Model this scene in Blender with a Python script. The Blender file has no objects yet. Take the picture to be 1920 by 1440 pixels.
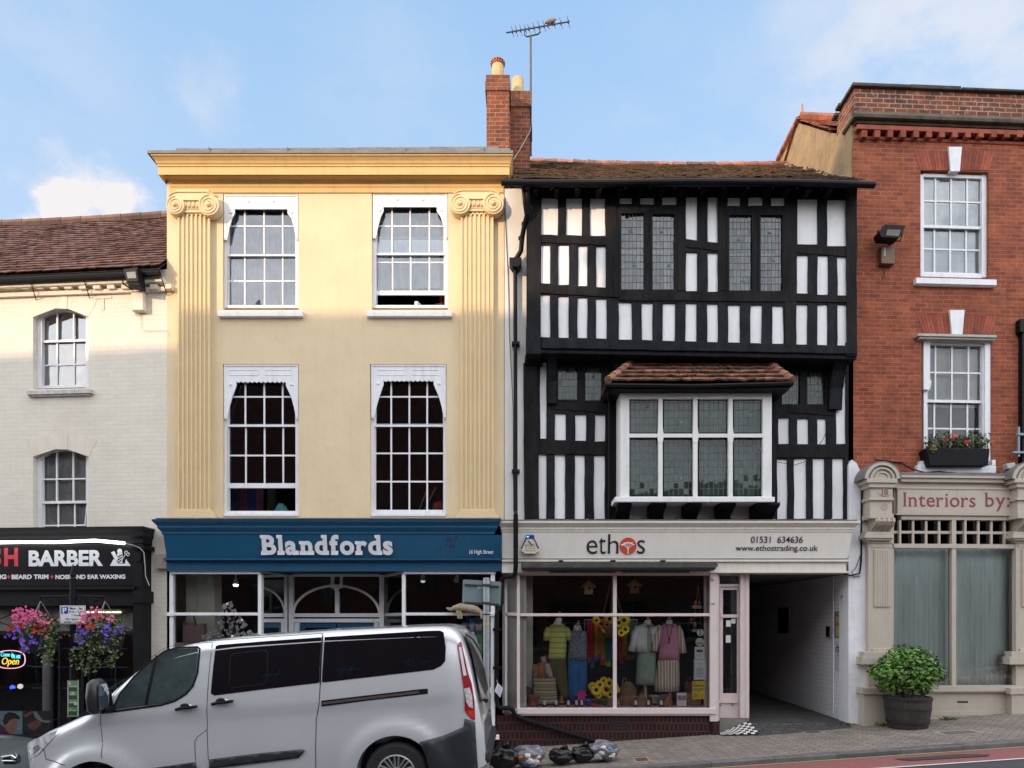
import bpy, bmesh, math, random
from mathutils import Vector, Matrix, noise
R = random.Random(7)
SC = bpy.context.scene
COL = SC.collection
PI = math.pi
# ---------------------------------------------------------------- camera, sky, sun, exposure
F, D, CX, HY, ZE = 1260.0, 12.0, 980.0, 1165.0, 2.235
cam_d = bpy.data.cameras.new("camera")
cam = bpy.data.objects.new("camera", cam_d); COL.objects.link(cam); SC.camera = cam
cam_d.sensor_width = 36.0; cam_d.lens = 36.0 * F / 1920.0
cam_d.shift_x = (960 - CX) / 1920.0; cam_d.shift_y = (HY - 720) / 1920.0
cam_d.clip_start = .05; cam_d.clip_end = 3000
cam.location = (0, -D, ZE); cam.rotation_euler = (PI / 2, 0, 0)
SUN_AZ, SUN_EL = math.radians(40), math.radians(12)      # to the left of the street normal, low evening sun
world = bpy.data.worlds.new("World"); SC.world = world; world.use_nodes = True
def make_world():
    nt = world.node_tree; N = nt.nodes; L = nt.links
    N.clear()
    out = N.new('ShaderNodeOutputWorld'); bg = N.new('ShaderNodeBackground')
    sky = N.new('ShaderNodeTexSky'); sky.sky_type = 'NISHITA'; sky.sun_disc = False
    sky.sun_elevation = SUN_EL; sky.sun_rotation = PI + SUN_AZ
    sky.air_density = 1.0; sky.dust_density = .6; sky.ozone_density = 1.5; sky.altitude = 50
    bg.inputs[1].default_value = .15
    tc = N.new('ShaderNodeTexCoord')
    nz = N.new('ShaderNodeTexNoise'); nz.inputs['Scale'].default_value = 7; nz.inputs['Detail'].default_value = 7; nz.inputs['Roughness'].default_value = .6
    mp = N.new('ShaderNodeMapping'); mp.inputs['Scale'].default_value = (1, 1, 1.9)
    L.new(tc.outputs['Generated'], mp.inputs[0]); L.new(mp.outputs[0], nz.inputs['Vector'])
    total = None
    wn = N.new('ShaderNodeTexNoise'); wn.inputs['Scale'].default_value = 14; wn.inputs['Detail'].default_value = 6; wn.inputs['Roughness'].default_value = .62; L.new(tc.outputs['Generated'], wn.inputs['Vector'])
    w0 = N.new('ShaderNodeVectorMath'); w0.operation = 'SUBTRACT'; L.new(wn.outputs['Color'], w0.inputs[0]); w0.inputs[1].default_value = (.5, .5, .5)
    w1 = N.new('ShaderNodeVectorMath'); w1.operation = 'SCALE'; w1.inputs['Scale'].default_value = .13; L.new(w0.outputs[0], w1.inputs[0])
    vn = N.new('ShaderNodeVectorMath'); vn.operation = 'NORMALIZE'; L.new(tc.outputs['Generated'], vn.inputs[0])
    wa = N.new('ShaderNodeVectorMath'); L.new(vn.outputs[0], wa.inputs[0]); L.new(w1.outputs[0], wa.inputs[1])
    # cloud banks: direction, angular size, strength
    for (px, py, size, w) in [(1720, 70, .18, .36), (1560, 75, .12, .32), (1860, 60, .17, .40), (165, 392, .062, 2.2), (85, 350, .04, .6), (110, 400, .05, 1.6), (235, 395, .045, 1.6),
                              (395, 170, .05, .34), (20, 30, .16, .12), (720, 130, .14, .16), (1300, 250, .2, .15), (60, 200, .2, .12)]:
        d = Vector(((px - CX) / F, 1, (HY - py) / F)).normalized()
        vd = N.new('ShaderNodeVectorMath'); vd.operation = 'DISTANCE'
        L.new(wa.outputs[0], vd.inputs[0]); vd.inputs[1].default_value = d
        mr = N.new('ShaderNodeMapRange'); mr.interpolation_type = 'SMOOTHSTEP'
        mr.inputs[1].default_value = 0; mr.inputs[2].default_value = size; mr.inputs[3].default_value = w; mr.inputs[4].default_value = 0
        L.new(vd.outputs['Value'], mr.inputs[0])
        if total is None: total = mr.outputs[0]
        else:
            ad = N.new('ShaderNodeMath'); ad.operation = 'ADD'; L.new(total, ad.inputs[0]); L.new(mr.outputs[0], ad.inputs[1]); total = ad.outputs[0]
    rp = N.new('ShaderNodeMapRange'); rp.interpolation_type = 'SMOOTHSTEP'
    rp.inputs[1].default_value = .28; rp.inputs[2].default_value = .62
    L.new(nz.outputs['Fac'], rp.inputs[0])
    mu = N.new('ShaderNodeMath'); mu.operation = 'MULTIPLY'; mu.use_clamp = True
    L.new(rp.outputs[0], mu.inputs[0]); L.new(total, mu.inputs[1])
    # bright cloud added out of view, overhead and west, to light the street
    sep = N.new('ShaderNodeSeparateXYZ'); L.new(tc.outputs['Generated'], sep.inputs[0])
    back = N.new('ShaderNodeMapRange'); back.interpolation_type = 'SMOOTHSTEP'; back.inputs[1].default_value = .62; back.inputs[2].default_value = .1; back.inputs[3].default_value = 0; back.inputs[4].default_value = 1
    L.new(sep.outputs['Y'], back.inputs[0])
    r2 = N.new('ShaderNodeMapRange'); r2.inputs[1].default_value = .3; r2.inputs[2].default_value = .7; r2.inputs[3].default_value = .45; r2.inputs[4].default_value = 1; L.new(nz.outputs['Fac'], r2.inputs[0])
    mb2 = N.new('ShaderNodeMath'); mb2.operation = 'MULTIPLY'; L.new(back.outputs[0], mb2.inputs[0]); L.new(r2.outputs[0], mb2.inputs[1])
    # pale haze added to brighten the eastern half of the sky
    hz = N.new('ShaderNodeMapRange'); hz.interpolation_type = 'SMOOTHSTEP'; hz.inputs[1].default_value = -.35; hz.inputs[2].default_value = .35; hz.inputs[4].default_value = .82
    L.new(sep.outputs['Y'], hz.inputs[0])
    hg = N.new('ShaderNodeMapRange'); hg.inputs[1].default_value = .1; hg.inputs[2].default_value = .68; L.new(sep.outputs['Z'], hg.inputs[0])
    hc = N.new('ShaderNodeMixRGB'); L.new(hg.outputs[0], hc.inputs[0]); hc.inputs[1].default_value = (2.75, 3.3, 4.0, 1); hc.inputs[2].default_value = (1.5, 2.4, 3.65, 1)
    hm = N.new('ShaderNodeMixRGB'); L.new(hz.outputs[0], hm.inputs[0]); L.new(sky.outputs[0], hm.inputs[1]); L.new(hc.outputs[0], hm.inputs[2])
    mix = N.new('ShaderNodeMixRGB'); L.new(mu.outputs[0], mix.inputs[0])
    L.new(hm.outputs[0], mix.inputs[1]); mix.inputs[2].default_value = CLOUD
    mix2 = N.new('ShaderNodeMixRGB'); L.new(mb2.outputs[0], mix2.inputs[0]); L.new(mix.outputs[0], mix2.inputs[1]); mix2.inputs[2].default_value = FILL_CLOUD; mix = mix2
    L.new(mix.outputs[0], bg.inputs[0]); L.new(bg.outputs[0], out.inputs[0])
CLOUD = (3.4, 3.3, 3.35, 1)
FILL_CLOUD = (9.9, 10.0, 10.3, 1)  # added unseen cloud, brightens the lower fronts and the ground
make_world()
sun_d = bpy.data.lights.new("sun", 'SUN'); sun_d.energy = 2.0; sun_d.angle = math.radians(.5); sun_d.color = (1, .72, .44)
sun = bpy.data.objects.new("sun", sun_d); COL.objects.link(sun)
LDIR = Vector((math.sin(SUN_AZ) * math.cos(SUN_EL), math.cos(SUN_AZ) * math.cos(SUN_EL), -math.sin(SUN_EL)))
sun.rotation_euler = LDIR.to_track_quat('-Z', 'Y').to_euler()
sun.location = -LDIR * 60
SC.view_settings.view_transform = 'Standard'; SC.view_settings.look = 'None'
SC.view_settings.gamma = 1; SC.view_settings.exposure = .86
SC.render.engine = 'CYCLES'
try:
    SC.cycles.max_bounces = 8; SC.cycles.transparent_max_bounces = 16; SC.cycles.caustics_reflective = False; SC.cycles.caustics_refractive = False
except Exception: pass

# ---------------------------------------------------------------- measuring: photo coordinates on a facade plane -> metres
YAW = [0.0, 0.0]                                          # pivot x and slope of the facade being built
def G(x): return .068 * x                                  # the street climbs to the right
def conv(px, py, d=0.0):
    k = (px - CX) / F; xp, m = YAW
    x = k * (D - d - m * xp) / (1 - m * k)
    dep = D - d + m * (x - xp)
    return x, ZE - (py - HY) * dep / F
def X(px, d=0.0): return conv(px, HY, d)[0]
def Z(py, d=0.0, px=None):
    return conv(CX if px is None and YAW[1] == 0 else (px if px is not None else CX), py, d)[1]

# ---------------------------------------------------------------- mesh building
ORG = {}
class MB:
    def __init__(s): s.v = []; s.f = []; s.m = []
    def add(s, vs, fs, m=0):
        b = len(s.v); s.v += [tuple(v) for v in vs]; s.f += [tuple(i + b for i in f) for f in fs]; s.m += [m] * len(fs)
    def box(s, x0, x1, y0, y1, z0, z1, m=0):
        if x0 > x1: x0, x1 = x1, x0
        if y0 > y1: y0, y1 = y1, y0
        if z0 > z1: z0, z1 = z1, z0
        s.add([(x0,y0,z0),(x1,y0,z0),(x1,y1,z0),(x0,y1,z0),(x0,y0,z1),(x1,y0,z1),(x1,y1,z1),(x0,y1,z1)],
              [(0,3,2,1),(4,5,6,7),(0,1,5,4),(1,2,6,5),(2,3,7,6),(3,0,4,7)], m)
    def pb(s, px0, px1, py0, py1, d0, d1, m=0):            # box given in photo coordinates, back depth d0, front depth d1
        mid = (px0 + px1) / 2
        s.box(X(px0, d1), X(px1, d1), -d1, -d0, Z(py1, d1, mid), Z(py0, d1, mid), m)
    def prism(s, pts, y0, y1, m=0):                        # (x,z) outline, extruded in y
        a = sum(pts[i][0]*pts[(i+1)%len(pts)][1]-pts[(i+1)%len(pts)][0]*pts[i][1] for i in range(len(pts)))
        if a < 0: pts = pts[::-1]
        if y0 > y1: y0, y1 = y1, y0
        n = len(pts)
        s.add([(x,y0,z) for x,z in pts]+[(x,y1,z) for x,z in pts],
              [tuple(range(n)), tuple(range(2*n-1,n-1,-1))]+[(i,i+n,(i+1)%n+n,(i+1)%n) for i in range(n)], m)
    def pp(s, pts, d0, d1, m=0): s.prism([conv(a, b, d1) for a, b in pts], -d1, -d0, m)
    def prism_x(s, pts, x0, x1, m=0):                      # (y,z) outline, extruded in x
        n = len(pts)
        s.add([(x0,y,z) for y,z in pts]+[(x1,y,z) for y,z in pts],
              [tuple(range(n)), tuple(range(2*n-1,n-1,-1))]+[(i,(i+1)%n,(i+1)%n+n,i+n) for i in range(n)], m)
    def tube(s, pts, r, n=8, m=0, cap=True, closed=False):
        pts = [Vector(p) for p in pts]; k = len(pts)
        rs = r if isinstance(r, (list, tuple)) else [r] * k
        up = Vector((0, 0, 1)); rings = []; pu = None
        for i, p in enumerate(pts):
            a = pts[i-1] if i else (pts[-1] if closed else p); b = pts[(i+1) % k] if (i < k-1 or closed) else p
            t = (b - a)
            t = t.normalized() if t.length > 1e-9 else Vector((0,0,1))
            if pu is None: pu = up if abs(t.dot(up)) < .95 else Vector((0,1,0))
            u = (pu - t * pu.dot(t))
            if u.length < 1e-6: u = Vector((1,0,0)) - t * t.x
            u.normalize(); w = t.cross(u); pu = u
            rings.append([p + (u*math.cos(2*PI*j/n) + w*math.sin(2*PI*j/n))*rs[i] for j in range(n)])
        vs = [v for g in rings for v in g]; fs = []
        for i in range(k if closed else k-1):
            for j in range(n):
                a, b = i*n+j, i*n+(j+1)%n; c, d = ((i+1)%k)*n+(j+1)%n, ((i+1)%k)*n+j
                fs.append((a, b, c, d))
        if cap and not closed: fs += [tuple(range(n-1,-1,-1)), tuple((k-1)*n+j for j in range(n))]
        s.add(vs, fs, m)
    def loft(s, rings, n=20, m=0, cap=True, pleat=0, amp=0, ph=0):   # rings of (x,y,z,rx,ry)
        vs = []
        for (x,y,z,rx,ry) in rings:
            for j in range(n):
                t = 2*PI*j/n; q = 1 + amp*math.cos(pleat*t+ph)
                vs.append((x+rx*q*math.cos(t), y+ry*q*math.sin(t), z))
        k = len(rings); fs = []
        for i in range(k-1):
            for j in range(n): fs.append((i*n+j, i*n+(j+1)%n, (i+1)*n+(j+1)%n, (i+1)*n+j))
        if cap: fs += [tuple(range(n-1,-1,-1)), tuple((k-1)*n+j for j in range(n))]
        s.add(vs, fs, m)
    def lathe(s, prof, c, n=20, m=0):                      # profile (r,z) about the vertical through c
        s.loft([(c[0], c[1], c[2]+z, r, r) for r, z in prof], n, m)
    def lathe_y(s, prof, c, n=20, m=0):                    # profile (r, towards the street) about an axis across the street
        vs = []; k = len(prof)
        for r, q in prof:
            for j in range(n): t = 2*PI*j/n; vs.append((c[0]+r*math.cos(t), c[1]-q, c[2]+r*math.sin(t)))
        fs = [(i*n+j, i*n+(j+1)%n, (i+1)*n+(j+1)%n, (i+1)*n+j) for i in range(k-1) for j in range(n)]
        fs += [tuple(range(n-1,-1,-1)), tuple((k-1)*n+j for j in range(n))]
        s.add(vs, fs, m)
    def sph(s, c, rx, ry=None, rz=None, n=10, k=7, m=0, jit=0):
        ry = rx if ry is None else ry; rz = rx if rz is None else rz
        vs = [(c[0],c[1],c[2]-rz)]; 
        for i in range(1, k):
            p = -PI/2 + PI*i/k
            for j in range(n):
                t = 2*PI*j/n; q = 1 + (R.uniform(-jit, jit) if jit else 0)
                vs.append((c[0]+rx*q*math.cos(p)*math.cos(t), c[1]+ry*q*math.cos(p)*math.sin(t), c[2]+rz*q*math.sin(p)))
        vs.append((c[0],c[1],c[2]+rz)); fs = []
        for j in range(n): fs.append((0, 1+(j+1)%n, 1+j))
        for i in range(k-2):
            for j in range(n): fs.append((1+i*n+j, 1+i*n+(j+1)%n, 1+(i+1)*n+(j+1)%n, 1+(i+1)*n+j))
        e = len(vs)-1
        for j in range(n): fs.append((e, 1+(k-2)*n+j, 1+(k-2)*n+(j+1)%n))
        s.add(vs, fs, m)
    def mould(s, prof, x0, x1, d, back, side=1.0, m=0):    # prof (outset,z): a moulding with mitred returns at both ends
        n = len(prof); rows = []
        for o, z in prof:
            rows.append([(x0-o*side, back, z), (x0-o*side, -d-o, z), (x1+o*side, -d-o, z), (x1+o*side, back, z)])
        vs = [p for r in rows for p in r]
        fs = [(i*4+j, i*4+j+1, (i+1)*4+j+1, (i+1)*4+j) for i in range(n-1) for j in range(3)]
        fs += [(0,3,2,1), tuple((n-1)*4+j for j in range(4))]
        fs += [tuple([i*4 for i in range(n)] + [i*4+3 for i in range(n-1,-1,-1)])]
        s.add(vs, fs, m)
    def holes(s, x0, x1, z0, z1, y, hs, rev, m=0, mr=None, sub=0):   # a wall face at y with openings and their reveals
        mr = m if mr is None else mr
        xs = sorted(set([x0, x1] + [min(max(h[i], x0), x1) for h in hs for i in (0, 1)]))
        zs = sorted(set([z0, z1] + [min(max(h[i], z0), z1) for h in hs for i in (2, 3)]))
        def dens(a):
            if not sub: return a
            o = [a[0]]
            for p, q in zip(a, a[1:]):
                k = max(1, int((q-p)/sub))
                o += [p+(q-p)*i/k for i in range(1, k+1)]
            return o
        xs, zs = dens(xs), dens(zs); nx, nz = len(xs), len(zs)
        b = {}; vs = []; fs = []; ms = []
        def vert(i, k, back):
            key = (i, k, back)
            if key not in b: b[key] = len(vs); vs.append((xs[i], y + (rev if back else 0), zs[k]))
            return b[key]
        def hole(i, k):
            if i < 0 or k < 0 or i >= nx-1 or k >= nz-1: return None
            cx, cz = (xs[i]+xs[i+1])/2, (zs[k]+zs[k+1])/2
            return any(h[0] < cx < h[1] and h[2] < cz < h[3] for h in hs)
        for i in range(nx-1):
            for k in range(nz-1):
                if hole(i, k) is False:
                    fs.append((vert(i,k,0), vert(i+1,k,0), vert(i+1,k+1,0), vert(i,k+1,0))); ms.append(m)
                    for (ii,kk,e) in ((i-1,k,((i,k),(i,k+1))),(i+1,k,((i+1,k+1),(i+1,k))),(i,k-1,((i+1,k),(i,k))),(i,k+1,((i,k+1),(i+1,k+1)))):
                        if hole(ii,kk) or (hole(ii,kk) is None):
                            (a0,a1),(b0,b1) = e
                            fs.append((vert(b0,b1,0), vert(a0,a1,0), vert(a0,a1,1), vert(b0,b1,1))[::-1]); ms.append(mr)
        o = len(s.v); s.v += vs; s.f += [tuple(i+o for i in f) for f in fs]; s.m += ms
    def build(s, name, mats, parent=None, smooth=False, local=False, bev=0, warp=None, subd=0):
        me = bpy.data.meshes.new(name)
        vs = s.v
        if warp: vs = [warp(*v) for v in vs]
        if YAW[1] and not local: vs = [(x, y + YAW[1]*(x-YAW[0]), z) for x, y, z in vs]
        me.from_pydata(vs, [], s.f)
        for m in (mats if isinstance(mats, (list, tuple)) else [mats]): me.materials.append(m)
        me.polygons.foreach_set('material_index', s.m)
        if smooth: me.polygons.foreach_set('use_smooth', [True]*len(s.f))
        me.update()
        o = bpy.data.objects.new(name, me); COL.objects.link(o)
        ORG[o] = Vector((0,0,0))
        if parent is not None:
            o.parent = parent
            if local: ORG[o] = ORG[parent].copy()
            else: o.location = -ORG[parent]
        if bev:
            b = o.modifiers.new('bevel', 'BEVEL'); b.width = bev; b.segments = 2; b.limit_method = 'ANGLE'; b.angle_limit = .6
        if subd:
            q = o.modifiers.new('smooth', 'SUBSURF'); q.levels = q.render_levels = subd
        return o
def tag(o, label=None, cat=None, group=None, kind=None):
    if label: o['label'] = label
    if cat: o['category'] = cat
    if group: o['group'] = group
    if kind: o['kind'] = kind
    return o
def thing(name, loc, label, cat, group=None):
    o = bpy.data.objects.new(name, None); o.empty_display_size = .2; COL.objects.link(o)
    o.location = loc; ORG[o] = Vector(loc)
    return tag(o, label, cat, group)
def struct(name, mb, mat, **k):
    return tag(mb.build(name, mat, **k), kind='structure')
def frame(mb, px0, px1, py0, py1, w, d0, d1, m=0, wb=None):
    wb = wb or w
    mb.pb(px0, px0+w, py0, py1, d0, d1, m); mb.pb(px1-w, px1, py0, py1, d0, d1, m)
    mb.pb(px0+w, px1-w, py0, py0+w, d0, d1-.003, m); mb.pb(px0+w, px1-w, py1-wb, py1, d0, d1-.003, m)
def pane(mb, px0, px1, py0, py1, d, m=0, tilt=0):
    x0, x1 = X(px0, d), X(px1, d); mid = (px0+px1)/2; z0, z1 = Z(py1, d, mid), Z(py0, d, mid)
    j = lambda: R.uniform(-tilt, tilt)
    a = j(); b = j()
    mb.add([(x0,-d-a-b,z0),(x1,-d+a-b,z0),(x1,-d+a+b,z1),(x0,-d-a+b,z1)], [(0,1,2,3)], m)
def curtain(mb, px0, px1, py0, py1, d, folds=8, amp=.02, m=0):
    n = folds*6; x0, x1 = X(px0, d), X(px1, d); z0, z1 = Z(py1, d, (px0+px1)/2), Z(py0, d, (px0+px1)/2)
    vs = []; fs = []
    for i in range(n+1):
        x = x0+(x1-x0)*i/n; y = -d + amp*math.sin(2*PI*folds*i/n + .7*math.sin(i*.37))
        vs += [(x, y, z0), (x, y*.5-d*.5, z1)]
    fs = [(2*i, 2*i+2, 2*i+3, 2*i+1) for i in range(n)]
    mb.add(vs, fs, m)
def tile_rows(mb, e0, e1, r0, r1, rows, tw, th=.014, jit=.004, sag=None, flip=False):   # corners eave-left, eave-right, ridge-left, ridge-right
    e0, e1, r0, r1 = map(Vector, (e0, e1, r0, r1))
    def P(u, v):
        p = (e0*(1-u)+e1*u)*(1-v) + (r0*(1-u)+r1*u)*v
        if sag: p.z += sag(u, v)
        return p
    W = (e1-e0).length; nt = max(1, int(W/tw)); nrm = (e1-e0).cross(r0-e0).normalized()
    for r in range(rows):
        off = .5*(r % 2); v0 = r/rows; v1 = min(1, (r+1.25)/rows)
        for t in range(-1, nt+1):
            u0 = (t+off)/nt + .03/nt; u1 = (t+off+1)/nt - .03/nt
            u0, u1 = max(0, u0), min(1, u1)
            if u1-u0 < .15/nt: continue
            a, b, c, d = P(u0,v0), P(u1,v0), P(u1,v1), P(u0,v1)
            h0 = th*1.5+R.uniform(0,jit); k = R.uniform(-jit, jit)
            A, B = a+nrm*(h0+k), b+nrm*(h0-k); C, E = c+nrm*.001, d+nrm*.001
            A2, B2 = a+nrm*(h0+k-th), b+nrm*(h0-k-th)
            mb.add([A,B,C,E,A2,B2], [(0,1,2,3),(4,5,1,0),(4,0,3),(5,2,1)])

# ---------------------------------------------------------------- materials
def lin(c): return tuple(((v/255)/12.92 if v/255 <= .04045 else ((v/255+.055)/1.055)**2.4) for v in c)
MATS = {}
def M(name, c, rough=.6, metal=0, spec=.5, var=.14, vs=5., bump=0, bs=50, c2=None, isl=0, dirt=0, dcol=(.06,.05,.04), coat=0, em=None, ems=0, stretch=None, wave=None, c3=None):
    if name in MATS: return MATS[name]
    m = bpy.data.materials.new(name); m.use_nodes = True; MATS[name] = m
    nt = m.node_tree; N = nt.nodes; L = nt.links; p = N['Principled BSDF']
    p.inputs['Roughness'].default_value = rough; p.inputs['Metallic'].default_value = metal
    p.inputs['Specular IOR Level'].default_value = spec; p.inputs['Coat Weight'].default_value = coat; p.inputs['Coat Roughness'].default_value = .08
    tc = N.new('ShaderNodeTexCoord'); src = tc.outputs['Object']
    if stretch:
        mp = N.new('ShaderNodeMapping'); mp.inputs['Scale'].default_value = stretch; L.new(src, mp.inputs[0]); src = mp.outputs[0]
    nz = N.new('ShaderNodeTexNoise'); nz.inputs['Scale'].default_value = vs; nz.inputs['Detail'].default_value = 6; nz.inputs['Roughness'].default_value = .65
    L.new(src, nz.inputs['Vector'])
    ct = N.new('ShaderNodeMapRange'); ct.inputs[1].default_value = .3; ct.inputs[2].default_value = .7; L.new(nz.outputs['Fac'], ct.inputs[0])
    mx = N.new('ShaderNodeMixRGB'); L.new(ct.outputs[0], mx.inputs[0])
    ca = tuple(v*(1-var) for v in c); cb = c2 or tuple(min(1, v*(1+var)) for v in c)
    mx.inputs[1].default_value = (*ca, 1); mx.inputs[2].default_value = (*cb, 1)
    colr = mx.outputs[0]
    if c3:
        geo = N.new('ShaderNodeNewGeometry'); r3 = N.new('ShaderNodeMapRange'); r3.inputs[1].default_value = .55; r3.inputs[2].default_value = .8
        L.new(geo.outputs['Random Per Island'], r3.inputs[0]); m3 = N.new('ShaderNodeMixRGB'); L.new(r3.outputs[0], m3.inputs[0]); L.new(colr, m3.inputs[1]); m3.inputs[2].default_value = (*c3, 1); colr = m3.outputs[0]
    if isl:
        geo = N.new('ShaderNodeNewGeometry'); mr = N.new('ShaderNodeMapRange'); mr.inputs[3].default_value = 1-isl; mr.inputs[4].default_value = 1+isl
        L.new(geo.outputs['Random Per Island'], mr.inputs[0]); hs = N.new('ShaderNodeHueSaturation'); L.new(mr.outputs[0], hs.inputs['Value']); L.new(colr, hs.inputs['Color']); colr = hs.outputs[0]
    if dirt:
        mp = N.new('ShaderNodeMapping'); mp.inputs['Scale'].default_value = (7, 7, .8); L.new(tc.outputs['Object'], mp.inputs[0])
        n2 = N.new('ShaderNodeTexNoise'); n2.inputs['Scale'].default_value = 1.6; n2.inputs['Detail'].default_value = 8; n2.inputs['Roughness'].default_value = .7
        L.new(mp.outputs[0], n2.inputs['Vector']); rr = N.new('ShaderNodeMapRange'); rr.inputs[1].default_value = .5; rr.inputs[2].default_value = .78; rr.inputs[4].default_value = dirt
        L.new(n2.outputs['Fac'], rr.inputs[0]); md = N.new('ShaderNodeMixRGB'); L.new(rr.outputs[0], md.inputs[0]); L.new(colr, md.inputs[1]); md.inputs[2].default_value = (*dcol, 1); colr = md.outputs[0]
    L.new(colr, p.inputs['Base Color'])
    if bump:
        n3 = N.new('ShaderNodeTexNoise'); n3.inputs['Scale'].default_value = bs; n3.inputs['Detail'].default_value = 4; L.new(src, n3.inputs['Vector'])
        bp = N.new('ShaderNodeBump'); bp.inputs['Strength'].default_value = min(1, bump); bp.inputs['Distance'].default_value = .02*max(1, bump)
        L.new(n3.outputs['Fac'], bp.inputs['Height']); L.new(bp.outputs[0], p.inputs['Normal'])
    if em:
        p.inputs['Emission Color'].default_value = (*em, 1); p.inputs['Emission Strength'].default_value = ems
    return m
def brick(name, c1, c2, mortar, bw=.225, bh=.075, ms=.008, rough=.85, bump=.6, var=.3, dirt=.0, light=None, flat=False, dcol=(.05,.04,.035), offs=.5, ang=0, lightamt=.5):
    if name in MATS: return MATS[name]
    m = bpy.data.materials.new(name); m.use_nodes = True; MATS[name] = m
    nt = m.node_tree; N = nt.nodes; L = nt.links; p = N['Principled BSDF']; p.inputs['Roughness'].default_value = rough; p.inputs['Specular IOR Level'].default_value = .25
    tc = N.new('ShaderNodeTexCoord'); sp = N.new('ShaderNodeSeparateXYZ'); L.new(tc.outputs['Object'], sp.inputs[0])
    cb = N.new('ShaderNodeCombineXYZ')
    if flat: L.new(sp.outputs['X'], cb.inputs[0]); L.new(sp.outputs['Y'], cb.inputs[1])
    else:
        ad = N.new('ShaderNodeMath'); ad.operation = 'ADD'; L.new(sp.outputs['X'], ad.inputs[0]); L.new(sp.outputs['Y'], ad.inputs[1])
        L.new(ad.outputs[0], cb.inputs[0]); L.new(sp.outputs['Z'], cb.inputs[1])
    # hand laid: the courses wander a little
    wn = N.new('ShaderNodeTexNoise'); wn.inputs['Scale'].default_value = 2.2; wn.inputs['Detail'].default_value = 3; L.new(cb.outputs[0], wn.inputs['Vector'])
    vm = N.new('ShaderNodeVectorMath'); vm.operation = 'SCALE'; vm.inputs['Scale'].default_value = .02 if not flat else .01; L.new(wn.outputs['Color'], vm.inputs[0])
    va = N.new('ShaderNodeVectorMath'); L.new(cb.outputs[0], va.inputs[0]); L.new(vm.outputs[0], va.inputs[1])
    mp = N.new('ShaderNodeMapping'); mp.inputs['Rotation'].default_value = (0, 0, ang); L.new(va.outputs[0], mp.inputs[0])
    bt = N.new('ShaderNodeTexBrick'); L.new(mp.outputs[0], bt.inputs['Vector'])
    bt.inputs['Scale'].default_value = 1; bt.inputs['Brick Width'].default_value = bw; bt.inputs['Row Height'].default_value = bh; bt.inputs['Mortar Size'].default_value = ms
    bt.inputs['Mortar Smooth'].default_value = .3; bt.inputs['Bias'].default_value = 0; bt.offset = offs
    bt.inputs['Color1'].default_value = (*c1, 1); bt.inputs['Color2'].default_value = (*c2, 1); bt.inputs['Mortar'].default_value = (*mortar, 1)
    nz = N.new('ShaderNodeTexNoise'); nz.inputs['Scale'].default_value = 3.5; nz.inputs['Detail'].default_value = 9; nz.inputs['Roughness'].default_value = .75; L.new(cb.outputs[0], nz.inputs['Vector'])
    mr = N.new('ShaderNodeMapRange'); mr.inputs[1].default_value = .25; mr.inputs[2].default_value = .75; mr.inputs[3].default_value = 1-var; mr.inputs[4].default_value = 1+var; L.new(nz.outputs['Fac'], mr.inputs[0])
    hs = N.new('ShaderNodeHueSaturation'); L.new(mr.outputs[0], hs.inputs['Value']); L.new(bt.outputs['Color'], hs.inputs['Color']); colr = hs.outputs[0]
    if light:
        n4 = N.new('ShaderNodeTexNoise'); n4.inputs['Scale'].default_value = 9; n4.inputs['Detail'].default_value = 6; L.new(cb.outputs[0], n4.inputs['Vector'])
        r4 = N.new('ShaderNodeMapRange'); r4.inputs[1].default_value = .6; r4.inputs[2].default_value = .72; r4.inputs[4].default_value = lightamt; L.new(n4.outputs['Fac'], r4.inputs[0])
        m4 = N.new('ShaderNodeMixRGB'); L.new(r4.outputs[0], m4.inputs[0]); L.new(colr, m4.inputs[1]); m4.inputs[2].default_value = (*light, 1); colr = m4.outputs[0]
    if dirt:
        n5 = N.new('ShaderNodeTexNoise'); n5.inputs['Scale'].default_value = 1.1; n5.inputs['Detail'].default_value = 8; n5.inputs['Roughness'].default_value = .7; L.new(cb.outputs[0], n5.inputs['Vector'])
        r5 = N.new('ShaderNodeMapRange'); r5.inputs[1].default_value = .5; r5.inputs[2].default_value = .75; r5.inputs[4].default_value = dirt; L.new(n5.outputs['Fac'], r5.inputs[0])
        m5 = N.new('ShaderNodeMixRGB'); L.new(r5.outputs[0], m5.inputs[0]); L.new(colr, m5.inputs[1]); m5.inputs[2].default_value = (*dcol, 1); colr = m5.outputs[0]
    L.new(colr, p.inputs['Base Color'])
    n6 = N.new('ShaderNodeTexNoise'); n6.inputs['Scale'].default_value = 45; n6.inputs['Detail'].default_value = 4; L.new(cb.outputs[0], n6.inputs['Vector'])
    mm = N.new('ShaderNodeMath'); mm.operation = 'MULTIPLY_ADD'; L.new(bt.outputs['Fac'], mm.inputs[0]); mm.inputs[1].default_value = -1; L.new(n6.outputs['Fac'], mm.inputs[2])
    bp = N.new('ShaderNodeBump'); bp.inputs['Strength'].default_value = bump; bp.inputs['Distance'].default_value = .008; L.new(mm.outputs[0], bp.inputs['Height']); L.new(bp.outputs[0], p.inputs['Normal'])
    return m
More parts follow.
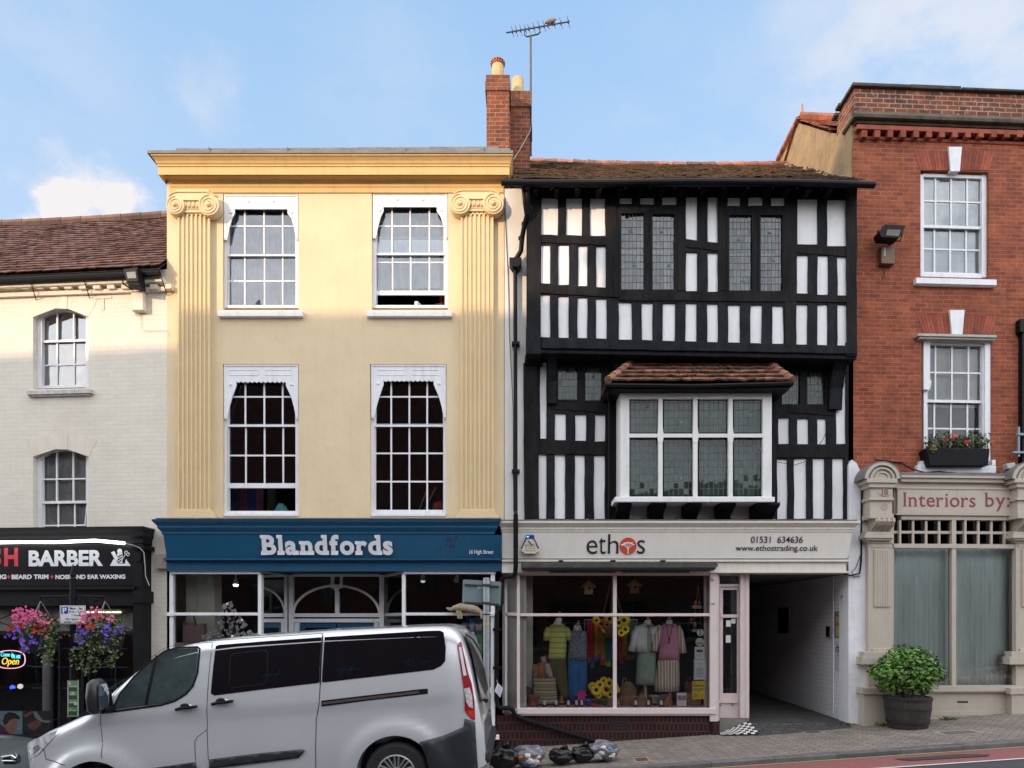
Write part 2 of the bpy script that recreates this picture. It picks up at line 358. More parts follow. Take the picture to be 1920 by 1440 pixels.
def glass(name, tint=(.9,.92,.93), ior=1.55, gain=1.3, rough=.01, isl=0, wavy=.15, gtint=None):
    if name in MATS: return MATS[name]
    m = bpy.data.materials.new(name); m.use_nodes = True; MATS[name] = m
    nt = m.node_tree; N = nt.nodes; L = nt.links; N.clear()
    out = N.new('ShaderNodeOutputMaterial'); tr = N.new('ShaderNodeBsdfTransparent'); gl = N.new('ShaderNodeBsdfGlossy'); gl.inputs['Roughness'].default_value = rough
    gl.inputs[0].default_value = (.95,.97,1,1)
    fr = N.new('ShaderNodeFresnel'); fr.inputs[0].default_value = ior
    mu = N.new('ShaderNodeMath'); mu.operation = 'MULTIPLY'; mu.use_clamp = True; mu.inputs[1].default_value = gain; L.new(fr.outputs[0], mu.inputs[0])
    mx = N.new('ShaderNodeMixShader'); L.new(mu.outputs[0], mx.inputs[0]); L.new(tr.outputs[0], mx.inputs[1]); L.new(gl.outputs[0], mx.inputs[2]); L.new(mx.outputs[0], out.inputs[0])
    tr.inputs[0].default_value = (*tint, 1)
    if isl:
        geo = N.new('ShaderNodeNewGeometry'); cr = N.new('ShaderNodeValToRGB'); L.new(geo.outputs['Random Per Island'], cr.inputs[0])
        e = cr.color_ramp; e.elements[0].color = (*[v*(1-isl) for v in tint], 1); e.elements[1].color = (*tint, 1)
        x = e.elements.new(.5); x.color = (tint[0]*.62, tint[1]*.85, tint[2]*.68, 1); y = e.elements.new(.3); y.color = (tint[0]*.7, tint[1]*.8, tint[2]*.95, 1)
        L.new(cr.outputs[0], tr.inputs[0])
    if wavy:
        tc = N.new('ShaderNodeTexCoord'); nz = N.new('ShaderNodeTexNoise'); nz.inputs['Scale'].default_value = 3; nz.inputs['Detail'].default_value = 1; L.new(tc.outputs['Object'], nz.inputs['Vector'])
        bp = N.new('ShaderNodeBump'); bp.inputs['Strength'].default_value = wavy; bp.inputs['Distance'].default_value = .02; L.new(nz.outputs['Fac'], bp.inputs['Height']); L.new(bp.outputs[0], gl.inputs['Normal'])
    return m
def stripes(name, cols, axis='Z', period=.1, rough=.8, off=0):     # woven or printed stripes along one axis
    if name in MATS: return MATS[name]
    m = bpy.data.materials.new(name); m.use_nodes = True; MATS[name] = m
    nt = m.node_tree; N = nt.nodes; L = nt.links; p = N['Principled BSDF']; p.inputs['Roughness'].default_value = rough
    tc = N.new('ShaderNodeTexCoord'); sp = N.new('ShaderNodeSeparateXYZ'); L.new(tc.outputs['Object'], sp.inputs[0])
    a = N.new('ShaderNodeMath'); a.operation = 'MULTIPLY_ADD'; a.inputs[1].default_value = 1/period; a.inputs[2].default_value = off; L.new(sp.outputs[axis], a.inputs[0])
    fr = N.new('ShaderNodeMath'); fr.operation = 'FRACT'; L.new(a.outputs[0], fr.inputs[0])
    cr = N.new('ShaderNodeValToRGB'); cr.color_ramp.interpolation = 'CONSTANT'; L.new(fr.outputs[0], cr.inputs[0])
    e = cr.color_ramp.elements; n = len(cols)
    e[0].position = 0; e[0].color = (*cols[0], 1); e[1].position = 1/n; e[1].color = (*cols[1 % n], 1)
    for i in range(2, n): q = e.new(i/n); q.color = (*cols[i], 1)
    L.new(cr.outputs[0], p.inputs['Base Color'])
    return m
# ---------------------------------------------------------------- lettering: built-in face, fitted to a box given in photo coordinates
def glyphs(s, bold=0.0, shear=0.0):
    cu = bpy.data.curves.new('lettering', 'FONT'); cu.body = s; cu.extrude = .004; cu.offset = bold; cu.shear = shear; cu.resolution_u = 4
    ob = bpy.data.objects.new('lettering', cu); COL.objects.link(ob); bpy.context.view_layer.update()
    me = bpy.data.meshes.new_from_object(ob.evaluated_get(bpy.context.evaluated_depsgraph_get()))
    vs = [tuple(v.co) for v in me.vertices]; fs = [tuple(p.vertices) for p in me.polygons]
    bpy.data.objects.remove(ob); bpy.data.curves.remove(cu); bpy.data.meshes.remove(me)
    return vs, fs
def put_text(mb, s, px0, px1, py0, py1, d, bold=0.0, shear=0.0, m=0, th=.003, lean=0.0):
    vs, fs = glyphs(s, bold, shear)
    if not vs: return
    x0 = min(v[0] for v in vs); x1 = max(v[0] for v in vs); y0 = min(v[1] for v in vs); y1 = max(v[1] for v in vs)
    A = conv(px0, py1, d); B = conv(px1, py0, d); o = []
    for v in vs:
        fx = (v[0]-x0)/(x1-x0); fz = (v[1]-y0)/(y1-y0)
        o.append((A[0]+(B[0]-A[0])*fx, -d - (th if v[2] > 0 else 0) - lean*fz, A[1]+(B[1]-A[1])*fz))
    mb.add(o, fs, m)
def text(name, s, px0, px1, py0, py1, d, mat, parent, bold=0.0, shear=0.0, th=.003, lean=0.0):
    mb = MB(); put_text(mb, s, px0, px1, py0, py1, d, bold, shear, 0, th, lean); return mb.build(name, mat, parent)
SERIF = {'B':[('L','b','l'),('L','t','l')], 'l':[('L','b','e'),('L','t','l')], 'a':[('R','b','r')], 'n':[('L','b','e'),('R','b','e'),('L','x','l')],
         'd':[('R','b','r'),('R','t','l')], 'f':[('M','b','e')], 'r':[('L','b','e'),('L','x','l')], 'I':[('L','b','e'),('L','t','e')],
         'i':[('L','b','e'),('L','x','l')], 'b':[('L','t','l')], 'y':[('L','x','e'),('R','x','e')], '1':[('R','b','e')], 'e':[], 's':[], 'o':[], 't':[], ':':[], '8':[]}
def serif_text(name, s, px0, px1, py0, py1, d, mat, parent, bold=.02, ext=.09, slab=.09, gap=.08, lean=0.0, desc=False):
    pl = []; x = 0; XH = max(v[1] for v in glyphs('x')[0]); stem = 0
    vl = glyphs('l', bold)[0]; stem = max(v[0] for v in vl)-min(v[0] for v in vl)
    for ch in s:
        if ch == ' ': x += .3; continue
        vs, fs = glyphs(ch, bold); a = min(v[0] for v in vs); b = max(v[0] for v in vs)
        t = max(v[1] for v in vs); w = b-a; rects = []
        extl = ext if any(q[0] == 'L' for q in SERIF.get(ch, [])) else 0; extr = ext if any(q[0] == 'R' or (q[0] == 'L' and w < stem*1.4) for q in SERIF.get(ch, [])) else 0
        x += extl
        for (side, at, how) in SERIF.get(ch, []):
            c0 = {'L': 0, 'R': w-stem, 'M': w*.28}[side]; c1 = c0+stem
            z = {'b': 0, 't': t-slab, 'x': XH-slab+bold}[at]
            rects.append((x+c0-(ext if how in 'le' else 0), x+c1+(ext if how in 're' else 0), z-bold*(at == 'b'), z+slab))
        pl.append(([(v[0]-a+x, v[1], v[2]) for v in vs], fs, rects)); x += w + extr + gap
    av = [v for p in pl for v in p[0]]; x0 = min([v[0] for v in av]+[r[0] for p in pl for r in p[2]]); x1 = max([v[0] for v in av]+[r[1] for p in pl for r in p[2]])
    y0 = min(v[1] for v in av); y1 = max(v[1] for v in av); A = conv(px0, py1, d); B = conv(px1, py0, d)
    fx = lambda v: A[0]+(B[0]-A[0])*(v-x0)/(x1-x0)
    fz = lambda v: A[1]+(B[1]-A[1])*(v-y0)/(y1-y0)
    mb = MB(); h = B[1]-A[1]
    for vs, fs, rects in pl:
        mb.add([(fx(v[0]), -d-(.004 if v[2] > 0 else 0)-lean*(fz(v[1])-A[1])/h, fz(v[1])) for v in vs], fs)
        for (a, b, c, e) in rects:
            dy = -d-lean*((fz(c)+fz(e))/2-A[1])/h
            mb.box(fx(a), fx(b), dy-.003, dy, fz(c), fz(e))
    return mb.build(name, mat, parent)
# ---------------------------------------------------------------- the palette
white_paint = M('white_paint', (.78,.79,.82), .45, var=.05, dirt=.25, bump=.1, bs=30)
cream_wall = brick('painted_white_brick', (.76,.71,.62), (.73,.68,.59), (.69,.64,.55), .23, .078, .006, .7, .45, .07, dirt=.3, dcol=(.50,.43,.34), light=(.76,.72,.66))
cream_paint = M('cream_paint', (.72,.66,.56), .7, var=.07, bump=.3, bs=30, dirt=.25, dcol=(.3,.25,.18))
yellow_wall = M('yellow_stucco', (.72,.575,.375), .75, var=.06, vs=1.1, bump=.5, bs=5, dirt=.28, dcol=(.52,.40,.22))
yellow_trim = M('yellow_cornice', (.68,.465,.20), .7, var=.06, vs=3, bump=.2, bs=20, dirt=.4, dcol=(.35,.22,.08))  # deeper, more saturated yellow than the wall
yellow_pil = M('yellow_pilaster_paint', (.72,.565,.34), .72, var=.04, vs=2, bump=.2, bs=25, dirt=.15, dcol=(.5,.36,.18))
lead = M('weathered_lead', (.17,.16,.155), .6, var=.3, vs=4, bump=.3, bs=12, dirt=.5, dcol=(.08,.075,.07), stretch=(1,1,3))
black_paint = M('black_paint', (.006,.006,.009), .5, spec=.18, var=.3, bump=.1)
black_gloss = M('black_gloss_plastic', (.01,.01,.012), .25, var=.2)
dark_lining = M('dark_room', (.028,.024,.022), .95, var=.4, vs=1.5)  # near-black lining for rooms, roof decks and the stall base
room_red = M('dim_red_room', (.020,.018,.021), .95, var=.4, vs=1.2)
blue_paint = M('blue_shop_paint', (.005,.078,.165), .38, var=.08, vs=3, dirt=.12, dcol=(.10,.16,.22))
window_glass = glass('window_glass', (.86,.89,.9), 1.55, 1.25, wavy=.08)
shop_glass = glass('shop_glass', (.97,.98,.98), 1.5, .95, wavy=.02)
net = M('net_curtain', (.62,.63,.62), .9, var=.12, vs=3)
blind = M('old_cream_blind', (.60,.58,.53), .9, var=.2, vs=2, dirt=.3, dcol=(.25,.23,.2))
asphalt = M('asphalt', (.05,.05,.053), .9, var=.25, vs=30, bump=.5, bs=140)
red_road = M('red_road_surface', (.25,.085,.08), .9, var=.2, vs=20, bump=.4, bs=140, dirt=.3, dcol=(.10,.05,.05))
pave = brick('block_paving', (.26,.22,.19), (.20,.175,.155), (.07,.06,.055), .21, .105, .007, .9, .5, .35, flat=True, dirt=.5, dcol=(.11,.095,.085), ang=.78, light=(.33,.29,.25), lightamt=.25)
kerb_m = M('kerb_stone', (.11,.105,.105), .85, var=.3, vs=6, bump=.4, bs=60, isl=.2)
yellow_line = M('yellow_line_paint', (.55,.40,.16), .8, var=.2, vs=20)
white_line = M('white_line_paint', (.62,.62,.6), .8, var=.15, vs=20)
iron = M('dark_iron', (.03,.03,.032), .55, var=.3, metal=.4, bump=.3)
galv = M('galvanised_steel', (.34,.37,.39), .45, var=.18, vs=9, metal=.6, bump=.1)
# ---------------------------------------------------------------- ground, road, pavement
def strip(mb, x0, x1, prof, m=0, seg=1):                   # a sheet running along the street: prof of (y, height above the pavement)
    for k in range(seg):
        a = x0+(x1-x0)*k/seg; b = x0+(x1-x0)*(k+1)/seg
        for (y0, h0), (y1, h1) in zip(prof, prof[1:]):
            mb.add([(a,y0,G(a)+h0),(b,y0,G(b)+h0),(b,y1,G(b)+h1),(a,y1,G(a)+h1)], [(0,3,2,1) if y1 < y0 else (0,1,2,3)], m)
def zr(d):                                                 # road height relative to the near pavement
    return -.07 + .16*max(0, min(d, 4.85)-2.25) + .02*max(0, d-4.85)
mb = MB(); strip(mb, -400, 400, [(-400, -.25), (400, -.25)][::-1]); struct('ground', mb, M('earth', (.09,.085,.075), .95, bump=.3))
mb = MB(); strip(mb, -60, 60, [(-2.2, zr(2.2)), (-2.25, zr(2.25)), (-4.85, zr(4.85)), (-20.9, zr(20.9)), (-21.0, zr(21))]); struct('road', mb, asphalt)
mb = MB(); strip(mb, -60, 60, [(-2.56, zr(2.56)+.004), (-4.18, zr(4.18)+.004)]); struct('red_road_surface', mb, red_road)
mb = MB()
strip(mb, -60, 60, [(-2.36, zr(2.36)+.004), (-2.43, zr(2.43)+.004)]); strip(mb, -60, 60, [(-2.50, zr(2.50)+.006), (-2.57, zr(2.57)+.009)])
struct('yellow_road_lines', mb, yellow_line)
mb = MB(); strip(mb, -60, 60, [(-4.16, zr(4.16)+.009), (-4.26, zr(4.26)+.008)]); struct('white_road_line', mb, white_line)
mb = MB(); strip(mb, -60, 60, [(.02, 0), (-2.1, 0)], seg=1); struct('pavement', mb, pave)
mb = MB()
for k in range(-44, 44):
    a, b = k*.915, k*.915+.909
    for (y0, h0, y1, h1) in ((-2.1, .004, -2.235, .004), (-2.235, .004, -2.25, -.012), (-2.25, -.012, -2.262, -.12)):
        mb.add([(a,y0,G(a)+h0),(b,y0,G(b)+h0),(b,y1,G(b)+h1),(a,y1,G(a)+h1)], [(0,3,2,1)])
struct('kerb', mb, kerb_m)
mb = MB(); strip(mb, -60, 60, [(-20.95, zr(21)-.02), (-20.95, zr(21)+.1), (-24.3, zr(21)+.12)]); struct('far_pavement', mb, pave)
# ---------------------------------------------------------------- houses across the street (behind the camera: they shade this side and show in its windows)
opp_brick = brick('opposite_red_brick', (.25,.08,.05), (.2,.06,.045), (.25,.2,.16), bump=.2)
opp_cream = M('opposite_render', (.55,.5,.42), .8, bump=.2)
opp_roof = M('opposite_slate', (.09,.085,.09), .7, var=.3, vs=8)
opp_glass = M('opposite_window_pane', (.03,.035,.045), .08, spec=.8)
def opposite(x0, x1, top, wm, label, gable=None, n=3):
    g = G((x0+x1)/2); t = thing('townhouse', ((x0+x1)/2, -24, g), label, 'house')
    hs = []; cw = (x1-x0)/n
    for r, (a, b) in enumerate([(.6, 2.9), (4.1, 5.9)]+([(7.2, 8.7)] if top > 10 else [])):
        for k in range(n):
            c = x0+cw*(k+.5); w = cw*.38 if r == 0 else .55
            hs.append((c-w, c+w, g+a, g+b))
    mb = MB(); mb.holes(x0, x1, g-1, top, 24, [(h[0], h[1], h[2], h[3]) for h in hs], .15)
    mb.v = [(x, -y, z) for x, y, z in mb.v]
    mb.add([(x0,-24,g-1),(x0,-33,g-1),(x0,-33,top),(x0,-24,top),(x1,-24,g-1),(x1,-33,g-1),(x1,-33,top),(x1,-24,top)], [(0,1,2,3),(4,7,6,5),(1,5,6,2)])
    if gable: mb.prism([(x0,top),(x1,top),((x0+x1)/2,gable)], -24.25, -24)
    mb.build('wall', wm, t)
    mb = MB(); ty = top
    if gable:
        c = (x0+x1)/2
        for (a, b) in ((x0-.2, c), (x1+.2, c)):
            mb.add([(a,-23.8,ty-.1),(a,-33,ty-.1),(b,-33,gable+.15),(b,-23.8,gable+.15),(a,-23.8,ty-.25),(a,-33,ty-.25),(b,-33,gable),(b,-23.8,gable)], [(0,1,2,3),(4,7,6,5),(0,3,7,4),(1,5,6,2)])
    else:
        mb.add([(x0,-24.3,ty-.4),(x1,-24.3,ty-.4),(x1,-28,ty+.5),(x0,-28,ty+.5),(x0,-33,ty-.6),(x1,-33,ty-.6)], [(0,1,2,3),(3,2,5,4)])
    mb.build('roof', opp_roof, t)
    for i, h in enumerate(hs):
        w = MB(); w.box(h[0], h[1], -24.2, -24.1, h[2], h[3], 1); c = (h[0]+h[1])/2
        w.box(h[0], h[1], -24.1, -24.05, (h[2]+h[3])/2-.03, (h[2]+h[3])/2+.03)
        for q in (-.33, .33): w.box(c+q*(h[1]-h[0])/2-.015, c+q*(h[1]-h[0])/2+.015, -24.1, -24.06, h[2], h[3])
        w.build('window', [white_paint, opp_glass], t)
opposite(-56, -38, 10.2, opp_cream, 'cream rendered terrace house far left across the street', n=5)
opposite(-38, -26.2, 13.8, opp_brick, 'red brick terrace house across the street from the barber')
opposite(-26.2, -18.5, 14.4, opp_cream, 'cream fronted town house across the street beside the gabled house')
opposite(-18.5, -6.3, 15.2, opp_brick, 'tall gabled red brick house across the street', gable=19.1, n=4)
opposite(-6.3, 1, 15.2, opp_brick, 'parapeted red brick house across the street right of the gabled house')
opposite(1, 10, 9.2, opp_brick, 'low red brick house across the street', n=3)
opposite(10, 32, 9.6, opp_cream, 'long cream rendered house at the right across the street', n=6)

# ---------------------------------------------------------------- shared builders
def bars(mb, x0, x1, y0, y1, vs, hs, st, b, d0, d1, m=0, top=None, bot=None):    # a glazed sash: stiles, rails and glazing bars
    top = top or st; bot = bot or st
    mb.pb(x0, x0+st, y0, y1, d0, d1, m); mb.pb(x1-st, x1, y0, y1, d0, d1, m)
    mb.pb(x0+st, x1-st, y0, y0+top, d0, d1-.002, m); mb.pb(x0+st, x1-st, y1-bot, y1, d0, d1-.002, m)
    for v in vs: mb.pb(v-b/2, v+b/2, y0+top, y1-bot, d0, d1-.006, m)
    for h in hs: mb.pb(x0+st, x1-st, h-b/2, h+b/2, d0, d1-.009, m)
def shell(mb, x0, x1, z0, z1, yb, m=0):                    # the sides and back of a house
    mb.add([(x0,0,z0),(x0,yb,z0),(x0,yb,z1),(x0,0,z1),(x1,0,z0),(x1,yb,z0),(x1,yb,z1),(x1,0,z1)], [(0,3,2,1),(4,5,6,7),(1,2,6,5)], m)
def room(x0, x1, z0, z1, y0, y1, parent, mat, name='room', floors=()):   # the dark inside of a storey, open towards the street
    mb = MB(); mb.add([(x0,y0,z0),(x1,y0,z0),(x1,y1,z0),(x0,y1,z0),(x0,y0,z1),(x1,y0,z1),(x1,y1,z1),(x0,y1,z1)], [(0,1,2,3),(4,7,6,5),(1,5,6,2),(2,6,7,3),(3,7,4,0)])
    for f in floors: mb.box(x0+.01, x1-.01, y0, y1-.01, f-.1, f+.1)
    return mb.build(name, mat, parent)

# ================================================================ 1. white painted barber building, its front turning away to the left
YAW = [X(313), -.075]
XB = X(313); t = thing('barber_building', (-9, .3, G(-9)), 'white painted brick building above the black barber shopfront', 'building')
XL = -14.0; h1 = (X(62), X(166), Z(729, 0, 110), Z(576, 0, 110)); h2 = (X(62), X(166), Z(1000, 0, 110), Z(840, 0, 110)); zt = Z(505, 0, 313)
mb = MB(); mb.holes(XL, XB, -1.5, zt, 0, [h1, h2, (XL+.4, X(256), -.35, 2.9)], .2)
for (px0, px1, sp, cr) in ((62, 166, 594, 576), (62, 166, 856, 840)):
    arc = [(px0+(px1-px0)*k/16, cr+(sp-cr)*((k-8)/8)**2) for k in range(17)]
    mb.pp(arc[:9]+[((px0+px1)/2, cr-.5), (px0, cr-.5)], -.2, 0); mb.pp(arc[8:]+[(px1, cr-.5), ((px0+px1)/2, cr-.5)], -.2, 0)
shell(mb, XL, XB-.003, -1.5, zt, 6)
mb.build('wall', cream_wall, t)
# rubbed brick arches and keystones, barely proud of the paint
for (cy, sp) in ((578, 594), (842, 856)):
    mb = MB(); mb.pp([(62, sp), (45, sp-30), (104, cy-28), (104, cy)], 0, .006); mb.pp([(166, sp), (182, sp-32), (127, cy-34), (125, cy)], 0, .004); mb.pp([(104, cy), (104, cy-32), (127, cy-34), (125, cy+1)], 0, .012)
    mb.build('window_arch', cream_paint, t)
mb = MB(); mb.pb(175, 209, 555, 559.5, 0, .012); mb.pb(190, 195, 560, 581, 0, .012); mb.build('wall_tie', cream_paint, t)
# corbelled eaves
mb = MB()
mb.box(XL, XB-.002, -.06, 0, Z(549, .06, 200), Z(541.5, .06, 200)); mb.box(XL, XB-.002, -.14, 0, Z(531.5, .14, 200), Z(523.5, .14, 200))
px = -200
while px < 312:
    mb.pb(px, px+13.5, 532.2+R.uniform(-.4,.4), 541, 0, .11+R.uniform(-.008,.008)); px += 26.7
mb.build('dentil_cornice', cream_paint, t, bev=.004)
ez, er = Z(497, .25, 313), Z(404, -2.3, 313)
mb = MB(); tile_rows(mb, (XL,-.25,ez-.02), (XB-.004,-.25,ez), (XL,2.3,er+.02), (XB-.004,2.3,er), 23, .165, .015, .007, sag=lambda u, v: -.05*math.sin(PI*u)*(.4+v)+.02*math.sin(u*23)*v)
rf = mb.build('roof', M('plum_clay_tile', (.13,.062,.048), .88, spec=.25, var=.3, vs=3, isl=.45, c2=(.185,.092,.074), bump=.4, bs=40, dirt=.3, dcol=(.05,.04,.04), c3=(.10,.066,.064)), t)
mb = MB(); mb.add([(XL,-.22,ez-.08),(XB-.01,-.22,ez-.05),(XB-.01,2.3,er-.05),(XL,2.3,er-.05),(XL,6,ez),(XB-.01,6,ez)], [(0,1,2,3),(3,2,5,4)]); mb.build('roof_deck', dark_lining, rf)
mb = MB()
for k in range(17):
    a = XL+(XB-XL)*k/17; b = XL+(XB-XL)*(k+1)/17-.01; s_ = lambda x: er+.05-.05*1.4*math.sin(PI*(x-XL)/(XB-XL))
    mb.tube([(a,2.3,s_(a)-.03),(b,2.3,s_(b)-.02)], .1, 8)
mb.build('ridge', M('ridge_tile', (.16,.09,.07), .85, var=.35, isl=.3, bump=.4), rf)
mb = MB(); mb.tube([(XL,-.2,ez-.14),(XB-.03,-.2,ez-.11)], .055, 8)
for q in (55, 155, 260, 300): mb.tube([(X(q,.2),-.2,ez-.1),(X(q+10,.1),-.1,ez-.35),(X(q+12,.02),-.01,ez-.4)], .008, 5)
mb.build('gutter', black_paint, t)
for i, (y0, y1, hs, meet, sill) in enumerate(((594, 728, (), 640, True), (856, 1002, (), 942, False))):
    w = MB(); x0, x1 = 70, 165; arc = lambda y, k: y
    w.pb(x0, x0+8, y0-16, y1, -.2, -.1); w.pb(x1-2, x1+2, y0-14, y1, -.2, -.1)
    w.pp([(70, y0+4), (93, y0-8), (118, y0-12), (143, y0-8), (166, y0+2), (166, y0-19), (70, y0-19)], -.2, -.1)
    win = w.build('window', white_paint, t)
    s = MB(); m1 = 640 if i == 0 else 942
    if i == 0:
        bars(s, 78, 164, y0-14, 641, (107, 138), (), 3, 2.4, -.17, -.13); bars(s, 78, 164, 637, 727, (107, 139), (684,), 3.5, 2.4, -.2, -.16, bot=5)
    else:
        bars(s, 78, 164, y0-14, 944, (106, 137), (898,), 3, 2.6, -.17, -.13, bot=5); bars(s, 80, 166, 940, 1010, (109, 140), (985,), 3.5, 2.6, -.2, -.16)
        s.tube([(X(163,-.16),.165,Z(944,-.16,160)),(X(159,-.16),.165,Z(985,-.16,160))], .012, 5)
    s.build('sash', white_paint, win)
    g = MB(); ys = ((y0-12, 640), (640, 684), (684, 726)) if i == 0 else ((y0-12, 898), (898, 941), (944, 985), (985, 1010))
    for (a, b) in ys:
        for (c, e) in ((79, 107), (107, 138), (138, 165)): pane(g, c, e, a, b, -.185, tilt=.004)
    g.build('glass', glass('old_crown_glass', (.88,.88,.88), 1.75, 3.2, wavy=.4) if i == 0 else window_glass, win)
    c = MB(); curtain(c, 84 if i == 0 else 76, 168, y0-16, y1, -.23, 5, .012); c.build('curtain', blind if i == 0 else M('grey_net', (.64,.64,.60), .95, var=.25, vs=4), win)
    if sill:
        q = MB(); q.pb(50, 170, 731, 738, 0, .08); q.pb(53, 167, 738, 742, 0, .05); q.build('sill', M('worn_sill_paint', (.52,.50,.47), .7, var=.3, vs=14), win)
room(XL+.1, XB-.15, 2.95, zt-.1, .32, 3.5, t, dark_lining, floors=(5.2,))
# the black shopfront
sf = MB()
sf.pb(-330, 252, 1100, 1106, 0, .34); sf.pb(-330, 252, 1106, 1120, 0, .26); sf.pb(-330, 252, 1120, 1136, 0, .3); sf.pb(-330, 268, 1183, 1190, 0, .12); sf.pb(-330, 268, 1136, 1143, 0, .2)
for (a, b) in ((250, 266), (-120, -105)):
    sf.pb(a, b, 1020, 1500, 0, .3); sf.pb(a-2, b+3, 1022, 1030, 0, .36); sf.pb(a-1, b+2, 1108, 1130, 0, .34); sf.pb(a+3, b-3, 1036, 1052, .3, .335)
for v in (-75, 97, 154): sf.pb(v-2.5, v+2.5, 1190, 1420, 0, .1)
for v in (-60, 40, 150, 252): sf.pb(v-3, v+3, 1143, 1183, 0, .14)
sf.pb(-330, 258, 1378, 1386, 0, .14)
for k in range(4): sf.pb(-330, 256, 1387+k*9.2, 1394.5+k*9.2, 0, .13-.004*k, 1)
sf.pb(-330, 256, 1424, 1500, 0, .1, 1)
fr_ = sf.build('shopfront', [black_paint, M('grey_black_board', (.10,.10,.105), .5, var=.2)], t)
g = MB()
for (a, b) in ((-57, 37), (43, 147), (153, 249)): pane(g, a, b, 1143, 1183, .06)
g.build('transom_glass', M('obscured_transom_glass', (.13,.13,.12), .3, var=.5, vs=6), fr_)
g = MB()
for (a, b) in ((-57, 40), (43, 147), (153, 249)):
    for (p, q) in ((1144, 1182), (1182, 1144)): g.tube([(X(a,.07),-.07,Z(p,.07,a)),(X(b,.07),-.07,Z(q,.07,b))], .006, 5)
g.build('transom_leading', iron, fr_)
g = MB(); pane(g, -300, 256, 1190, 1378, .05); g.build('shop_window', shop_glass, fr_)
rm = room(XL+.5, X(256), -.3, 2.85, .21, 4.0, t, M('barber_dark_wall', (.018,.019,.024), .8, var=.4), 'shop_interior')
g = MB(); g.lathe([(.09,-.6),(.085,2.75)], (X(72,-.5), .75, .2), 16); g.build('column', M('grey_white_column', (.45,.47,.5), .5), rm)
g = MB()
for px in (110, 165, 215): g.pb(px, px+2, 1190, 1370, -1.6, -1.55)
for py in (1215, 1250, 1290): g.pb(60, 240, py, py+1.5, -1.6, -1.57)
g.build('mirror_frame', M('dim_grey_metal', (.16,.17,.19), .4, metal=.5), rm)
g = MB(); g.pb(150, 226, 1146.5, 1149, -.05, .075); g.build('light_tube', M('warm_light_tube', (.9,.8,.5), em=(1,.82,.42), ems=2.2), rm)
# fascia sign
sg = thing('shop_sign', (-8.5, -.34, Z(1060,.34,100)), 'black barber fascia sign with white and red lettering', 'sign')
mb = MB(); mb.mould([(0, Z(1022,.3,150)), (.03, Z(1019,.3,150)), (.03, Z(1012,.3,150)), (.07, Z(1006,.3,150)), (.07, Z(999,.3,150)), (.11, Z(992,.3,150)), (.11, Z(989,.3,150))], XL, X(266,.3), .27, 0, .6)
mb.build('cornice', M('black_cornice_paint', (.010,.010,.014), .5, spec=.18, var=.3, bump=.2), sg)
mb = MB(); mb.pb(-330, 250, 1022, 1099, 0, .3); mb.build('board', M('black_sign_board', (.006,.006,.009), .4, spec=.2, var=.3), sg)
wl = M('white_lettering', (.72,.74,.8), .5, var=.04); rl = M('red_lettering', (.55,.03,.06), .5, var=.05)
mb = MB(); put_text(mb, 'S', -25, 3, 1027, 1062, .3, .035); put_text(mb, 'H', 8, 34, 1027, 1062, .3, .04); put_text(mb, '♦', 13, 19.5, 1077.5, 1085, .3) if False else None
for cx in (16.5, 97.5): mb.pp([(cx-3.2, 1081.5), (cx, 1077.5), (cx+3.2, 1081.5), (cx, 1085.5)], .3, .303)
mb.build('lettering', rl, sg)
mb = MB(); put_text(mb, 'BARBER', 54, 193, 1031, 1062, .3, .04); put_text(mb, 'NG', -8, 12, 1077, 1086, .3, .035); put_text(mb, 'BEARD TRIM', 22, 91, 1077, 1086, .3, .035); put_text(mb, 'NOSE AND EAR WAXING', 104, 235, 1077, 1086, .3, .035)
mb.build('lettering', wl, sg)
mb = MB()                                                  # emblem: barber pole between razor and scissors
mb.pp([(206, 1061), (213, 1048), (220, 1054), (222, 1057), (234, 1057), (236, 1048), (245, 1061)], .3, .303)
mb.pp([(208, 1036), (214, 1033), (222, 1049), (217, 1052)], .3, .3035); mb.pp([(219.5, 1038), (229.5, 1036), (229.5, 1056), (220.5, 1056)], .3, .304)
mb.lathe_y([(.045, 0), (.045, .004)], (X(224.5,.3), -.3, Z(1033.5,.3,224)), 14)
for (a, b) in ((236.5, 1036), (240, 1039.5)): mb.tube([(X(a,.3)+.026*math.cos(q), -.302, Z(b,.3,a)+.026*math.sin(q)) for q in [k*PI/5 for k in range(10)]], .008, 4, closed=True)
mb.tube([(X(235,.3), -.302, Z(1040,.3,235)), (X(228,.3), -.302, Z(1052,.3,228))], .009, 4)
e = mb.build('emblem', wl, sg); mb = MB()
for k in range(3): mb.pp([(220.5, 1044+k*5), (228.5, 1038.5+k*5), (228.5, 1041+k*5), (220.5, 1046.5+k*5)], .304, .306)
mb.build('pole_stripe', black_paint, e)
lt = thing('led_strip_light', (X(100,.42), -.42, Z(1015,.42,100)), 'lit white strip light sagging over the barber sign', 'light')
P = [(-60,1018), (40,1016.5), (108,1016.5), (177,1013.5), (234,1018.5)]
for a, b in zip(P, P[1:]):
    mb = MB(); mb.tube([(X(a[0]+.8,.42),-.42,Z(a[1],.42,a[0])),(X(b[0]-.8,.42),-.42,Z(b[1],.42,b[0]))], .026, 8); mb.build('tube', M('lit_white_tube', (.9,.9,.85), em=(1,1,.86), ems=3.2), lt)
mb = MB(); mb.tube([(X(a,.4),-.4,Z(b,.4,a)) for a, b in ((234,1018.5),(248,1022),(262,1027),(270,1036),(272,1060),(273,1080),(280,1098))], .008, 5); mb.build('cable', M('grey_cable', (.3,.32,.34), .4), lt)
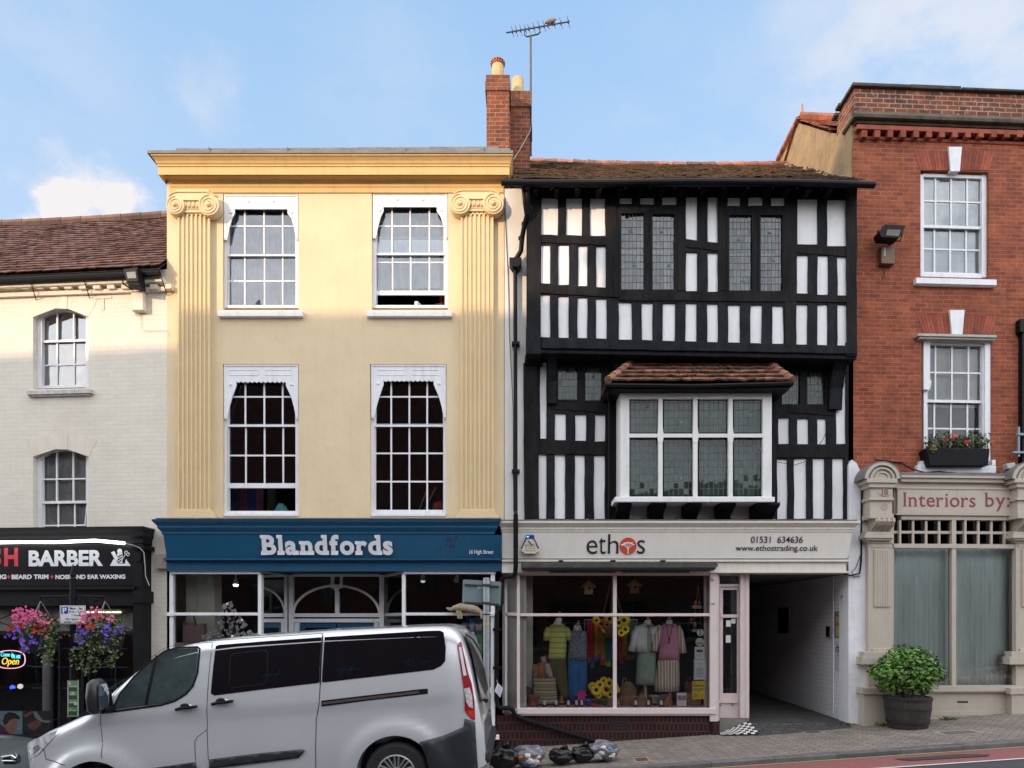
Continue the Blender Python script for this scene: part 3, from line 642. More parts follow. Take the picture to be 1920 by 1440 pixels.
# poster photographs, neon, menu strip inside the window
po = thing('window_poster', (X(20,.02), -.02, Z(1355,.02,20)), 'pale blue poster of a boy in profile with a combed haircut in the barber window', 'poster')
mb = MB(); mb.pb(-60, 42, 1333, 1377, .01, .02); mb.build('sheet', M('pale_blue_print', (.36,.68,.78), .5), po)
mb = MB(); mb.pp([(8,1352),(12,1342),(22,1340),(30,1346),(33,1356),(34,1360),(31,1366),(26,1371),(20,1377),(4,1377),(5,1366)], .02, .022); mb.build('printed_face', M('printed_skin', (.62,.38,.28), .6), po)
mb = MB(); mb.pp([(5,1352),(9,1340),(17,1335),(28,1337),(38,1345),(36,1349),(26,1347),(18,1350),(13,1357),(8,1360)], .022, .024); mb.build('printed_hair', M('printed_hair', (.045,.03,.025), .6), po)
mb = MB(); mb.pp([(-60,1377),(-60,1352),(-4,1354),(6,1362),(18,1377)], .022, .0245); mb.build('printed_gown', M('printed_purple', (.22,.04,.2), .6, var=.5, vs=30), po)
po = thing('window_poster', (X(70,.02), -.02, Z(1355,.02,70)), 'dark poster of a reclining man being shaved in the barber window', 'poster')
mb = MB(); mb.pb(43.5, 98, 1333, 1377, .01, .02); mb.build('sheet', M('dark_print', (.05,.045,.05), .5, var=.5, vs=9), po)
mb = MB(); mb.pp([(51,1360),(58,1354),(68,1350),(75,1352),(78,1358),(72,1364),(66,1369),(56,1367)], .02, .022); mb.pp([(44,1341),(60,1333),(62,1336),(48,1346)], .02, .022); mb.build('printed_face', M('printed_skin_warm', (.40,.2,.14), .6), po)
mb = MB(); mb.pp([(62,1334),(68,1334),(80,1350),(97,1352),(97,1356),(78,1354),(66,1346)], .022, .024); mb.build('printed_towel', M('printed_pale', (.5,.55,.6), .6), po)
ne = thing('neon_sign', (X(23,-.02), .02, Z(1237,-.02,23)), 'oval neon open sign with pink outline hanging in the barber window', 'sign')
def loop(cx, cy, rx, ry, d, n=40, p=3.2):
    o = []
    for k in range(n):
        a = 2*PI*k/n; c, s = math.cos(a), math.sin(a)
        px, py = cx+rx*abs(c)**(2/p)*(1 if c > 0 else -1), cy-ry*(abs(s)**(2/p)*(1 if s > 0 else -1))*(1+.16*abs(math.cos(a))**0*(1-abs(c)))
        x, z = conv(px, py, d); o.append((x, -d, z))
    return o
mb = MB(); mb.tube(loop(19, 1236.5, 28, 14.5, -.02), .008, 6, closed=True); mb.build('outline_tube', M('pink_neon', (.9,.5,.7), em=(1,.45,.62), ems=.8), ne)
text('lettering', 'Open', 4, 36, 1233, 1250, -.02, M('yellow_neon', (.9,.7,.1), em=(1,.62,.05), ems=.7), ne, .0, .25, .01)
mb = MB(); put_text(mb, 'Come in', 2, 26, 1223, 1231, -.02, 0, .2, 0, .01); put_text(mb, 'WE ARE', 22, 39, 1228, 1234.5, -.02, 0, .1, 0, .01); mb.build('lettering', M('cyan_neon', (.2,.8,.9), em=(.1,.8,1), ems=.7), ne)
mb = MB(); mb.tube([(X(19+q,-.6), .6, Z(1288+3*math.sin(q*1.7),-.6,19)) for q in range(0, 9)], .018, 6); mb.build('blue_light', M('blue_neon', (.05,.1,.9), em=(.03,.08,1), ems=1.6), rm)
mb = MB(); mb.sph((X(38,-.8), .8, Z(1287,-.8,38)), .05, n=10); mb.build('lamp_globe', M('lit_globe', (.9,.85,.7), em=(1,.9,.7), ems=.4), rm)
# floodlight and junction boxes on the wall
fl = thing('floodlight', (X(256,.3), -.3, Z(520,.3,256)), 'square black floodlight under the eaves above the barber', 'floodlight')
mb = MB(); mb.pp([(230, 504), (258, 500), (262, 536), (238, 533)], .16, .36); fb = mb.build('housing', M('black_housing', (.008,.007,.007), .6, spec=.2, var=.4), fl, bev=.012)
mb = MB(); mb.pp([(233, 506), (256, 503), (259, 528), (238, 528)], .36, .38); mb.build('bezel', black_paint, fl, bev=.004)
mb = MB(); mb.pp([(237, 510.5), (253.5, 509), (255.5, 521.5), (239.5, 522)], .38, .386); mb.build('lens', M('floodlight_lens', (.2,.2,.19), .2, var=.1), fl)
mb = MB(); mb.tube([(X(228,.22),-.22,Z(517,.22,228)),(X(231,.2),-.2,Z(532,.2,231)),(X(246,.1),-.06,Z(541,.1,246))], .014, 6); mb.build('bracket', black_paint, fl)
jb = thing('junction_box', (X(257,.1), -.1, Z(565,.1,257)), 'cream junction box below the left floodlight', 'box')
mb = MB(); mb.pb(246, 268, 547, 581, 0, .13); mb.build('case', cream_paint, jb, bev=.008)
mb = MB(); mb.pb(247, 267, 545, 547.5, 0, .14); mb.build('lid', M('dusty_lid', (.35,.33,.3), .7), jb)
mb = MB(); mb.tube([(X(a,.03),-.03,Z(b,.03,a)) for a, b in ((249,582),(251,588),(258,590),(260,582),(262,600),(264,617),(272,619),(310,618),(314,630))], .006, 5); mb.build('cable', cream_paint, jb)
jb = thing('junction_box', (X(300,.1), -.1, Z(1052,.1,300)), 'small beige meter box between the barber sign and the blue fascia', 'box')
mb = MB(); mb.pb(291, 312, 1039, 1066, 0, .1); mb.build('case', M('beige_plastic', (.38,.33,.28), .6), jb, bev=.006)
mb = MB(); mb.pb(305, 307, 1052, 1054, .1, .108); mb.build('lock', black_paint, jb)
YAW = [0, 0]

# ================================================================ 2. yellow stuccoed town house with giant Ionic pilasters
XY0, XY1 = X(313), X(945)
t = thing('yellow_townhouse', ((XY0+XY1)/2, .3, G(-3)), 'three storey yellow stuccoed town house with two fluted pilasters above a blue shopfront', 'building')
W4 = [(418,560,364,581), (697,840,361,581), (418,560,683,967), (694,837,683,967)]
mb = MB(); mb.holes(XY0, XY1, Z(1000), Z(330), 0, [(X(a), X(b), Z(d), Z(c)) for a, b, c, d in W4], .2)
shell(mb, XY0, XY1, -1.5, Z(330), 7)
mb.build('wall', yellow_wall, t)
mb = MB()
zz = lambda py, o: Z(py, o)
prof = [(0, zz(362,0)), (.022, zz(361,.02)), (.022, zz(352,.02)), (.035, zz(350,.03)), (.035, zz(343,.03)), (.05, zz(341,.05)), (.06, zz(337,.06)), (.10, zz(331,.10)), (.12, zz(330,.12)), (.12, zz(327,.12)),
        (.215, zz(327.5,.215)), (.22, zz(322,.22)), (.22, zz(312.5,.22)), (.235, zz(311.5,.235)), (.235, zz(308.5,.23)), (.25, zz(306.5,.25)), (.27, zz(301,.27)), (.31, zz(294,.31)), (.335, zz(291.5,.33)), (.335, zz(289,.33))]
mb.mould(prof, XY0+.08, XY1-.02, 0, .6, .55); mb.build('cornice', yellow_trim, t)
mb = MB()
zt0 = Z(288.6,.34)
mb.box(XY0-.16, XY1+.17, -.355, .0, zt0, zt0+.06); mb.box(XY0+.32, XY1+.12, -.32, .02, zt0+.06, zt0+.115); 
for k in range(9): mb.box(XY0+.36+k*.62, XY0+.36+k*.62+.608, -.29-.004*(k%2), .3, zt0+.115+.001*k, zt0+.135+.004*k)
mb.box(XY0+.36, XY1-.02, -.24, .6, zt0+.13, zt0+.175)
for k in (0,2,5,7): mb.box(XY0+.9+k*.68, XY0+.925+k*.68, -.36, -.30, zt0+.002, zt0+.112)
mb.build('lead_roof_edge', lead, t, bev=.01)
mb = MB(); mb.box(XY0+.01, XY1-.01, .5, 7, Z(300), Z(300)+.2); mb.build('flat_roof', lead, t)
def volute(mb, px, py, r, d):
    x, z = conv(px, py, d); r = r*(D-d)/F
    mb.lathe_y([(r, -.16), (r, -.012), (r*.97, 0)], (x, -d, z), 26)
    pts = []; rad = []; sgn = 1
    for k in range(60):
        a = PI/2 + 2*PI*k/24; q = r*(.92-.72*k/59); pts.append((x+q*math.cos(a), -d-.004, z+q*math.sin(a))); rad.append(r*.085*(1-.4*k/59))
    mb.tube(pts, rad, 6); mb.lathe_y([(r*.2, -.01), (r*.2, .03), (r*.1, .045)], (x, -d, z), 12)
for i, (x0, x1, cL, cR, cy, bx0, bx1) in enumerate(((333, 393, 328, 391, 384, 329, 399), (864, 925, 862, 925, 381.5, 860, 929))):
    mb = MB()
    mb.pb(x0, x1, 400, 958, 0, .07)
    n = 7; w = (x1-x0)/(n*1.0+.35)
    for k in range(n+1):                                    # fillets between the flutes, flutes end in round heads
        px = x0+w*(k*1.0)+.2; mb.pb(px, px+w*.34, 400, 955, .07, .098)
    for k in range(n):
        px = x0+w*k+.2+w*.34; a = px; b = px+w*.66; c = (a+b)/2
        mb.pp([(a, 398), (b, 398), (b, 405)]+[(c+(b-c)*math.cos(q), 405-4*math.sin(q)) for q in [PI*j/6 for j in range(1, 6)]]+[(a, 405)], .07, .0975)
    p = mb.build('pilaster', yellow_pil, t)
    mb = MB(); mb.pb(bx0+1, bx1-1, 955, 961, 0, .115); mb.pb(bx0-2, bx1+2, 961, 966, 0, .14); mb.pb(bx0-6, bx1+6, 966, 972, 0, .16); mb.build('base', yellow_pil, p, bev=.008)
    mb = MB(); mb.pb(cL+6, cR-6, 358 if i == 0 else 357.5, 373, 0, .15)
    zc = cy-26
    for vx, rr in ((cL, 17.5 if i == 0 else 19.5), (cR, 20)): volute(mb, vx, cy, rr, .17)
    x0p, x1p = cL-1, cR+1
    mb.pp([(cL-13, cy-16), (cL-6, cy-22), (cL+4, cy-25), (cR-4, cy-25), (cR+6, cy-22), (cR+13, cy-16), (cR+6, cy-12), (cR-8, cy-9), (cL+8, cy-9), (cL-6, cy-12)], .02, .165)
    mb.tube([(X(a,.17), -.172, Z(b,.17)) for a, b in ((cL-12, cy-17), (cL-4, cy-22.5), (cL+5, cy-24.5), (cR-5, cy-24.5), (cR+4, cy-22.5), (cR+12, cy-17))], .013, 6)
    mb.pb(cL+14, cR-15, cy-8, cy+6, .02, .12); mb.pb(cL+10, cR-10, cy+8, cy+14, .0, .125)
    for k in range(4): mb.sph((X(cL+20+k*(cR-cL-40)/3,.13), -.125, Z(cy-1,.13)), .032, .03, .055, 8, 6)
    for k in range(5): mb.pb(cL+15.5+k*(cR-cL-32)/4, cL+17+k*(cR-cL-32)/4, cy-7, cy+6, .12, .14)
    for sx in (cL+16, cR-17): mb.sph((X(sx,.14), -.14, Z(cy-9,.14)), .045, .03, .028, 8, 6)
    mb.tube([(X(cL+12+k*(cR-cL-24)/13,.125), -.125, Z(cy+8,.13)) for k in range(14)], .012, 6)
    mb.build('capital', yellow_pil, p, smooth=False)
    if i == 0:
        mb = MB(); mb.pb(330, 392, 355, 358.5, 0, .13); mb.build('abacus', yellow_pil, p)
def pelmet(px0, px1, y0, dips, legs, yl, scallop, panels):
    mb = MB(); l0, l1 = legs
    L = [(px0+2, yl), (px0+7, yl+1), (px0+9, yl-6), (px0+12, yl-22), (px0+17, yl-40), (px0+l0, dips+8), (px0+l0, dips)]
    Rr = [(px1-l1, dips), (px1-l1, dips+8), (px1-14, yl-40), (px1-9, yl-22), (px1-6, yl-6), (px1-4, yl+1), (px1-1, yl)]
    mid = []
    if scallop:
        a, b = px0+l0, px1-l1; n = 11
        for k in range(n):
            for j in range(4): q = a+(b-a)*(k+j/4)/n; mid.append((q, dips+2.5*math.sin(PI*j/4)))
    mb.pp(L+mid+Rr+[(px1-1, y0), (px0+2, y0)], -.045, -.02)
    for (a, b) in ((px0+2, px0+5.5), (px1-4.5, px1-1)): mb.pb(a, b, y0+3.5, yl-2, -.02, -.012)
    mb.pb(px0+2, px1-1, y0, y0+3.5, -.02, -.008)
    if panels:
        for (a, b) in ((px0+12, px0+66), (px0+78, px1-14)): 
            for q in ((a, b, y0+10, y0+11), (a, b, y0+19.5, y0+20.5), (a, a+1, y0+11, y0+19.5), (b-1, b, y0+11, y0+19.5)): mb.pb(*q, -.02, -.014)
    spots = [(px0+15, dips+6), (px1-13, dips+6)] + ([] if panels else [(px0+48, y0+13), (px1-47, y0+13)])
    for (a, b) in spots: mb.lathe_y([(.028, 0), (.026, .01), (.012, .016)], (X(a,-.02), .02, Z(b,-.02)), 12)
    return mb
def yellow_window(i):
    a, b, c, d = W4[i]; low = i >= 2
    w = MB(); w.pb(a+1, a+8, c+2, d-4, -.2, -.07); w.pb(b-6, b, c+2, d-4, -.2, -.07); w.pb(a+8, b-6, c+2, c+12, -.2, -.073); w.pb(a+8, b-6, d-9, d-4, -.2, -.075)
    win = w.build('window', white_paint, t)
    if i == 0:
        S = [(426, 558, 372, 480, (459,495,530), (424,), 4.5, 2.6, 4, 3, -.13, -.10), (426, 558, 474, 579, (459,496,530), (527,), 4, 2.6, 4, 5, -.17, -.14)]
    elif i == 1:
        S = [(703, 836, 370, 478, (735,769,805), (424,), 4.5, 2.6, 4, 4, -.13, -.10), (703, 836, 444, 553, (736,770,805), (492,), 4, 2.6, 4, 8, -.17, -.14)]
    elif i == 2:
        S = [(426, 558, 700, 800, (460,495.5,530), (744,), 4.5, 3, 4, 4, -.13, -.10), (426, 558, 795, 915, (461,496,531), (854,), 4, 3, 4, 9, -.17, -.14)]
    else:
        S = [(701, 835, 700, 800, (733.5,767.5,801), (744,), 4.5, 3, 4, 4, -.13, -.10), (701, 835, 794, 963, (733.5,767.5,801), (850,903), 4, 3, 4, 7, -.17, -.14)]
    g = MB()
    for (x0, x1, y0, y1, vs, hs, st, br, tp, bt, d0, d1) in S:
        m = MB(); bars(m, x0, x1, y0, y1, vs, hs, st, br, d0, d1, top=tp, bot=bt); m.build('sash', white_paint, win)
        cs = [x0+st*.5]+list(vs)+[x1-st*.5]; rs = [y0+tp*.5]+list(hs)+[y1-bt*.5]
        for p, q in zip(cs, cs[1:]):
            for r, s in zip(rs, rs[1:]): pane(g, p, q, r, s, (d0+d1)/2, tilt=.0012 if low else .003)
    g.build('glass', glass('sky_lit_glass', (.86,.9,.92), 1.65, 2.7, wavy=.3) if not low else window_glass, win)
    pelmet(a, b, c, (392 if i == 0 else 388) if not low else (715 if i == 2 else 713), (22, 21) if not low else (25, 24), (449 if i == 0 else 446) if not low else (785 if i == 2 else 784), low, low).build('pelmet', white_paint, win)
    s = MB()
    if not low: s.pb(a-10, b+7.5, 582.5, 593, -.2, .075); s.pb(a-8, b+6, 593, 595, 0, .05)
    else: s.pb(a+1, b-1, d-4, d+1, -.2, .02)
    s.build('sill', white_paint, win, bev=.006)
    cu = MB()
    if i == 0: curtain(cu, 424, 462, 400, 580, -.24, 5, .02); curtain(cu, 456, 560, 425, 580, -.30, 9, .01)
    elif i == 1: curtain(cu, 700, 732, 380, 545, -.25, 4, .02); curtain(cu, 728, 824, 400, 540, -.30, 8, .01)
    if cu.v: cu.build('curtain', M('lace_curtain', (.58,.62,.64), .95, var=.55, vs=3, stretch=(4,1,.5)), win)
    return win
for i in range(4): yellow_window(i)
mb = MB(); curtain(mb, 824, 838, 380, 575, -.33, 2, .015); mb.build('red_curtain', M('red_curtain', (.22,.02,.04), .9, var=.3), t)
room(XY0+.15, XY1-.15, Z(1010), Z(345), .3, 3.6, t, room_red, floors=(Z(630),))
# things on the sills
pt = thing('mug', (X(781,-.22), .24, Z(577,-.22)), 'pale mug behind the raised sash of the upper right yellow window', 'mug')
mb = MB(); mb.lathe([(.04,0),(.042,.11),(.036,.11),(.034,.02)], (X(781,-.22), .24, Z(577,-.22)), 14); mb.build('cup', M('pale_ceramic', (.7,.7,.66), .3), pt)
mb = MB(); mb.tube([(X(781,-.22)+.038+.03*math.sin(q), .24, Z(577,-.22)+.055+.035*math.cos(q)) for q in [PI*k/8 for k in range(9)]], .007, 6); mb.build('handle', M('pale_ceramic', (.7,.7,.66), .3), pt)
def leafy(mb, c, r, n, size, flat=.7, m=0, ms=None, low=-1):
    for _ in range(n):
        while True:
            v = Vector((R.uniform(-1,1), R.uniform(-1,1), R.uniform(low,1)))
            if .25 < v.length < 1: break
        p = Vector(c)+Vector((v.x*r[0], v.y*r[1], v.z*r[2])); s = size*R.uniform(.6,1.3)
        u = Vector((R.gauss(0,1), R.gauss(0,1), R.gauss(0,.5))).normalized(); nn = (v.normalized()+Vector((R.gauss(0,.5),R.gauss(0,.5),R.gauss(.5,.4)))).normalized()
        w = nn.cross(u)
        if w.length < .1: continue
        w.normalize(); u = w.cross(nn)
        mb.add([p-u*s*.5, p+w*s*.26+nn*s*.06-u*.1*s, p+u*s*.55, p-w*s*.26+nn*s*.06-u*.1*s], [(0,1,2,3)], m if ms is None else R.choice(ms))
leaf_g = M('bright_leaf', (.065,.17,.02), .5, var=.4, vs=4, isl=.5, c2=(.10,.22,.03))
leaf_d = M('dark_leaf', (.03,.085,.015), .5, var=.4, vs=4, isl=.5)
pl = thing('potted_plant', (X(818,-.2), .22, Z(578,-.2)), 'small green plant behind the raised sash of the upper right yellow window', 'plant')
mb = MB(); leafy(mb, (X(820,-.2), .22, Z(574,-.2)), (.1,.06,.06), 60, .05, low=-.5); mb.build('foliage', leaf_g, pl)
mb = MB(); mb.lathe([(.04,-.01),(.05,.05)], (X(820,-.2), .22, Z(580,-.2)), 12); mb.build('pot', M('terracotta', (.3,.12,.06), .8), pl)
hb = thing('hanging_clothes', (X(470,-.5), .6, Z(960,-.5)), 'dark clothes on a rail behind the open lower left yellow window', 'clothes')
for k, (px, c) in enumerate(((440,(.02,.02,.05)), (455,(.06,.02,.04)), (470,(.015,.02,.09)), (485,(.10,.03,.07)), (508,(.03,.03,.03)))):
    mb = MB(); curtain(mb, px-7, px+9, 905, 968, -.55-.03*k, 3, .02); mb.build('garment', M('garment_%s' % 'navy plum blue rose black'.split()[k], c, .9, var=.3, vs=20), hb)
bg_ = thing('cloth_bundle', (X(825,-.3), .3, Z(962,-.3)), 'red and blue cloth bundle with leaning sticks in the lower right yellow window', 'bundle')
mb = MB(); mb.sph((X(823,-.3), .32, Z(950,-.3)), .13, .1, .1, 10, 7, jit=.15); mb.build('red_cloth', M('red_cloth', (.5,.04,.03), .8), bg_)
mb = MB(); mb.sph((X(832,-.3), .36, Z(952,-.3)), .1, .1, .11, 10, 7, jit=.15); mb.build('blue_cloth', M('indigo_cloth', (.05,.03,.2), .8), bg_)
for (p, q) in (((783,962),(800,918)), ((793,962),(817,912))):
    mb = MB(); mb.tube([(X(p[0],-.3),.3,Z(p[1],-.3)),(X(q[0],-.3),.34,Z(q[1],-.3))], .014, 6); mb.build('stick', M('bare_wood', (.3,.17,.08), .7), bg_)
tb = thing('teal_bag', (X(527,-.3), .35, Z(962,-.3)), 'teal cloth bag on the open sill of the lower left yellow window', 'bag')
mb = MB(); x, z = conv(527, 964, -.35); mb.loft([(x,.37,z,.12,.05),(x,.37,z+.07,.13,.06),(x,.37,z+.14,.09,.05),(x-.02,.37,z+.19,.04,.02)], 14); mb.build('pouch', M('teal_cloth', (.03,.14,.13), .9), tb)
mb = MB(); mb.tube([(x-.07,.36,z+.14),(x-.05,.36,z+.2),(x+.03,.36,z+.2),(x+.06,.36,z+.14)], .006, 5); mb.build('strap', M('teal_cloth', (.03,.14,.13), .9), tb)
# the blue shopfront sign
sg = thing('shop_sign', ((XY0+XY1)/2, -.3, Z(1020,.3)), 'blue fascia sign with white slab lettering under the yellow wall', 'sign')
XF0, XF1 = X(313,.12), X(940,.3)
za = Z(1046,.26); zb = Z(1003,.36); lean = .10
mb = MB()
def flare(mb, y0, z0, y1, z1, x0a, x0b, x1, back=0.0, m=0):   # a board leaning outwards towards the top, left end flaring with it
    mb.add([(x0a,-y0,z0),(x1,-y0,z0),(x1,-y1,z1),(x0b,-y1,z1),(x0a,back,z0),(x1,back,z0),(x1,back,z1),(x0b,back,z1)], [(0,1,2,3),(5,4,7,6),(1,5,6,2),(4,0,3,7),(3,2,6,7),(4,5,1,0)], m)
flare(mb, .26, za, .26+lean, zb, X(313,.26), X(306,.36), XF1)
mb.build('board', blue_paint, sg)
mb = MB(); x0, x1 = X(311,.24), XF1-.004
mb.box(x0, x1, -.2, 0, Z(1071,.2), Z(1053,.2)); mb.box(x0-.01, x1, -.245, 0, Z(1053,.24), Z(1050,.24)); mb.box(x0-.02, x1, -.3, 0, Z(1050,.3), Z(1046.5,.3))
mb.mould([(.0, zb), (.02, zb+.02), (.02, zb+.05), (.05, zb+.09), (.07, zb+.12), (.07, zb+.15), (.12, zb+.21), (.13, zb+.235), (.13, zb+.255)], X(306,.36), XF1-.13, .36, 0, 1.0)
mb.build('moulding', blue_paint, sg)
mb = MB(); mb.box(X(292,.5), XF1, -.505, 0, zb+.257, zb+.275); mb.build('lead_capping', lead, sg)
mb = MB(); k = .003
for (a, b, c, e) in ((314, 316, 1006, 1044),): pass
serif_text('lettering', 'Blandfords', 490, 737, 1003.5, 1041, .312, wl, sg, bold=.038, ext=.055, slab=.12, gap=.035, lean=.07)
text('lettering', '16 High Street', 880, 925, 1031, 1041, .294, wl, sg, .02, .15, .002, .02)
mb = MB()
for (s, a, b, c, e) in (('8', 838, 846, 1007, 1016), ('8', 851, 858, 1004, 1012), ('1', 826, 828, 1023, 1031), ('7', 833, 839, 1021, 1029), ('6', 843, 853, 1017, 1028)): put_text(mb, s, a, b, c, e, .30+.1*(1046-e)/43-.0, -.01, .1, 0, .0015, .1*(e-c)/43)
mb.build('ghost_lettering', M('ghost_numerals', (.02,.02,.06), .6), sg)
# the white shopfront
sf = MB(); dS = .12
sf.pb(318, 487, 1070.8, 1076, 0, .16); sf.pb(757, 929, 1070.8, 1076, 0, .16)
for (a, b) in ((317.5, 324), (483.5, 490), (753.5, 760), (920, 928)): sf.pb(a, b, 1076, 1384, .02, .13)
for (a, b) in ((324, 483.5), (760, 920)): sf.pb(a, b, 1148.5, 1154, .02, .125); sf.pb(a, b, 1290, 1300, .02, .13)
sf.pb(312, 325, 1148, 1155, 0, .16); sf.pb(918, 934, 1148, 1155, 0, .16); sf.pb(914, 936, 1379, 1387, 0, .2); sf.pb(312, 492, 1300, 1440, 0, .1, 1); sf.pb(752, 926, 1300, 1400, 0, .1, 1)
def rpt(px, py, d): x, z = conv(px, py, d); return (x, -d, z)
for (pa, pb_) in ((487, 541), (757, 720)):                # splayed glazing running back to the door
    for (ya, yb_, yc, yd) in ((1071, 1076, 1078, 1083), (1148.5, 1154, 1150, 1155)):
        A, B, C, E = rpt(pa, ya, .1), rpt(pb_, yc, -.75), rpt(pb_, yd, -.75), rpt(pa, yb_, .1); nn = Vector((0, .04, 0))
        sf.add([A, B, C, E]+[tuple(Vector(q)+nn) for q in (A, B, C, E)], [(0,3,2,1),(4,5,6,7),(0,1,5,4),(3,7,6,2)])
dd = -.75
sf.pb(541, 550, 1078, 1400, dd-.06, dd+.03); sf.pb(711, 720, 1078, 1400, dd-.06, dd+.03); sf.pb(550, 711, 1150, 1157, dd-.06, dd+.04); sf.pb(550, 711, 1160, 1167, dd-.06, dd+.02); sf.pb(552, 561, 1167, 1400, dd-.06, dd+.01); sf.pb(701, 709, 1167, 1400, dd-.06, dd+.01)
sf.pb(550, 711, 1076, 1081, dd-.06, dd+.02); sf.pb(620, 626, 1081, 1095, dd-.05, dd+.02); sf.pb(637, 642, 1081, 1095, dd-.05, dd+.02); sf.pb(628, 636, 1108, 1150, dd-.05, dd+.02)
arc = [rpt(630.5-81*math.cos(PI*k/24), 1152-54*math.sin(PI*k/24), dd+.01) for k in range(25)]; sf.tube(arc, .028, 6)
sf.pp([(620,1092),(625,1096),(636,1096),(641,1092),(644,1099),(640,1103),(636,1103),(634,1108),(627,1108),(625,1103),(621,1103),(617,1099)], dd+.02, dd+.06)
shopf = sf.build('shopfront', [white_paint, blue_paint], t, bev=.004)
g = MB(); pane(g, 324, 484, 1076, 1149, .07); pane(g, 324, 484, 1154, 1292, .07); pane(g, 760, 920, 1076, 1149, .07); pane(g, 760, 920, 1154, 1292, .07)
for (pa, pb_) in ((489, 541), (755, 720)): A, B, C, E = rpt(pa, 1074, .08), rpt(pb_, 1080, -.74), rpt(pb_, 1300, -.74), rpt(pa, 1300, .08); g.add([A, B, C, E], [(0,1,2,3)])
pane(g, 550, 711, 1081, 1151, dd); g.build('shop_window', shop_glass, shopf)
mb = MB(); bars(mb, 562, 630, 1168, 1400, (), (), 9, 3, dd-.06, dd-.02, bot=60); bars(mb, 632, 700, 1168, 1400, (), (), 9, 3, dd-.06, dd-.02, bot=60); dr = mb.build('door', blue_paint, t)
mb = MB(); pane(mb, 570, 622, 1176, 1342, dd-.04); pane(mb, 640, 692, 1176, 1342, dd-.04); mb.build('door_glass', shop_glass, dr)
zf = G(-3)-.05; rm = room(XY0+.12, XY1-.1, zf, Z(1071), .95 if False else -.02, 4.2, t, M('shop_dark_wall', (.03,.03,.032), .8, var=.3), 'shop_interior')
mb = MB(); mb.pb(330, 368, 1077, 1300, -.5, -.45); mb.pb(330, 366, 1100, 1300, -.45, -.44); mb.pb(368, 402, 1077, 1300, -.8, -.5); mb.build('display_panel', M('ivory_panel', (.52,.50,.42), .7, var=.06), rm)
mb = MB(); mb.pb(326, 482, 1205, 1215, -.7, .04); mb.pb(762, 918, 1262, 1270, -.7, .04); mb.build('display_shelf', M('display_board', (.4,.38,.33), .7), rm)
for (px, py, lit) in ((395, 1089, 0), (442, 1093, 1), (793, 1086, .3), (858, 1087, 0)):
    s_ = thing('spotlight', (X(px,-.3), .3, Z(py-16,-.3)), {395:'unlit white spotlight nearest the left end of the blue shop window', 442:'brightly lit spotlight in the left window of the blue shop', 793:'white spotlight beside the chain in the right window of the blue shop', 858:'white spotlight just left of the back of the road sign'}[px], 'spotlight')
    mb = MB(); mb.tube([rpt(px,1071,-.3), rpt(px,py-6,-.3)], .012, 6); mb.build('stem', white_paint, s_)
    mb = MB(); a = rpt(px,py-7,-.3); b = rpt(px-(3 if not lit else 0),py+4,-.27); mb.tube([a,b], [.03,.05], 10); mb.build('head', M('white_spot_metal', (.65,.65,.65), .4), s_)
    if lit: mb = MB(); mb.sph((b[0],b[1],b[2]), .045, .045, .025, 10); mb.build('bulb', M('lit_bulb' if lit == 1 else 'dim_bulb', (.9,.95,1), em=(.8,.95,1), ems=9 if lit == 1 else .3), s_)
hb = thing('handbag', (X(365,-.15), .18, Z(1203,-.15)), 'dusty pink handbag with brown handle in the left window of the blue shop', 'handbag')
x, z = conv(364, 1204, -.15); w = .205; mb = MB(); mb.prism([(x-w,z),(x+w,z),(x+w*.93,z+.34),(x+w*.5,z+.32),(x,z+.30),(x-w*.5,z+.32),(x-w*.98,z+.37)], .12, .24); mb.build('body', M('dusty_pink_leather', (.30,.19,.19), .55, var=.1), hb, bev=.02)
mb = MB(); mb.tube([(x-.06+.1*math.cos(q), .115, z+.3+.23*math.sin(q)) for q in [PI*k/14 for k in range(15)]], .014, 8); mb.build('handle', M('tan_leather', (.2,.06,.03), .5), hb)
bl = thing('blossom_tree', (X(432,-.15), .17, Z(1204,-.15)), 'white artificial blossom branches in the left window of the blue shop', 'decoration')
st = MB(); fo = MB(); b0 = rpt(432,1204,-.04)
for (px, py) in ((433,1133),(424,1142),(441,1146),(428,1156),(412,1158),(416,1170),(448,1160),(456,1172),(438,1172),(425,1184),(405,1186),(395,1192),(388,1196),(446,1188),(462,1190),(473,1190),(440,1198),(415,1197),(455,1198)):
    e = rpt(px, py, -.04+R.uniform(-.05,.05)); st.tube([b0, ((b0[0]*.5+e[0]*.5), b0[1], b0[2]*.45+e[2]*.55), e], .006, 5)
    for k in range(9): c = (e[0]+R.gauss(0,.035), e[1]+R.gauss(0,.03), e[2]+R.gauss(0,.035)); fo.sph(c, R.uniform(.014,.03), None, None, 6, 4, jit=.3)
st.build('branches', M('pale_twig', (.3,.28,.25), .8), bl); fo.build('blossom', M('white_petal', (.8,.8,.8), .7, isl=.15), bl)
cr = thing('toy_crocodile', (X(870,.2), -.1, Z(1148,.1)), 'beige toy crocodile lying on the transom behind the road sign', 'toy')
mb = MB(); pts = [rpt(*q) for q in ((837,1140,.2),(845,1143,.2),(852,1140,.2),(862,1138,.2),(878,1140,.2),(892,1143,.2),(903,1150,.2),(906,1160,.2))]
mb.tube(pts, [.015,.035,.045,.065,.075,.065,.04,.015], 10); mb.build('body', M('beige_plush', (.33,.27,.19), .9, var=.3, vs=25, bump=.5), cr, smooth=True)
for px in (857, 862, 900):
    mb = MB(); mb.tube([rpt(px,1144,.22), rpt(px+2,1153,.22), rpt(px+3,1160,.22)], [.03,.025,.02], 6); mb.build('leg', M('beige_plush', (.33,.27,.19), .9), cr)
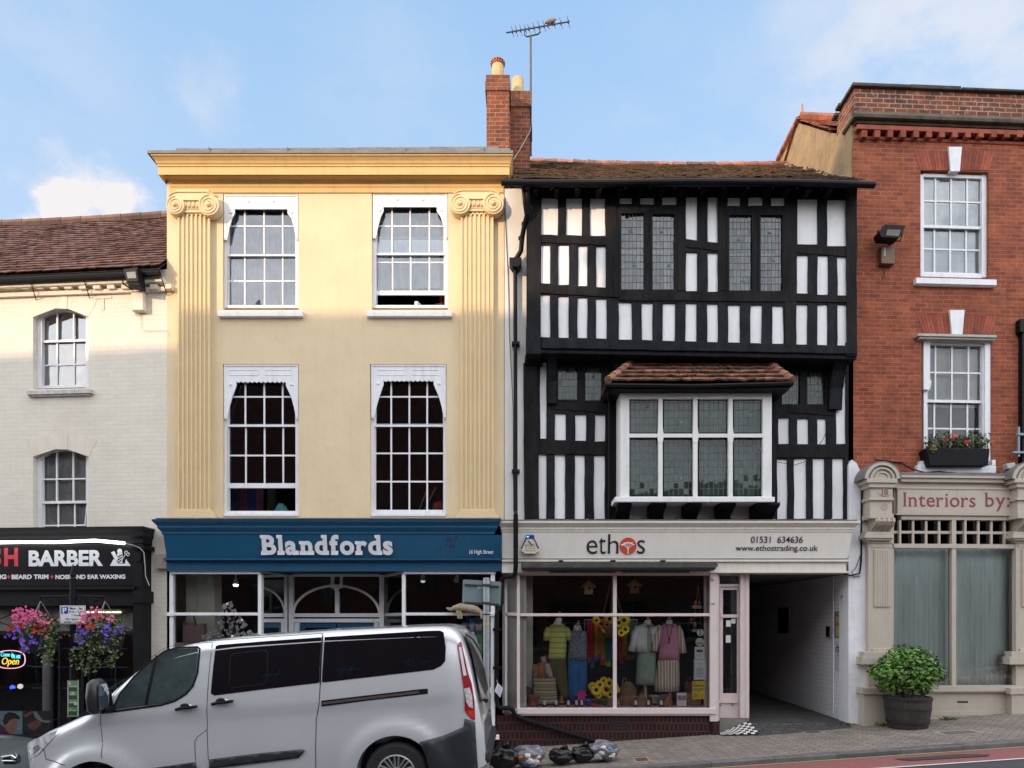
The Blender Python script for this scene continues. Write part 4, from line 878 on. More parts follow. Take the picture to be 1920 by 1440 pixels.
for k, (a, b, c, e, col, nm) in enumerate(((866,876,1166,1178,(.04,.06,.25),'navy'), (880,889,1159,1188,(.05,.2,.5),'blue'), (890,904,1157,1190,(.06,.07,.12),'slate'), (886,904,1190,1228,(.05,.35,.15),'green'), (890,903,1232,1258,(.07,.09,.18),'dark blue'), (882,890,1193,1210,(.25,.12,.3),'purple'))):
    bx = thing('toy_box', (X((a+b)/2,-.1), .15, Z(e,-.1)), '%s packaged box in the right window of the blue shop by the post' % nm, 'box')
    mb = MB(); mb.pb(a, b, c, e, -.3, -.08-.01*k); mb.build('carton', M('carton_'+nm.replace(' ','_'), col, .5, var=.3, vs=20), bx)
    mb = MB(); mb.pb(a+2, b-2, c+(e-c)*.45, c+(e-c)*.75, -.08-.01*k, -.077-.01*k); mb.build('printed_panel', M('carton_print', (.45,.4,.25), .5, var=.5, vs=30), bx)
# ================================================================ 3. timber framed house with jettied upper storey over a cream shopfront and a passage
plaster = M('white_plaster', (.78,.78,.80), .8, var=.06, vs=1.5, bump=.35, bs=9, dirt=.25, dcol=(.45,.42,.38))
timber = M('tarred_timber', (.005,.0055,.009), .6, spec=.12, var=.5, vs=5, bump=.8, bs=26, stretch=(1,1,.35), c2=(.020,.021,.028))
timber2 = M('worn_dark_timber', (.008,.008,.011), .65, spec=.12, var=.5, vs=4, bump=.8, bs=24, stretch=(1,1,.3), c2=(.02,.018,.018))
shop_cream = M('warm_white_shop_paint', (.74,.72,.67), .45, var=.04, dirt=.15, dcol=(.4,.37,.3))
pink_paint = M('pale_pink_shop_paint', (.64,.55,.54), .45, var=.05, dirt=.12, dcol=(.35,.28,.25))
XT0, XT1 = X(945), X(1593)
t = thing('timber_framed_house', (2.7, .3, G(2.7)), 'black and white timber framed house with jettied top storey and a tiled bay window', 'building')
cc = lambda l: [(920+a*.3854, 920+c*.3854, 280+b*.3854, 280+e*.3854) for a, b, c, e in l]
UP = cc([(247,235,328,418),(368,236,443,420),(483,236,558,422),(628,235,688,266),(728,233,796,268),(835,231,904,270),(950,231,1006,455),(1057,230,1106,456),(1152,232,1215,275),(1254,232,1324,275),(1364,234,1430,275),(1492,240,1592,463),(1638,245,1737,470),
  (246,462,290,653),(329,464,381,659),(427,467,472,665),(514,472,566,673),(951,500,1006,690),(1056,503,1107,693),(1490,514,1545,700),(1590,516,1643,706),(1687,520,1739,711),
  (244,708,289,914),(330,713,380,918),(423,720,471,923),(513,727,565,935),(624,744,686,937),(735,746,789,940),(838,748,898,946),(947,748,1002,950),(1054,751,1106,953),(1156,755,1214,956),(1264,756,1320,957),(1370,760,1426,957),(1488,752,1543,957),(1590,753,1640,957),(1688,754,1743,957)])
UW = cc([(632,308,750,685),(784,312,898,685),(1158,316,1275,690),(1310,316,1424,692)])
dU = .38
def wob(amt):
    def f(x, y, z):
        q = Vector((x*2.3, z*2.1, 3.1)); r = Vector((x*9, z*9, 7.7))
        return (x+amt*noise.noise(q)+amt*.3*noise.noise(r), y+amt*.25*noise.noise(Vector((x*4,z*4,1))), z+amt*noise.noise(q+Vector((9,4,2)))+amt*.3*noise.noise(r+Vector((3,1,1))))
    return f
H = lambda l, d: [(X(a,d), X(b,d), Z(f,d), Z(e,d)) for a, b, e, f in l]
mb = MB(); mb.holes(X(988,dU), X(1607,dU), Z(662,dU), Z(336,dU), -dU, H(UP+UW, dU), .07, sub=.1)
ft = mb.build('upper_timber_frame', timber, t, warp=wob(.012))
# individual members standing a little proud of the frame
mb = MB()
def beam(px0, py0, px1, py1, wa, wb, d0, d1, seg=8, jit=1.0):   # a hewn timber along a line, width wa -> wb pixels
    dx, dy = px1-px0, py1-py0; L = math.hypot(dx, dy); nx, ny = -dy/L, dx/L; A = []; B = []
    for k in range(seg+1):
        q = k/seg; w = (wa+(wb-wa)*q)/2; x, y = px0+dx*q, py0+dy*q; j = R.uniform(-jit, jit)
        A.append((x+nx*(w+R.uniform(-jit,jit)*.4)+nx*j*.3, y+ny*(w+R.uniform(-jit,jit)*.4)+ny*j*.3)); B.append((x-nx*(w+R.uniform(-jit,jit)*.4)+nx*j*.3, y-ny*(w+R.uniform(-jit,jit)*.4)+ny*j*.3))
    mb.pp(A+B[::-1], d0, d1)
beam(1003, 364, 1001, 662, 23, 24, dU, dU+.03); beam(1596, 364, 1598, 655, 19, 20, dU, dU+.025)
beam(1014, 541, 1160, 549, 16, 17, dU, dU+.022); beam(1160, 554, 1480, 557, 17, 18, dU, dU+.018); beam(1478, 557, 1597, 561, 15, 13, dU, dU+.02)
beam(1014, 447, 1140, 451, 15, 17, dU, dU+.016); beam(1145, 362, 1147, 545, 20, 22, dU, dU+.014); beam(1284, 455, 1348, 463, 0.1+14, 15, dU, dU+.014); beam(1492, 466, 1592, 473, 15, 16, dU, dU+.012)
beam(1353, 362, 1354, 545, 16, 16, dU, dU+.010); beam(1277, 362, 1278, 545, 15, 15, dU, dU+.012); beam(1482, 362, 1483, 650, 22, 21, dU, dU+.016)
mb.build('proud_timbers', timber2, ft, bev=.008)
mb = MB(); mb.add([(X(1010,dU), -dU+.028, Z(655,dU)), (X(1600,dU), -dU+.028, Z(655,dU)), (X(1600,dU), -dU+.028, Z(362,dU)), (X(1010,dU), -dU+.028, Z(362,dU))], [(0,1,2,3)])
hs = H([(a-1,b+1,c-1,d+1) for a,b,c,d in UW], dU); mb = MB(); mb.holes(X(1010,dU), X(1600,dU), Z(655,dU), Z(362,dU), -dU+.028, hs, .03, sub=.12); mb.build('upper_plaster', plaster, t, warp=wob(.006))
# jetty: bressummer, moulded underside, joist ends
mb = MB(); beam(1016, 642, 1606, 656, 21, 15, .1, dU+.06, 22, 1.2); beam(1010, 655, 1606, 668, 14, 11, .1, dU+.02, 18, .8)
mb.pb(986, 1014, 612, 664, .0, dU+.05); mb.pb(1588, 1608, 640, 668, 0, dU+.045)
mb.build('bressummer', timber, t, bev=.01)
mb = MB(); mb.box(X(990,dU), X(1606,dU), -dU+.03, .1, Z(660,dU), Z(650,dU)); mb.build('jetty_soffit', timber2, t)
# lower storey framing
lc = lambda l: [(940+a*.3646, 940+c*.3646, 620+b*.3646, 620+e*.3646) for a, b, c, e in l]
LP = lc([(200,160,232,557),(277,425,333,563),(380,430,436,567),(482,433,534,570),(187,628,232,968),(275,634,328,968),(378,640,428,968),(476,643,532,968),
  (1425,448,1480,583),(1522,452,1580,583),(1625,452,1670,583),(1722,200,1772,583),(1408,660,1472,968),(1505,657,1570,968),(1603,657,1664,968),(1703,657,1760,968),(660,903,760,968),(835,903,935,968),(1005,903,1108,968),(1180,903,1280,968)])
LW = lc([(288,178,396,358),(428,178,520,362),(1440,205,1540,382),(1570,205,1670,382)])
mb = MB(); mb.holes(X(983), X(1591), Z(975), Z(650), 0, H(LP+LW, 0), .07, sub=.1); fl_ = mb.build('lower_timber_frame', timber, t, warp=wob(.010))
mb = MB(); beam(995, 680, 997, 975, 27, 28, 0, .05); beam(1009, 838, 1136, 841, 26, 24, 0, .02); beam(1457, 846, 1586, 846, 24, 25, 0, .02); beam(984, 674, 1018, 676, 16, 16, 0, .1, 3); beam(1034, 760, 1140, 766, 14, 16, 0, .014)
beam(1152, 730, 1154, 975, 24, 22, 0, .05); beam(1452, 752, 1453, 975, 9, 10, 0, .05); beam(1478, 765, 1566, 771, 17, 17, 0, .015)
mb.build('proud_timbers', timber2, fl_, bev=.008)
mb = MB(); mb.holes(X(986), X(1590), Z(974), Z(652), .028, H([(a-1,b+1,c-1,d+1) for a,b,c,d in LW], 0), .03, sub=.12); mb.build('lower_plaster', plaster, t, warp=wob(.006))
for (a, b, w, y1, y2, nm) in ((1027, 1044, 0, 662, 757, 1), (1148, 1168, 0, 668, 692, 1), (1453, 1467, 0, 674, 693, 1), (1556, 1580, 0, 676, 768, 1)):
    x0, x1 = X(a,.1), X(b,.1); zt_, zb_ = Z(y1,.2), Z(y2, .05)
    mb = MB(); mb.prism_x([(0,zt_),(0,zb_),(-.07,zb_),(-.10,zb_+(zt_-zb_)*.45),(-.20,zb_+(zt_-zb_)*.78),(-.33,zt_-.02),(-.33,zt_)], x0, x1); mb.build('bracket', timber, t, bev=.012)
# left party wall strip, upper return and eaves
mb = MB(); mb.box(X(946), X(987), -.005, .3, -1.2, Z(354)); mb.build('party_wall', M('cream_party_wall', (.70,.68,.66), .75, var=.06, vs=2, bump=.4, bs=8, dirt=.3, dcol=(.45,.40,.34)), t)
mb = MB(); mb.box(X(987), X(988,dU), -dU+.02, .1, Z(660,dU), Z(345,dU)); mb.box(X(1606,dU)-.02, X(1606,dU), -dU+.02, .1, Z(660,dU), Z(345,dU)); mb.build('jetty_cheek', timber2, t)
ez0, ez1 = Z(338,.72), Z(346,.72); rz0, rz1 = Z(303,-3.0), Z(310,-3.0)
XE0, XE1 = X(962,.72), X(1598)
mb = MB(); tile_rows(mb, (XE0,-.70,ez0+.02), (XE1,-.70,ez1+.02), (XE0+.05,3.0,rz0), (XE1,3.0,rz1), 30, .17, .016, .014, sag=lambda u, v: -.05*math.sin(PI*u)*v+.05*noise.noise(Vector((u*5,v*4,0)))+.012*noise.noise(Vector((u*30,v*9,3))))
rf = mb.build('roof', M('mossy_brown_tile', (.095,.068,.046), .92, var=.45, vs=2.2, isl=.45, c2=(.155,.108,.066), bump=.6, bs=30, dirt=.55, dcol=(.05,.045,.025), c3=(.115,.07,.048)), t)
mb = MB(); mb.add([(XE0,-.68,ez0-.04),(XE1,-.68,ez1-.04),(XE1,3,rz1-.1),(XE0,3,rz0-.1),(XE1,7,ez1),(XE0,7,ez0)], [(0,1,2,3),(3,2,4,5)])
mb.build('roof_deck', timber2, rf)
mb = MB(); n = 19
for k in range(n):
    a = XE0+(XE1-XE0)*k/n; b = XE0+(XE1-XE0)*(k+1)/n-.012; f = lambda x: rz0+(rz1-rz0)*(x-XE0)/(XE1-XE0)-.05*math.sin(PI*(x-XE0)/(XE1-XE0))
    j = R.uniform(-.015,.015); mb.tube([(a,3,f(a)-.02+j),(b,3,f(b)-.02-j)], .1, 8)
mb.build('ridge', M('red_ridge_tile', (.26,.10,.055), .85, var=.4, vs=6, isl=.35, dirt=.3), rf)
mb = MB()
for k in range(70):                                        # rough mortar and moss where the roof meets the gable
    u = k/69; mb.sph((XE1-.05-R.uniform(0,.16), -.62+u*3.3, ez1+.06+(rz1-ez1)*u*.9+R.uniform(-.02,.03)), R.uniform(.02,.06), None, R.uniform(.015,.035), 6, 4, jit=.4)
mb.build('mortar_fillet', M('pale_mortar', (.30,.26,.21), .95, var=.4, vs=20), rf)
mb = MB(); gp = [rpt(940,342,.78), rpt(1000,343,.78), rpt(1120,343,.78), rpt(1300,341,.78), rpt(1480,342,.78), rpt(1560,344,.78), rpt(1640,347,.78)]
mb.tube(gp, .052, 10); mb.box(X(965,.6), X(1604,.6), -.68, -.64, Z(349,.68), Z(337,.68))
for k in range(14):
    px = 990+k*46; mb.tube([rpt(px,352,.76), rpt(px-3,356,.7), rpt(px-4,352,.62)], .012, 5)
mb.build('gutter', black_paint, t)
mb = MB()
for k in range(16):
    px = 1000+k*39.5; mb.box(X(px,.6), X(px+9,.6), -.64, -dU, Z(357,.6), Z(348,.6))
mb.build('rafter_feet', timber2, t)
# leaded casements
lead_line = M('window_lead', (.10,.10,.105), .5, var=.2)
pane_green = glass('leaded_pane', (.80,.92,.90), 1.55, 2.0, isl=.4, wavy=.08)
pane_dark = glass('leaded_pane_shade', (.72,.80,.76), 1.5, .95, isl=.4, wavy=.08)
def leaded(win, a, b, c, e, nc, nr, d, gm, bull=(), rnd=.0012):
    g = MB(); l = MB(); cw = (b-a)/nc; rh = (e-c)/nr
    for i in range(nc):
        for k in range(nr): pane(g, a+cw*i, a+cw*(i+1), c+rh*k, c+rh*(k+1), d, tilt=rnd)
    for i in range(nc+1): l.pb(a+cw*i-.45, a+cw*i+.45, c, e, d-.006, d+.005)
    for k in range(nr+1): l.pb(a, b, c+rh*k-.45, c+rh*k+.45, d-.006, d+.0065)
    gl = g.build('glass', gm, win); l.build('leading', lead_line, win)
    if bull:
        q = MB()
        for (u, v) in bull: q.lathe_y([(.034,0),(.03,.008),(.018,.005),(.012,.012),(.004,.016)], (X(a+cw*(u+.5),d), -d-.004, Z(c+rh*(v+.5),d)), 14)
        q.build('bullion', M('bullion_glass', (.10,.15,.15), .08, spec=.9, var=.5, vs=40), win)
for i, (a, b, c, e) in enumerate(UW):
    d = dU-.02; w = MB(); frame(w, a-3, b+3, c-3, e+3, 4.2, d-.05, d+.035); win = w.build('leaded_window', timber2, t)
    leaded(win, a+1.5, b-1.5, c+1.5, e-1.5, 6 if i != 2 else 6, 11, d-.01, pane_green, bull=[[(2,2),(3,7)],[(2,2),(4,7)],[(2,3),(3,9)],[(2,2),(3,6)]][i])
for i, (a, b, c, e) in enumerate(LW):
    d = -.02; w = MB(); frame(w, a-2, b+2, c-2, e+2, 3.5, d-.05, d+.03); win = w.build('leaded_window', timber2, t)
    leaded(win, a+1, b-1, c+1, e-1, 5, 5, d-.01, pane_dark, bull=[[(0,2)],[(2,1),(2,3)],[],[(2,3)]][i])
room(X(990), X(1590), Z(975), Z(658), .12, 3.2, t, M('dim_green_room', (.045,.05,.045), .95, var=.4))
room(X(1012), X(1598), Z(655), Z(360), -.1, 3.2, t, M('pale_attic_room', (.34,.37,.37), .95, var=.3))
mb = MB()
for (a, b) in ((1195, 1206), (1245, 1255), (1400, 1408), (1452, 1464)): mb.pb(a, b, 400, 548, .02, .05)
for (a, b, c) in ((1162, 1270, 470), (1366, 1474, 476)): mb.pb(a, b, c, c+5, .02, .06)
mb.build('inner_window_frame', M('inner_pale_frame', (.6,.62,.62), .6), t)
# bay window
dB = .48
by = MB()
x0, x1, zt_, zb_ = X(1162,dB), X(1447,dB), Z(731,dB), Z(941,dB)
frame(by, 1163, 1447, 731, 940, 17, dB-.1, dB, wb=9)
for v in (1238.5, 1304, 1370): by.pb(v-4, v+4, 739, 931, dB-.1, dB+.012)
by.pb(1179, 1431, 813, 820, dB-.1, dB+.008)
for v in (1238.5, 1304, 1370): by.pp([(v-4,800),(v+4,800),(v+5.5,811),(v+5.5,822),(v+4,830),(v-4,830),(v-5.5,822),(v-5.5,811)], dB, dB+.02)
for xx in (x0, x1-.06): by.box(xx, xx+.06, -dB+.1, -.05, zb_, zt_)
bay = by.build('bay_window', M('bay_white_paint', (.74,.74,.74), .45, var=.05, dirt=.2), t)
mb = MB(); curtain(mb, 1176, 1436, 738, 934, dB-.2, 16, .02); mb.build('net_curtain', M('green_grey_net', (.34,.39,.36), .95, var=.3, vs=2.5), bay)
mb = MB()
for (a_, b_, c_, e_) in LW: curtain(mb, a_, b_, c_, e_, -.12, 5, .012)
mb.build('small_net_curtains', M('green_grey_net', (.34,.39,.36), .95), t)
mb = MB(); mb.pb(1153, 1453, 931.5, 941, 0, dB+.06); mb.build('sill', white_paint, bay, bev=.008)
g_i = 0
for (a, b) in ((1181, 1235.5), (1244, 1301), (1310, 1366), (1375.5, 1431)):
    for (c, e, nr) in ((740, 812, 5), (822, 930, 7)):
        w = MB(); frame(w, a-1.5, b+1.5, c-1.5, e+1.5, 2.6, dB-.09, dB-.03); w.build('casement', timber2, bay)
        leaded(bay, a+.6, b-.6, c+.6, e-.6, 6, nr if nr == 5 else 8, dB-.06, pane_dark, bull=[[(3,1)],[(4,5)],[(3,3)],[(3,5)],[(2,2)],[(3,5)],[(3,2)],[(5,1)]][g_i], rnd=.0005); g_i += 1
mb = MB(); bx0, bx1 = X(1140,.7), X(1487,.7)
e_l, e_r, r_l, r_r = (X(1140,.72),-.72,Z(716,.72)), (X(1486,.72),-.72,Z(716,.72)), (X(1188,.02),-.02,Z(680,.02)), (X(1436,.02),-.02,Z(680,.02))
tile_rows(mb, e_l, e_r, r_l, r_r, 5, .15, .03, .012, sag=lambda u, v: .015*noise.noise(Vector((u*14, v*5, 2))))
for (A, B, C, E) in (((X(1142,.72),.02,Z(716,.72)), e_l, r_l, (r_l[0],.03,r_l[2])), (e_r, (X(1484,.72),.02,Z(716,.72)), (r_r[0],.03,r_r[2]), r_r)): tile_rows(mb, A, B, E, C, 5, .15, .03, .01)
br = mb.build('roof', M('bay_red_tile', (.19,.078,.048), .85, var=.4, vs=6, isl=.4, bump=.5, bs=35, dirt=.5, dcol=(.10,.06,.045), c2=(.26,.12,.075)), bay)
for (s, A, B) in ((1, e_l, r_l), (-1, e_r, r_r)):
    mb = MB()
    A, B = Vector(A), Vector(B)
    for k in range(5): p = A+(B-A)*(k/5)+Vector((0,0,.035)); q = A+(B-A)*((k+1.1)/5)+Vector((0,0,.02)); mb.tube([p, q], [.07,.055], 8)
    mb.build('hip_tiles', M('bay_hip_tile', (.25,.125,.08), .85, var=.4, vs=6, isl=.35, dirt=.3), br)
mb = MB(); mb.tube([rpt(1134,722,.74), rpt(1300,724,.74), rpt(1486,719,.74)], .035, 8); mb.box(X(1140,.68), X(1480,.68), -.69, -.02, Z(730,.68), Z(722,.68)); mb.tube([rpt(1486,719,.74), rpt(1470,735,.3), rpt(1462,738,.05)], .03, 6)
mb.tube([rpt(1136,722,.7), rpt(1139,745,.5), rpt(1142,752,.1), rpt(1142,975,.06)], .02, 6)
mb.build('gutter', black_paint, br)
for (a, b) in ((1155,1180), (1216,1244), (1281,1309), (1343,1371), (1410,1452)): 
    mb = MB()
    xa, xb = X(a,.2), X(b,.2); z1, z0 = Z(941,dB)-.002, Z(972,.05); mb.prism_x([(-.06,z1),(-.06,z0),(-.10,z0),(-.2,z0+(z1-z0)*.3),(-dB+.03,z1-.05),(-dB+.03,z1)], xa, xb); mb.build('bay_corbel', timber, bay, bev=.01)
mb = MB(); mb.box(X(1163,dB)+.02, X(1447,dB)-.02, -dB+.1, .12, Z(731,dB)-.05, Z(731,dB)); mb.build('bay_ceiling', timber2, bay)
# ---- passage and the white pier
mb = MB()
XP = X(1593); XPL = X(1405)
mb.box(XP, XP+.5, .6, 9, -.3, Z(1076)); mb.box(XP-.012, XP+.06, -.045, .6, -.3, Z(1072)); mb.build('passage_wall', brick('passage_white_brick', (.80,.80,.82), (.76,.76,.78), (.66,.66,.68), .225, .08, .007, .7, .8, .06, dirt=.25, dcol=(.25,.24,.23)), t)
mb = MB(); mb.pp([(1591,1365),(1591,872),(1597,862),(1606,868),(1616,890),(1618,975),(1628,985),(1630,1358)], -.3, .055); mb.build('white_pier', M('rough_whitewash', (.72,.73,.77), .8, var=.06, vs=3, bump=.9, bs=7, dirt=.3, dcol=(.4,.38,.36)), t)
mb = MB(); mb.box(XPL-.3, XPL, .1, 9, -.3, Z(1076)); mb.box(XPL-.3, XP+.4, 9, 9.2, -.3, Z(1076)); mb.box(XPL-.3, XP+.5, -.02, 9.2, Z(1076), Z(1076)+.15); mb.build('passage_lining', M('passage_dark_wall', (.10,.10,.11), .9, var=.4, bump=.5), t)
mb = MB(); mb.add([(XPL,-.0,.425),(XP+.02,-.0,.425),(XP+.02,9,.52),(XPL,9,.52)], [(0,1,2,3)])
mb.add([(X(1420,.5),-.5,G(X(1420,.5))+.006),(X(1596,.34),-.34,G(X(1596,.34))+.006),(XP+.02,-.0,.425),(XPL,-.0,.425)], [(0,1,2,3)]); mb.add([(X(1352,.3),-.3,G(X(1352,.3))-.02),(X(1420,.5),-.5,G(X(1420,.5))-.02),(XPL,-.0,.39),(X(1349,.15),-.15,G(X(1349,.15))-.02)], [(0,1,2,3)])
struct('passage_floor', mb, brick('passage_setts', (.09,.085,.085), (.06,.058,.06), (.03,.03,.03), .2, .1, .01, .8, .6, .4, flat=True, dirt=.3, dcol=(.13,.10,.08)))
mb = MB(); mb.box(XP-.03, XP-.005, 2.75, 3.3, Z(1187,-2.9), Z(1140,-2.9)); mb.build('dark_grille', black_paint, t)
mb = MB(); mb.tube([rpt(1563,1078,-.55), rpt(1563,1338,-.55)], .012, 6); mb.build('conduit', white_paint, t)
def plaque(name, y0, y1, pz0, pz1, dz, label, cat):        # flat on the passage side of the pier, facing left
    th = thing(name, (XP-.012, (y0+y1)/2, dz), label, cat); return th
pA = thing('parking_plaque', (XP-.02, .22, 1.35), 'ornate cream and blue parking plaque on the white pier beside the passage', 'sign')
zA, zB_ = Z(1197), Z(1146); yA, yB = .03, .5
mb = MB(); mb.box(XP-.032, XP-.013, yA, yB, zA, zB_); mb.build('board', M('plaque_cream', (.48,.36,.20), .6, var=.15, vs=9), pA)
mb = MB()
for (a, b, c, e) in ((yA,yB,zA,zA+.02),(yA,yB,zB_-.02,zB_),(yA,yA+.03,zA,zB_),(yB-.03,yB,zA,zB_)): mb.box(XP-.036, XP-.032, a, b, c, e)
for k in range(7): mb.sph((XP-.033, yA+.06+k*.058, zB_-.06-.03*math.sin(k*PI/6)), .004, .025, .02, 6, 4)
mb.build('blue_border', M('plaque_blue', (.03,.08,.12), .6), pA)
def side_text(mb, s, y0, y1, z0, z1, x, bold=0):
    vs, fs = glyphs(s, bold); a = min(v[0] for v in vs); b = max(v[0] for v in vs); c = min(v[1] for v in vs); e = max(v[1] for v in vs)
    mb.add([(x-(.003 if v[2] > 0 else 0), y1+(y0-y1)*(v[0]-a)/(b-a), z0+(z1-z0)*(v[1]-c)/(e-c)) for v in vs], fs)
mb = MB(); side_text(mb, 'PARKING', yA+.06, yB-.06, zA+.22, zA+.29, XP-.033, .02); mb.build('lettering', M('plaque_red', (.35,.04,.02), .6), pA)
eS = thing('shop_sign', (XP-.02, .22, .9), 'small square pale board with orange dot on the white pier beneath the parking plaque', 'sign')
zA, zB_ = Z(1262), Z(1203); mb = MB(); mb.box(XP-.026, XP-.013, yA, yB, zA, zB_); mb.build('board', M('pale_sign_board', (.55,.55,.58), .4, var=.04), eS)
mb = MB(); side_text(mb, 'eth', .5-.03, .27, zA+.35, zA+.50, XP-.027); side_text(mb, 's', .12, .04, zA+.35, zA+.44, XP-.027); mb.build('lettering', black_paint, eS)
mb = MB(); mb.loft([(XP-.028,.195,zA+.395+.05*math.sin(q),.002,.055*math.cos(q)+.002) for q in [-PI/2+PI*k/8 for k in range(9)]], 12); mb.build('logo_disc', M('logo_orange', (.62,.07,.02), .5, var=.03), eS)
mb = MB(); side_text(mb, 'Private parking only', .42, .1, zA+.285, zA+.31, XP-.027); mb.build('small_lettering', M('logo_orange', (.62,.07,.02), .5), eS)
ov = thing('oval_plaque', (XP-.02, .22, 1.7), 'small grey oval plaque high on the white pier in the passage mouth', 'plaque')
mb = MB(); mb.loft([(XP-.03,.2,Z(1121)+.1*math.sin(q),.016,.07*math.cos(q)+.003) for q in [-PI/2+PI*k/10 for k in range(11)]], 16); mb.build('disc', M('grey_slate', (.12,.12,.115), .7), ov)
mb = MB()
for q in range(3): mb.sph((XP-.047, .17+.03*q, Z(1121)+.03-.03*(q % 2)), .006, .018, .02, 6, 4)
mb.build('relief', M('grey_slate_light', (.2,.2,.19), .7), ov)
sw = thing('entry_box', (XP-.03, .72, 1.35), 'small dark entry panel on the passage wall behind the pipe', 'box')
mb = MB(); mb.box(XP-.04, XP-.001, .66, .86, Z(1196,-.7), Z(1173,-.7)); mb.build('case', M('grey_plate', (.3,.3,.3), .5), sw)
mb = MB(); mb.box(XP-.05, XP-.04, .69, .83, Z(1194,-.7), Z(1175,-.7)); mb.build('panel', black_gloss, sw)
# ---- the cream fascia
sg = thing('shop_sign', (2.8, -.35, Z(1020,.35)), 'long cream fascia sign with black lettering, orange disc and telephone number', 'sign')
za, zb = Z(1047,.22), Z(998,.30)
mb = MB(); flare(mb, .22, za, .30, zb, X(941,.22), X(941,.3), X(1589,.22)); mb.v[2] = (X(1598,.3),)+mb.v[2][1:]; mb.v[6] = (X(1598,.3),)+mb.v[6][1:]; mb.build('board', shop_cream, sg)
mb = MB(); xa, xb_ = X(941,.22), X(1589,.24)
mb.box(xa, xb_, -.2, 0, Z(1071,.2), Z(1053,.2)); mb.box(xa, X(1594,.24), -.245, 0, Z(1053,.24), Z(1049,.24)); mb.box(xa, X(1592,.24), -.22, 0, Z(1074,.22), Z(1071,.22))
mb.mould([(0, zb), (.015, zb+.01), (.015, zb+.03), (.03, zb+.05), (.03, zb+.08), (.08, zb+.13), (.1, zb+.15), (.1, zb+.185)], X(942,.3), X(1598,.3), .3, 0, .95)
mb.build('moulding', M('moulding_cream', (.68,.65,.58), .5, var=.06, dirt=.3, dcol=(.3,.27,.2)), sg)
mb = MB(); mb.box(X(940,.4), X(1608,.41), -.405, 0, zb+.187, zb+.205)
for px in (1102, 1273, 1451, 1560): mb.sph((X(px,.3),-.3,zb+.21), .04, .04, .025, 6, 4, jit=.3)
mb.build('lead_capping', lead, sg)
dl = lambda py: .225+.08*(1047-py)/49
mb = MB(); put_text(mb, 'e', 1099.5, 1120, 1013.5, 1038.8, dl(1038)+.002, -.005, 0, 0, .003, .04); put_text(mb, 't', 1122, 1135.5, 1008, 1038.8, dl(1038)+.002, -.005, 0, 0, .003, .05); put_text(mb, 'h', 1139.5, 1159.5, 1002.5, 1038, dl(1038)+.002, -.005, 0, 0, .003, .056); put_text(mb, 's', 1194, 1209, 1013, 1038.5, dl(1038)+.002, -.005, 0, 0, .003, .04)
put_text(mb, '01531  634636', 1407.5, 1505, 1006, 1018, dl(1018)+.002, .005, 0, 0, .003, .02); put_text(mb, 'www.ethostrading.co.uk', 1379, 1533, 1022.5, 1036, dl(1036)+.002, .005, 0, 0, .003, .02)
mb.build('lettering', M('near_black_lettering', (.015,.012,.012), .5), sg)
mb = MB(); c = rpt(1177.5, 1024, dl(1024)+.004); mb.lathe_y([(.147,0),(.147,.004)], (c[0], c[1]+.005, c[2]), 40); mb.v = [(a_, b_-.175*(c_-c[2]), c_) for a_, b_, c_ in mb.v]; dk = mb.build('logo_disc', M('logo_orange', (.62,.07,.02), .5), sg)
mb = MB(); dq = dl(1024)+.009; Pq = lambda a, b: rpt(a, b, dl(b)+.008)                     # white spreading tree on the disc
mb.tube([Pq(1177.5,1038.5), Pq(1177.8,1032), Pq(1177.5,1026)], .011, 5)
for (a, b) in ((1168.5,1022),(1172,1019.5),(1176,1018),(1182,1018.5),(1187,1021)): mb.tube([Pq(1177.6,1030), Pq((a+1177.5)/2,(b+1028)/2), Pq(a,b)], .005, 5)
for (a, b, rx, rz) in ((1168,1021.5,.04,.012),(1171.5,1018.8,.03,.012),(1177,1017.6,.03,.011),(1183.5,1018.5,.04,.013),(1187,1021.5,.03,.010)): mb.sph(Pq(a,b), rx, .003, rz, 10, 5, jit=.25)
mb.build('tree_emblem', wl, dk)
al = thing('alarm_box', (X(993,.35), -.33, Z(1021,.35)), 'cream and blue trapezoid alarm box on the cream fascia', 'alarm')
mb = MB(); mb.pp([(986.5,1004),(1001,1004),(1011,1033),(1004,1038.5),(984,1038.5),(976.5,1033)], .24, .34); mb.build('case', M('alarm_cream', (.60,.55,.42), .4), al, bev=.012)
mb = MB(); mb.pp([(985.5,1009),(986.5,1003),(1001,1003),(1002,1009),(1011.2,1028),(1009,1028.5),(1000,1009.5),(988,1009.5),(978.5,1028.5),(976.3,1028)], .3, .352); mb.build('blue_cover', M('alarm_blue', (.01,.035,.22), .3), al)
mb = MB(); mb.sph(rpt(989.5,1006.5,.355), .02, .008, .014, 8, 5); mb.build('lamp', M('alarm_lamp', (.1,.5,1), em=(.05,.4,1), ems=1.5), al)
mb = MB(); frame(mb, 985, 1002, 1020, 1029, .8, .34, .3415); mb.tube([rpt(990.5,1014,.343), rpt(998,1022,.343)], .012, 4); put_text(mb, 'SECURITY', 986.5, 1000.5, 1022.5, 1025, .34, .02, 0, 0, .002); put_text(mb, '01989 565 222', 983, 1004, 1031.5, 1033.5, .34, .02, 0, 0, .002); mb.build('printed_mark', M('alarm_print', (.06,.06,.08), .5), al)
aw = thing('awning', (X(1160,.4), -.35, Z(1060,.4)), 'rolled up dark awning cassette under the cream fascia', 'awning')
mb = MB(); mb.pp([(977,1055),(1344,1053),(1347,1060),(1341,1068),(978,1068)], .1, .42); mb.build('cassette', M('mossy_dark_cassette', (.05,.048,.045), .7, var=.5, vs=9, dirt=.6, dcol=(.10,.08,.03)), aw, bev=.012)
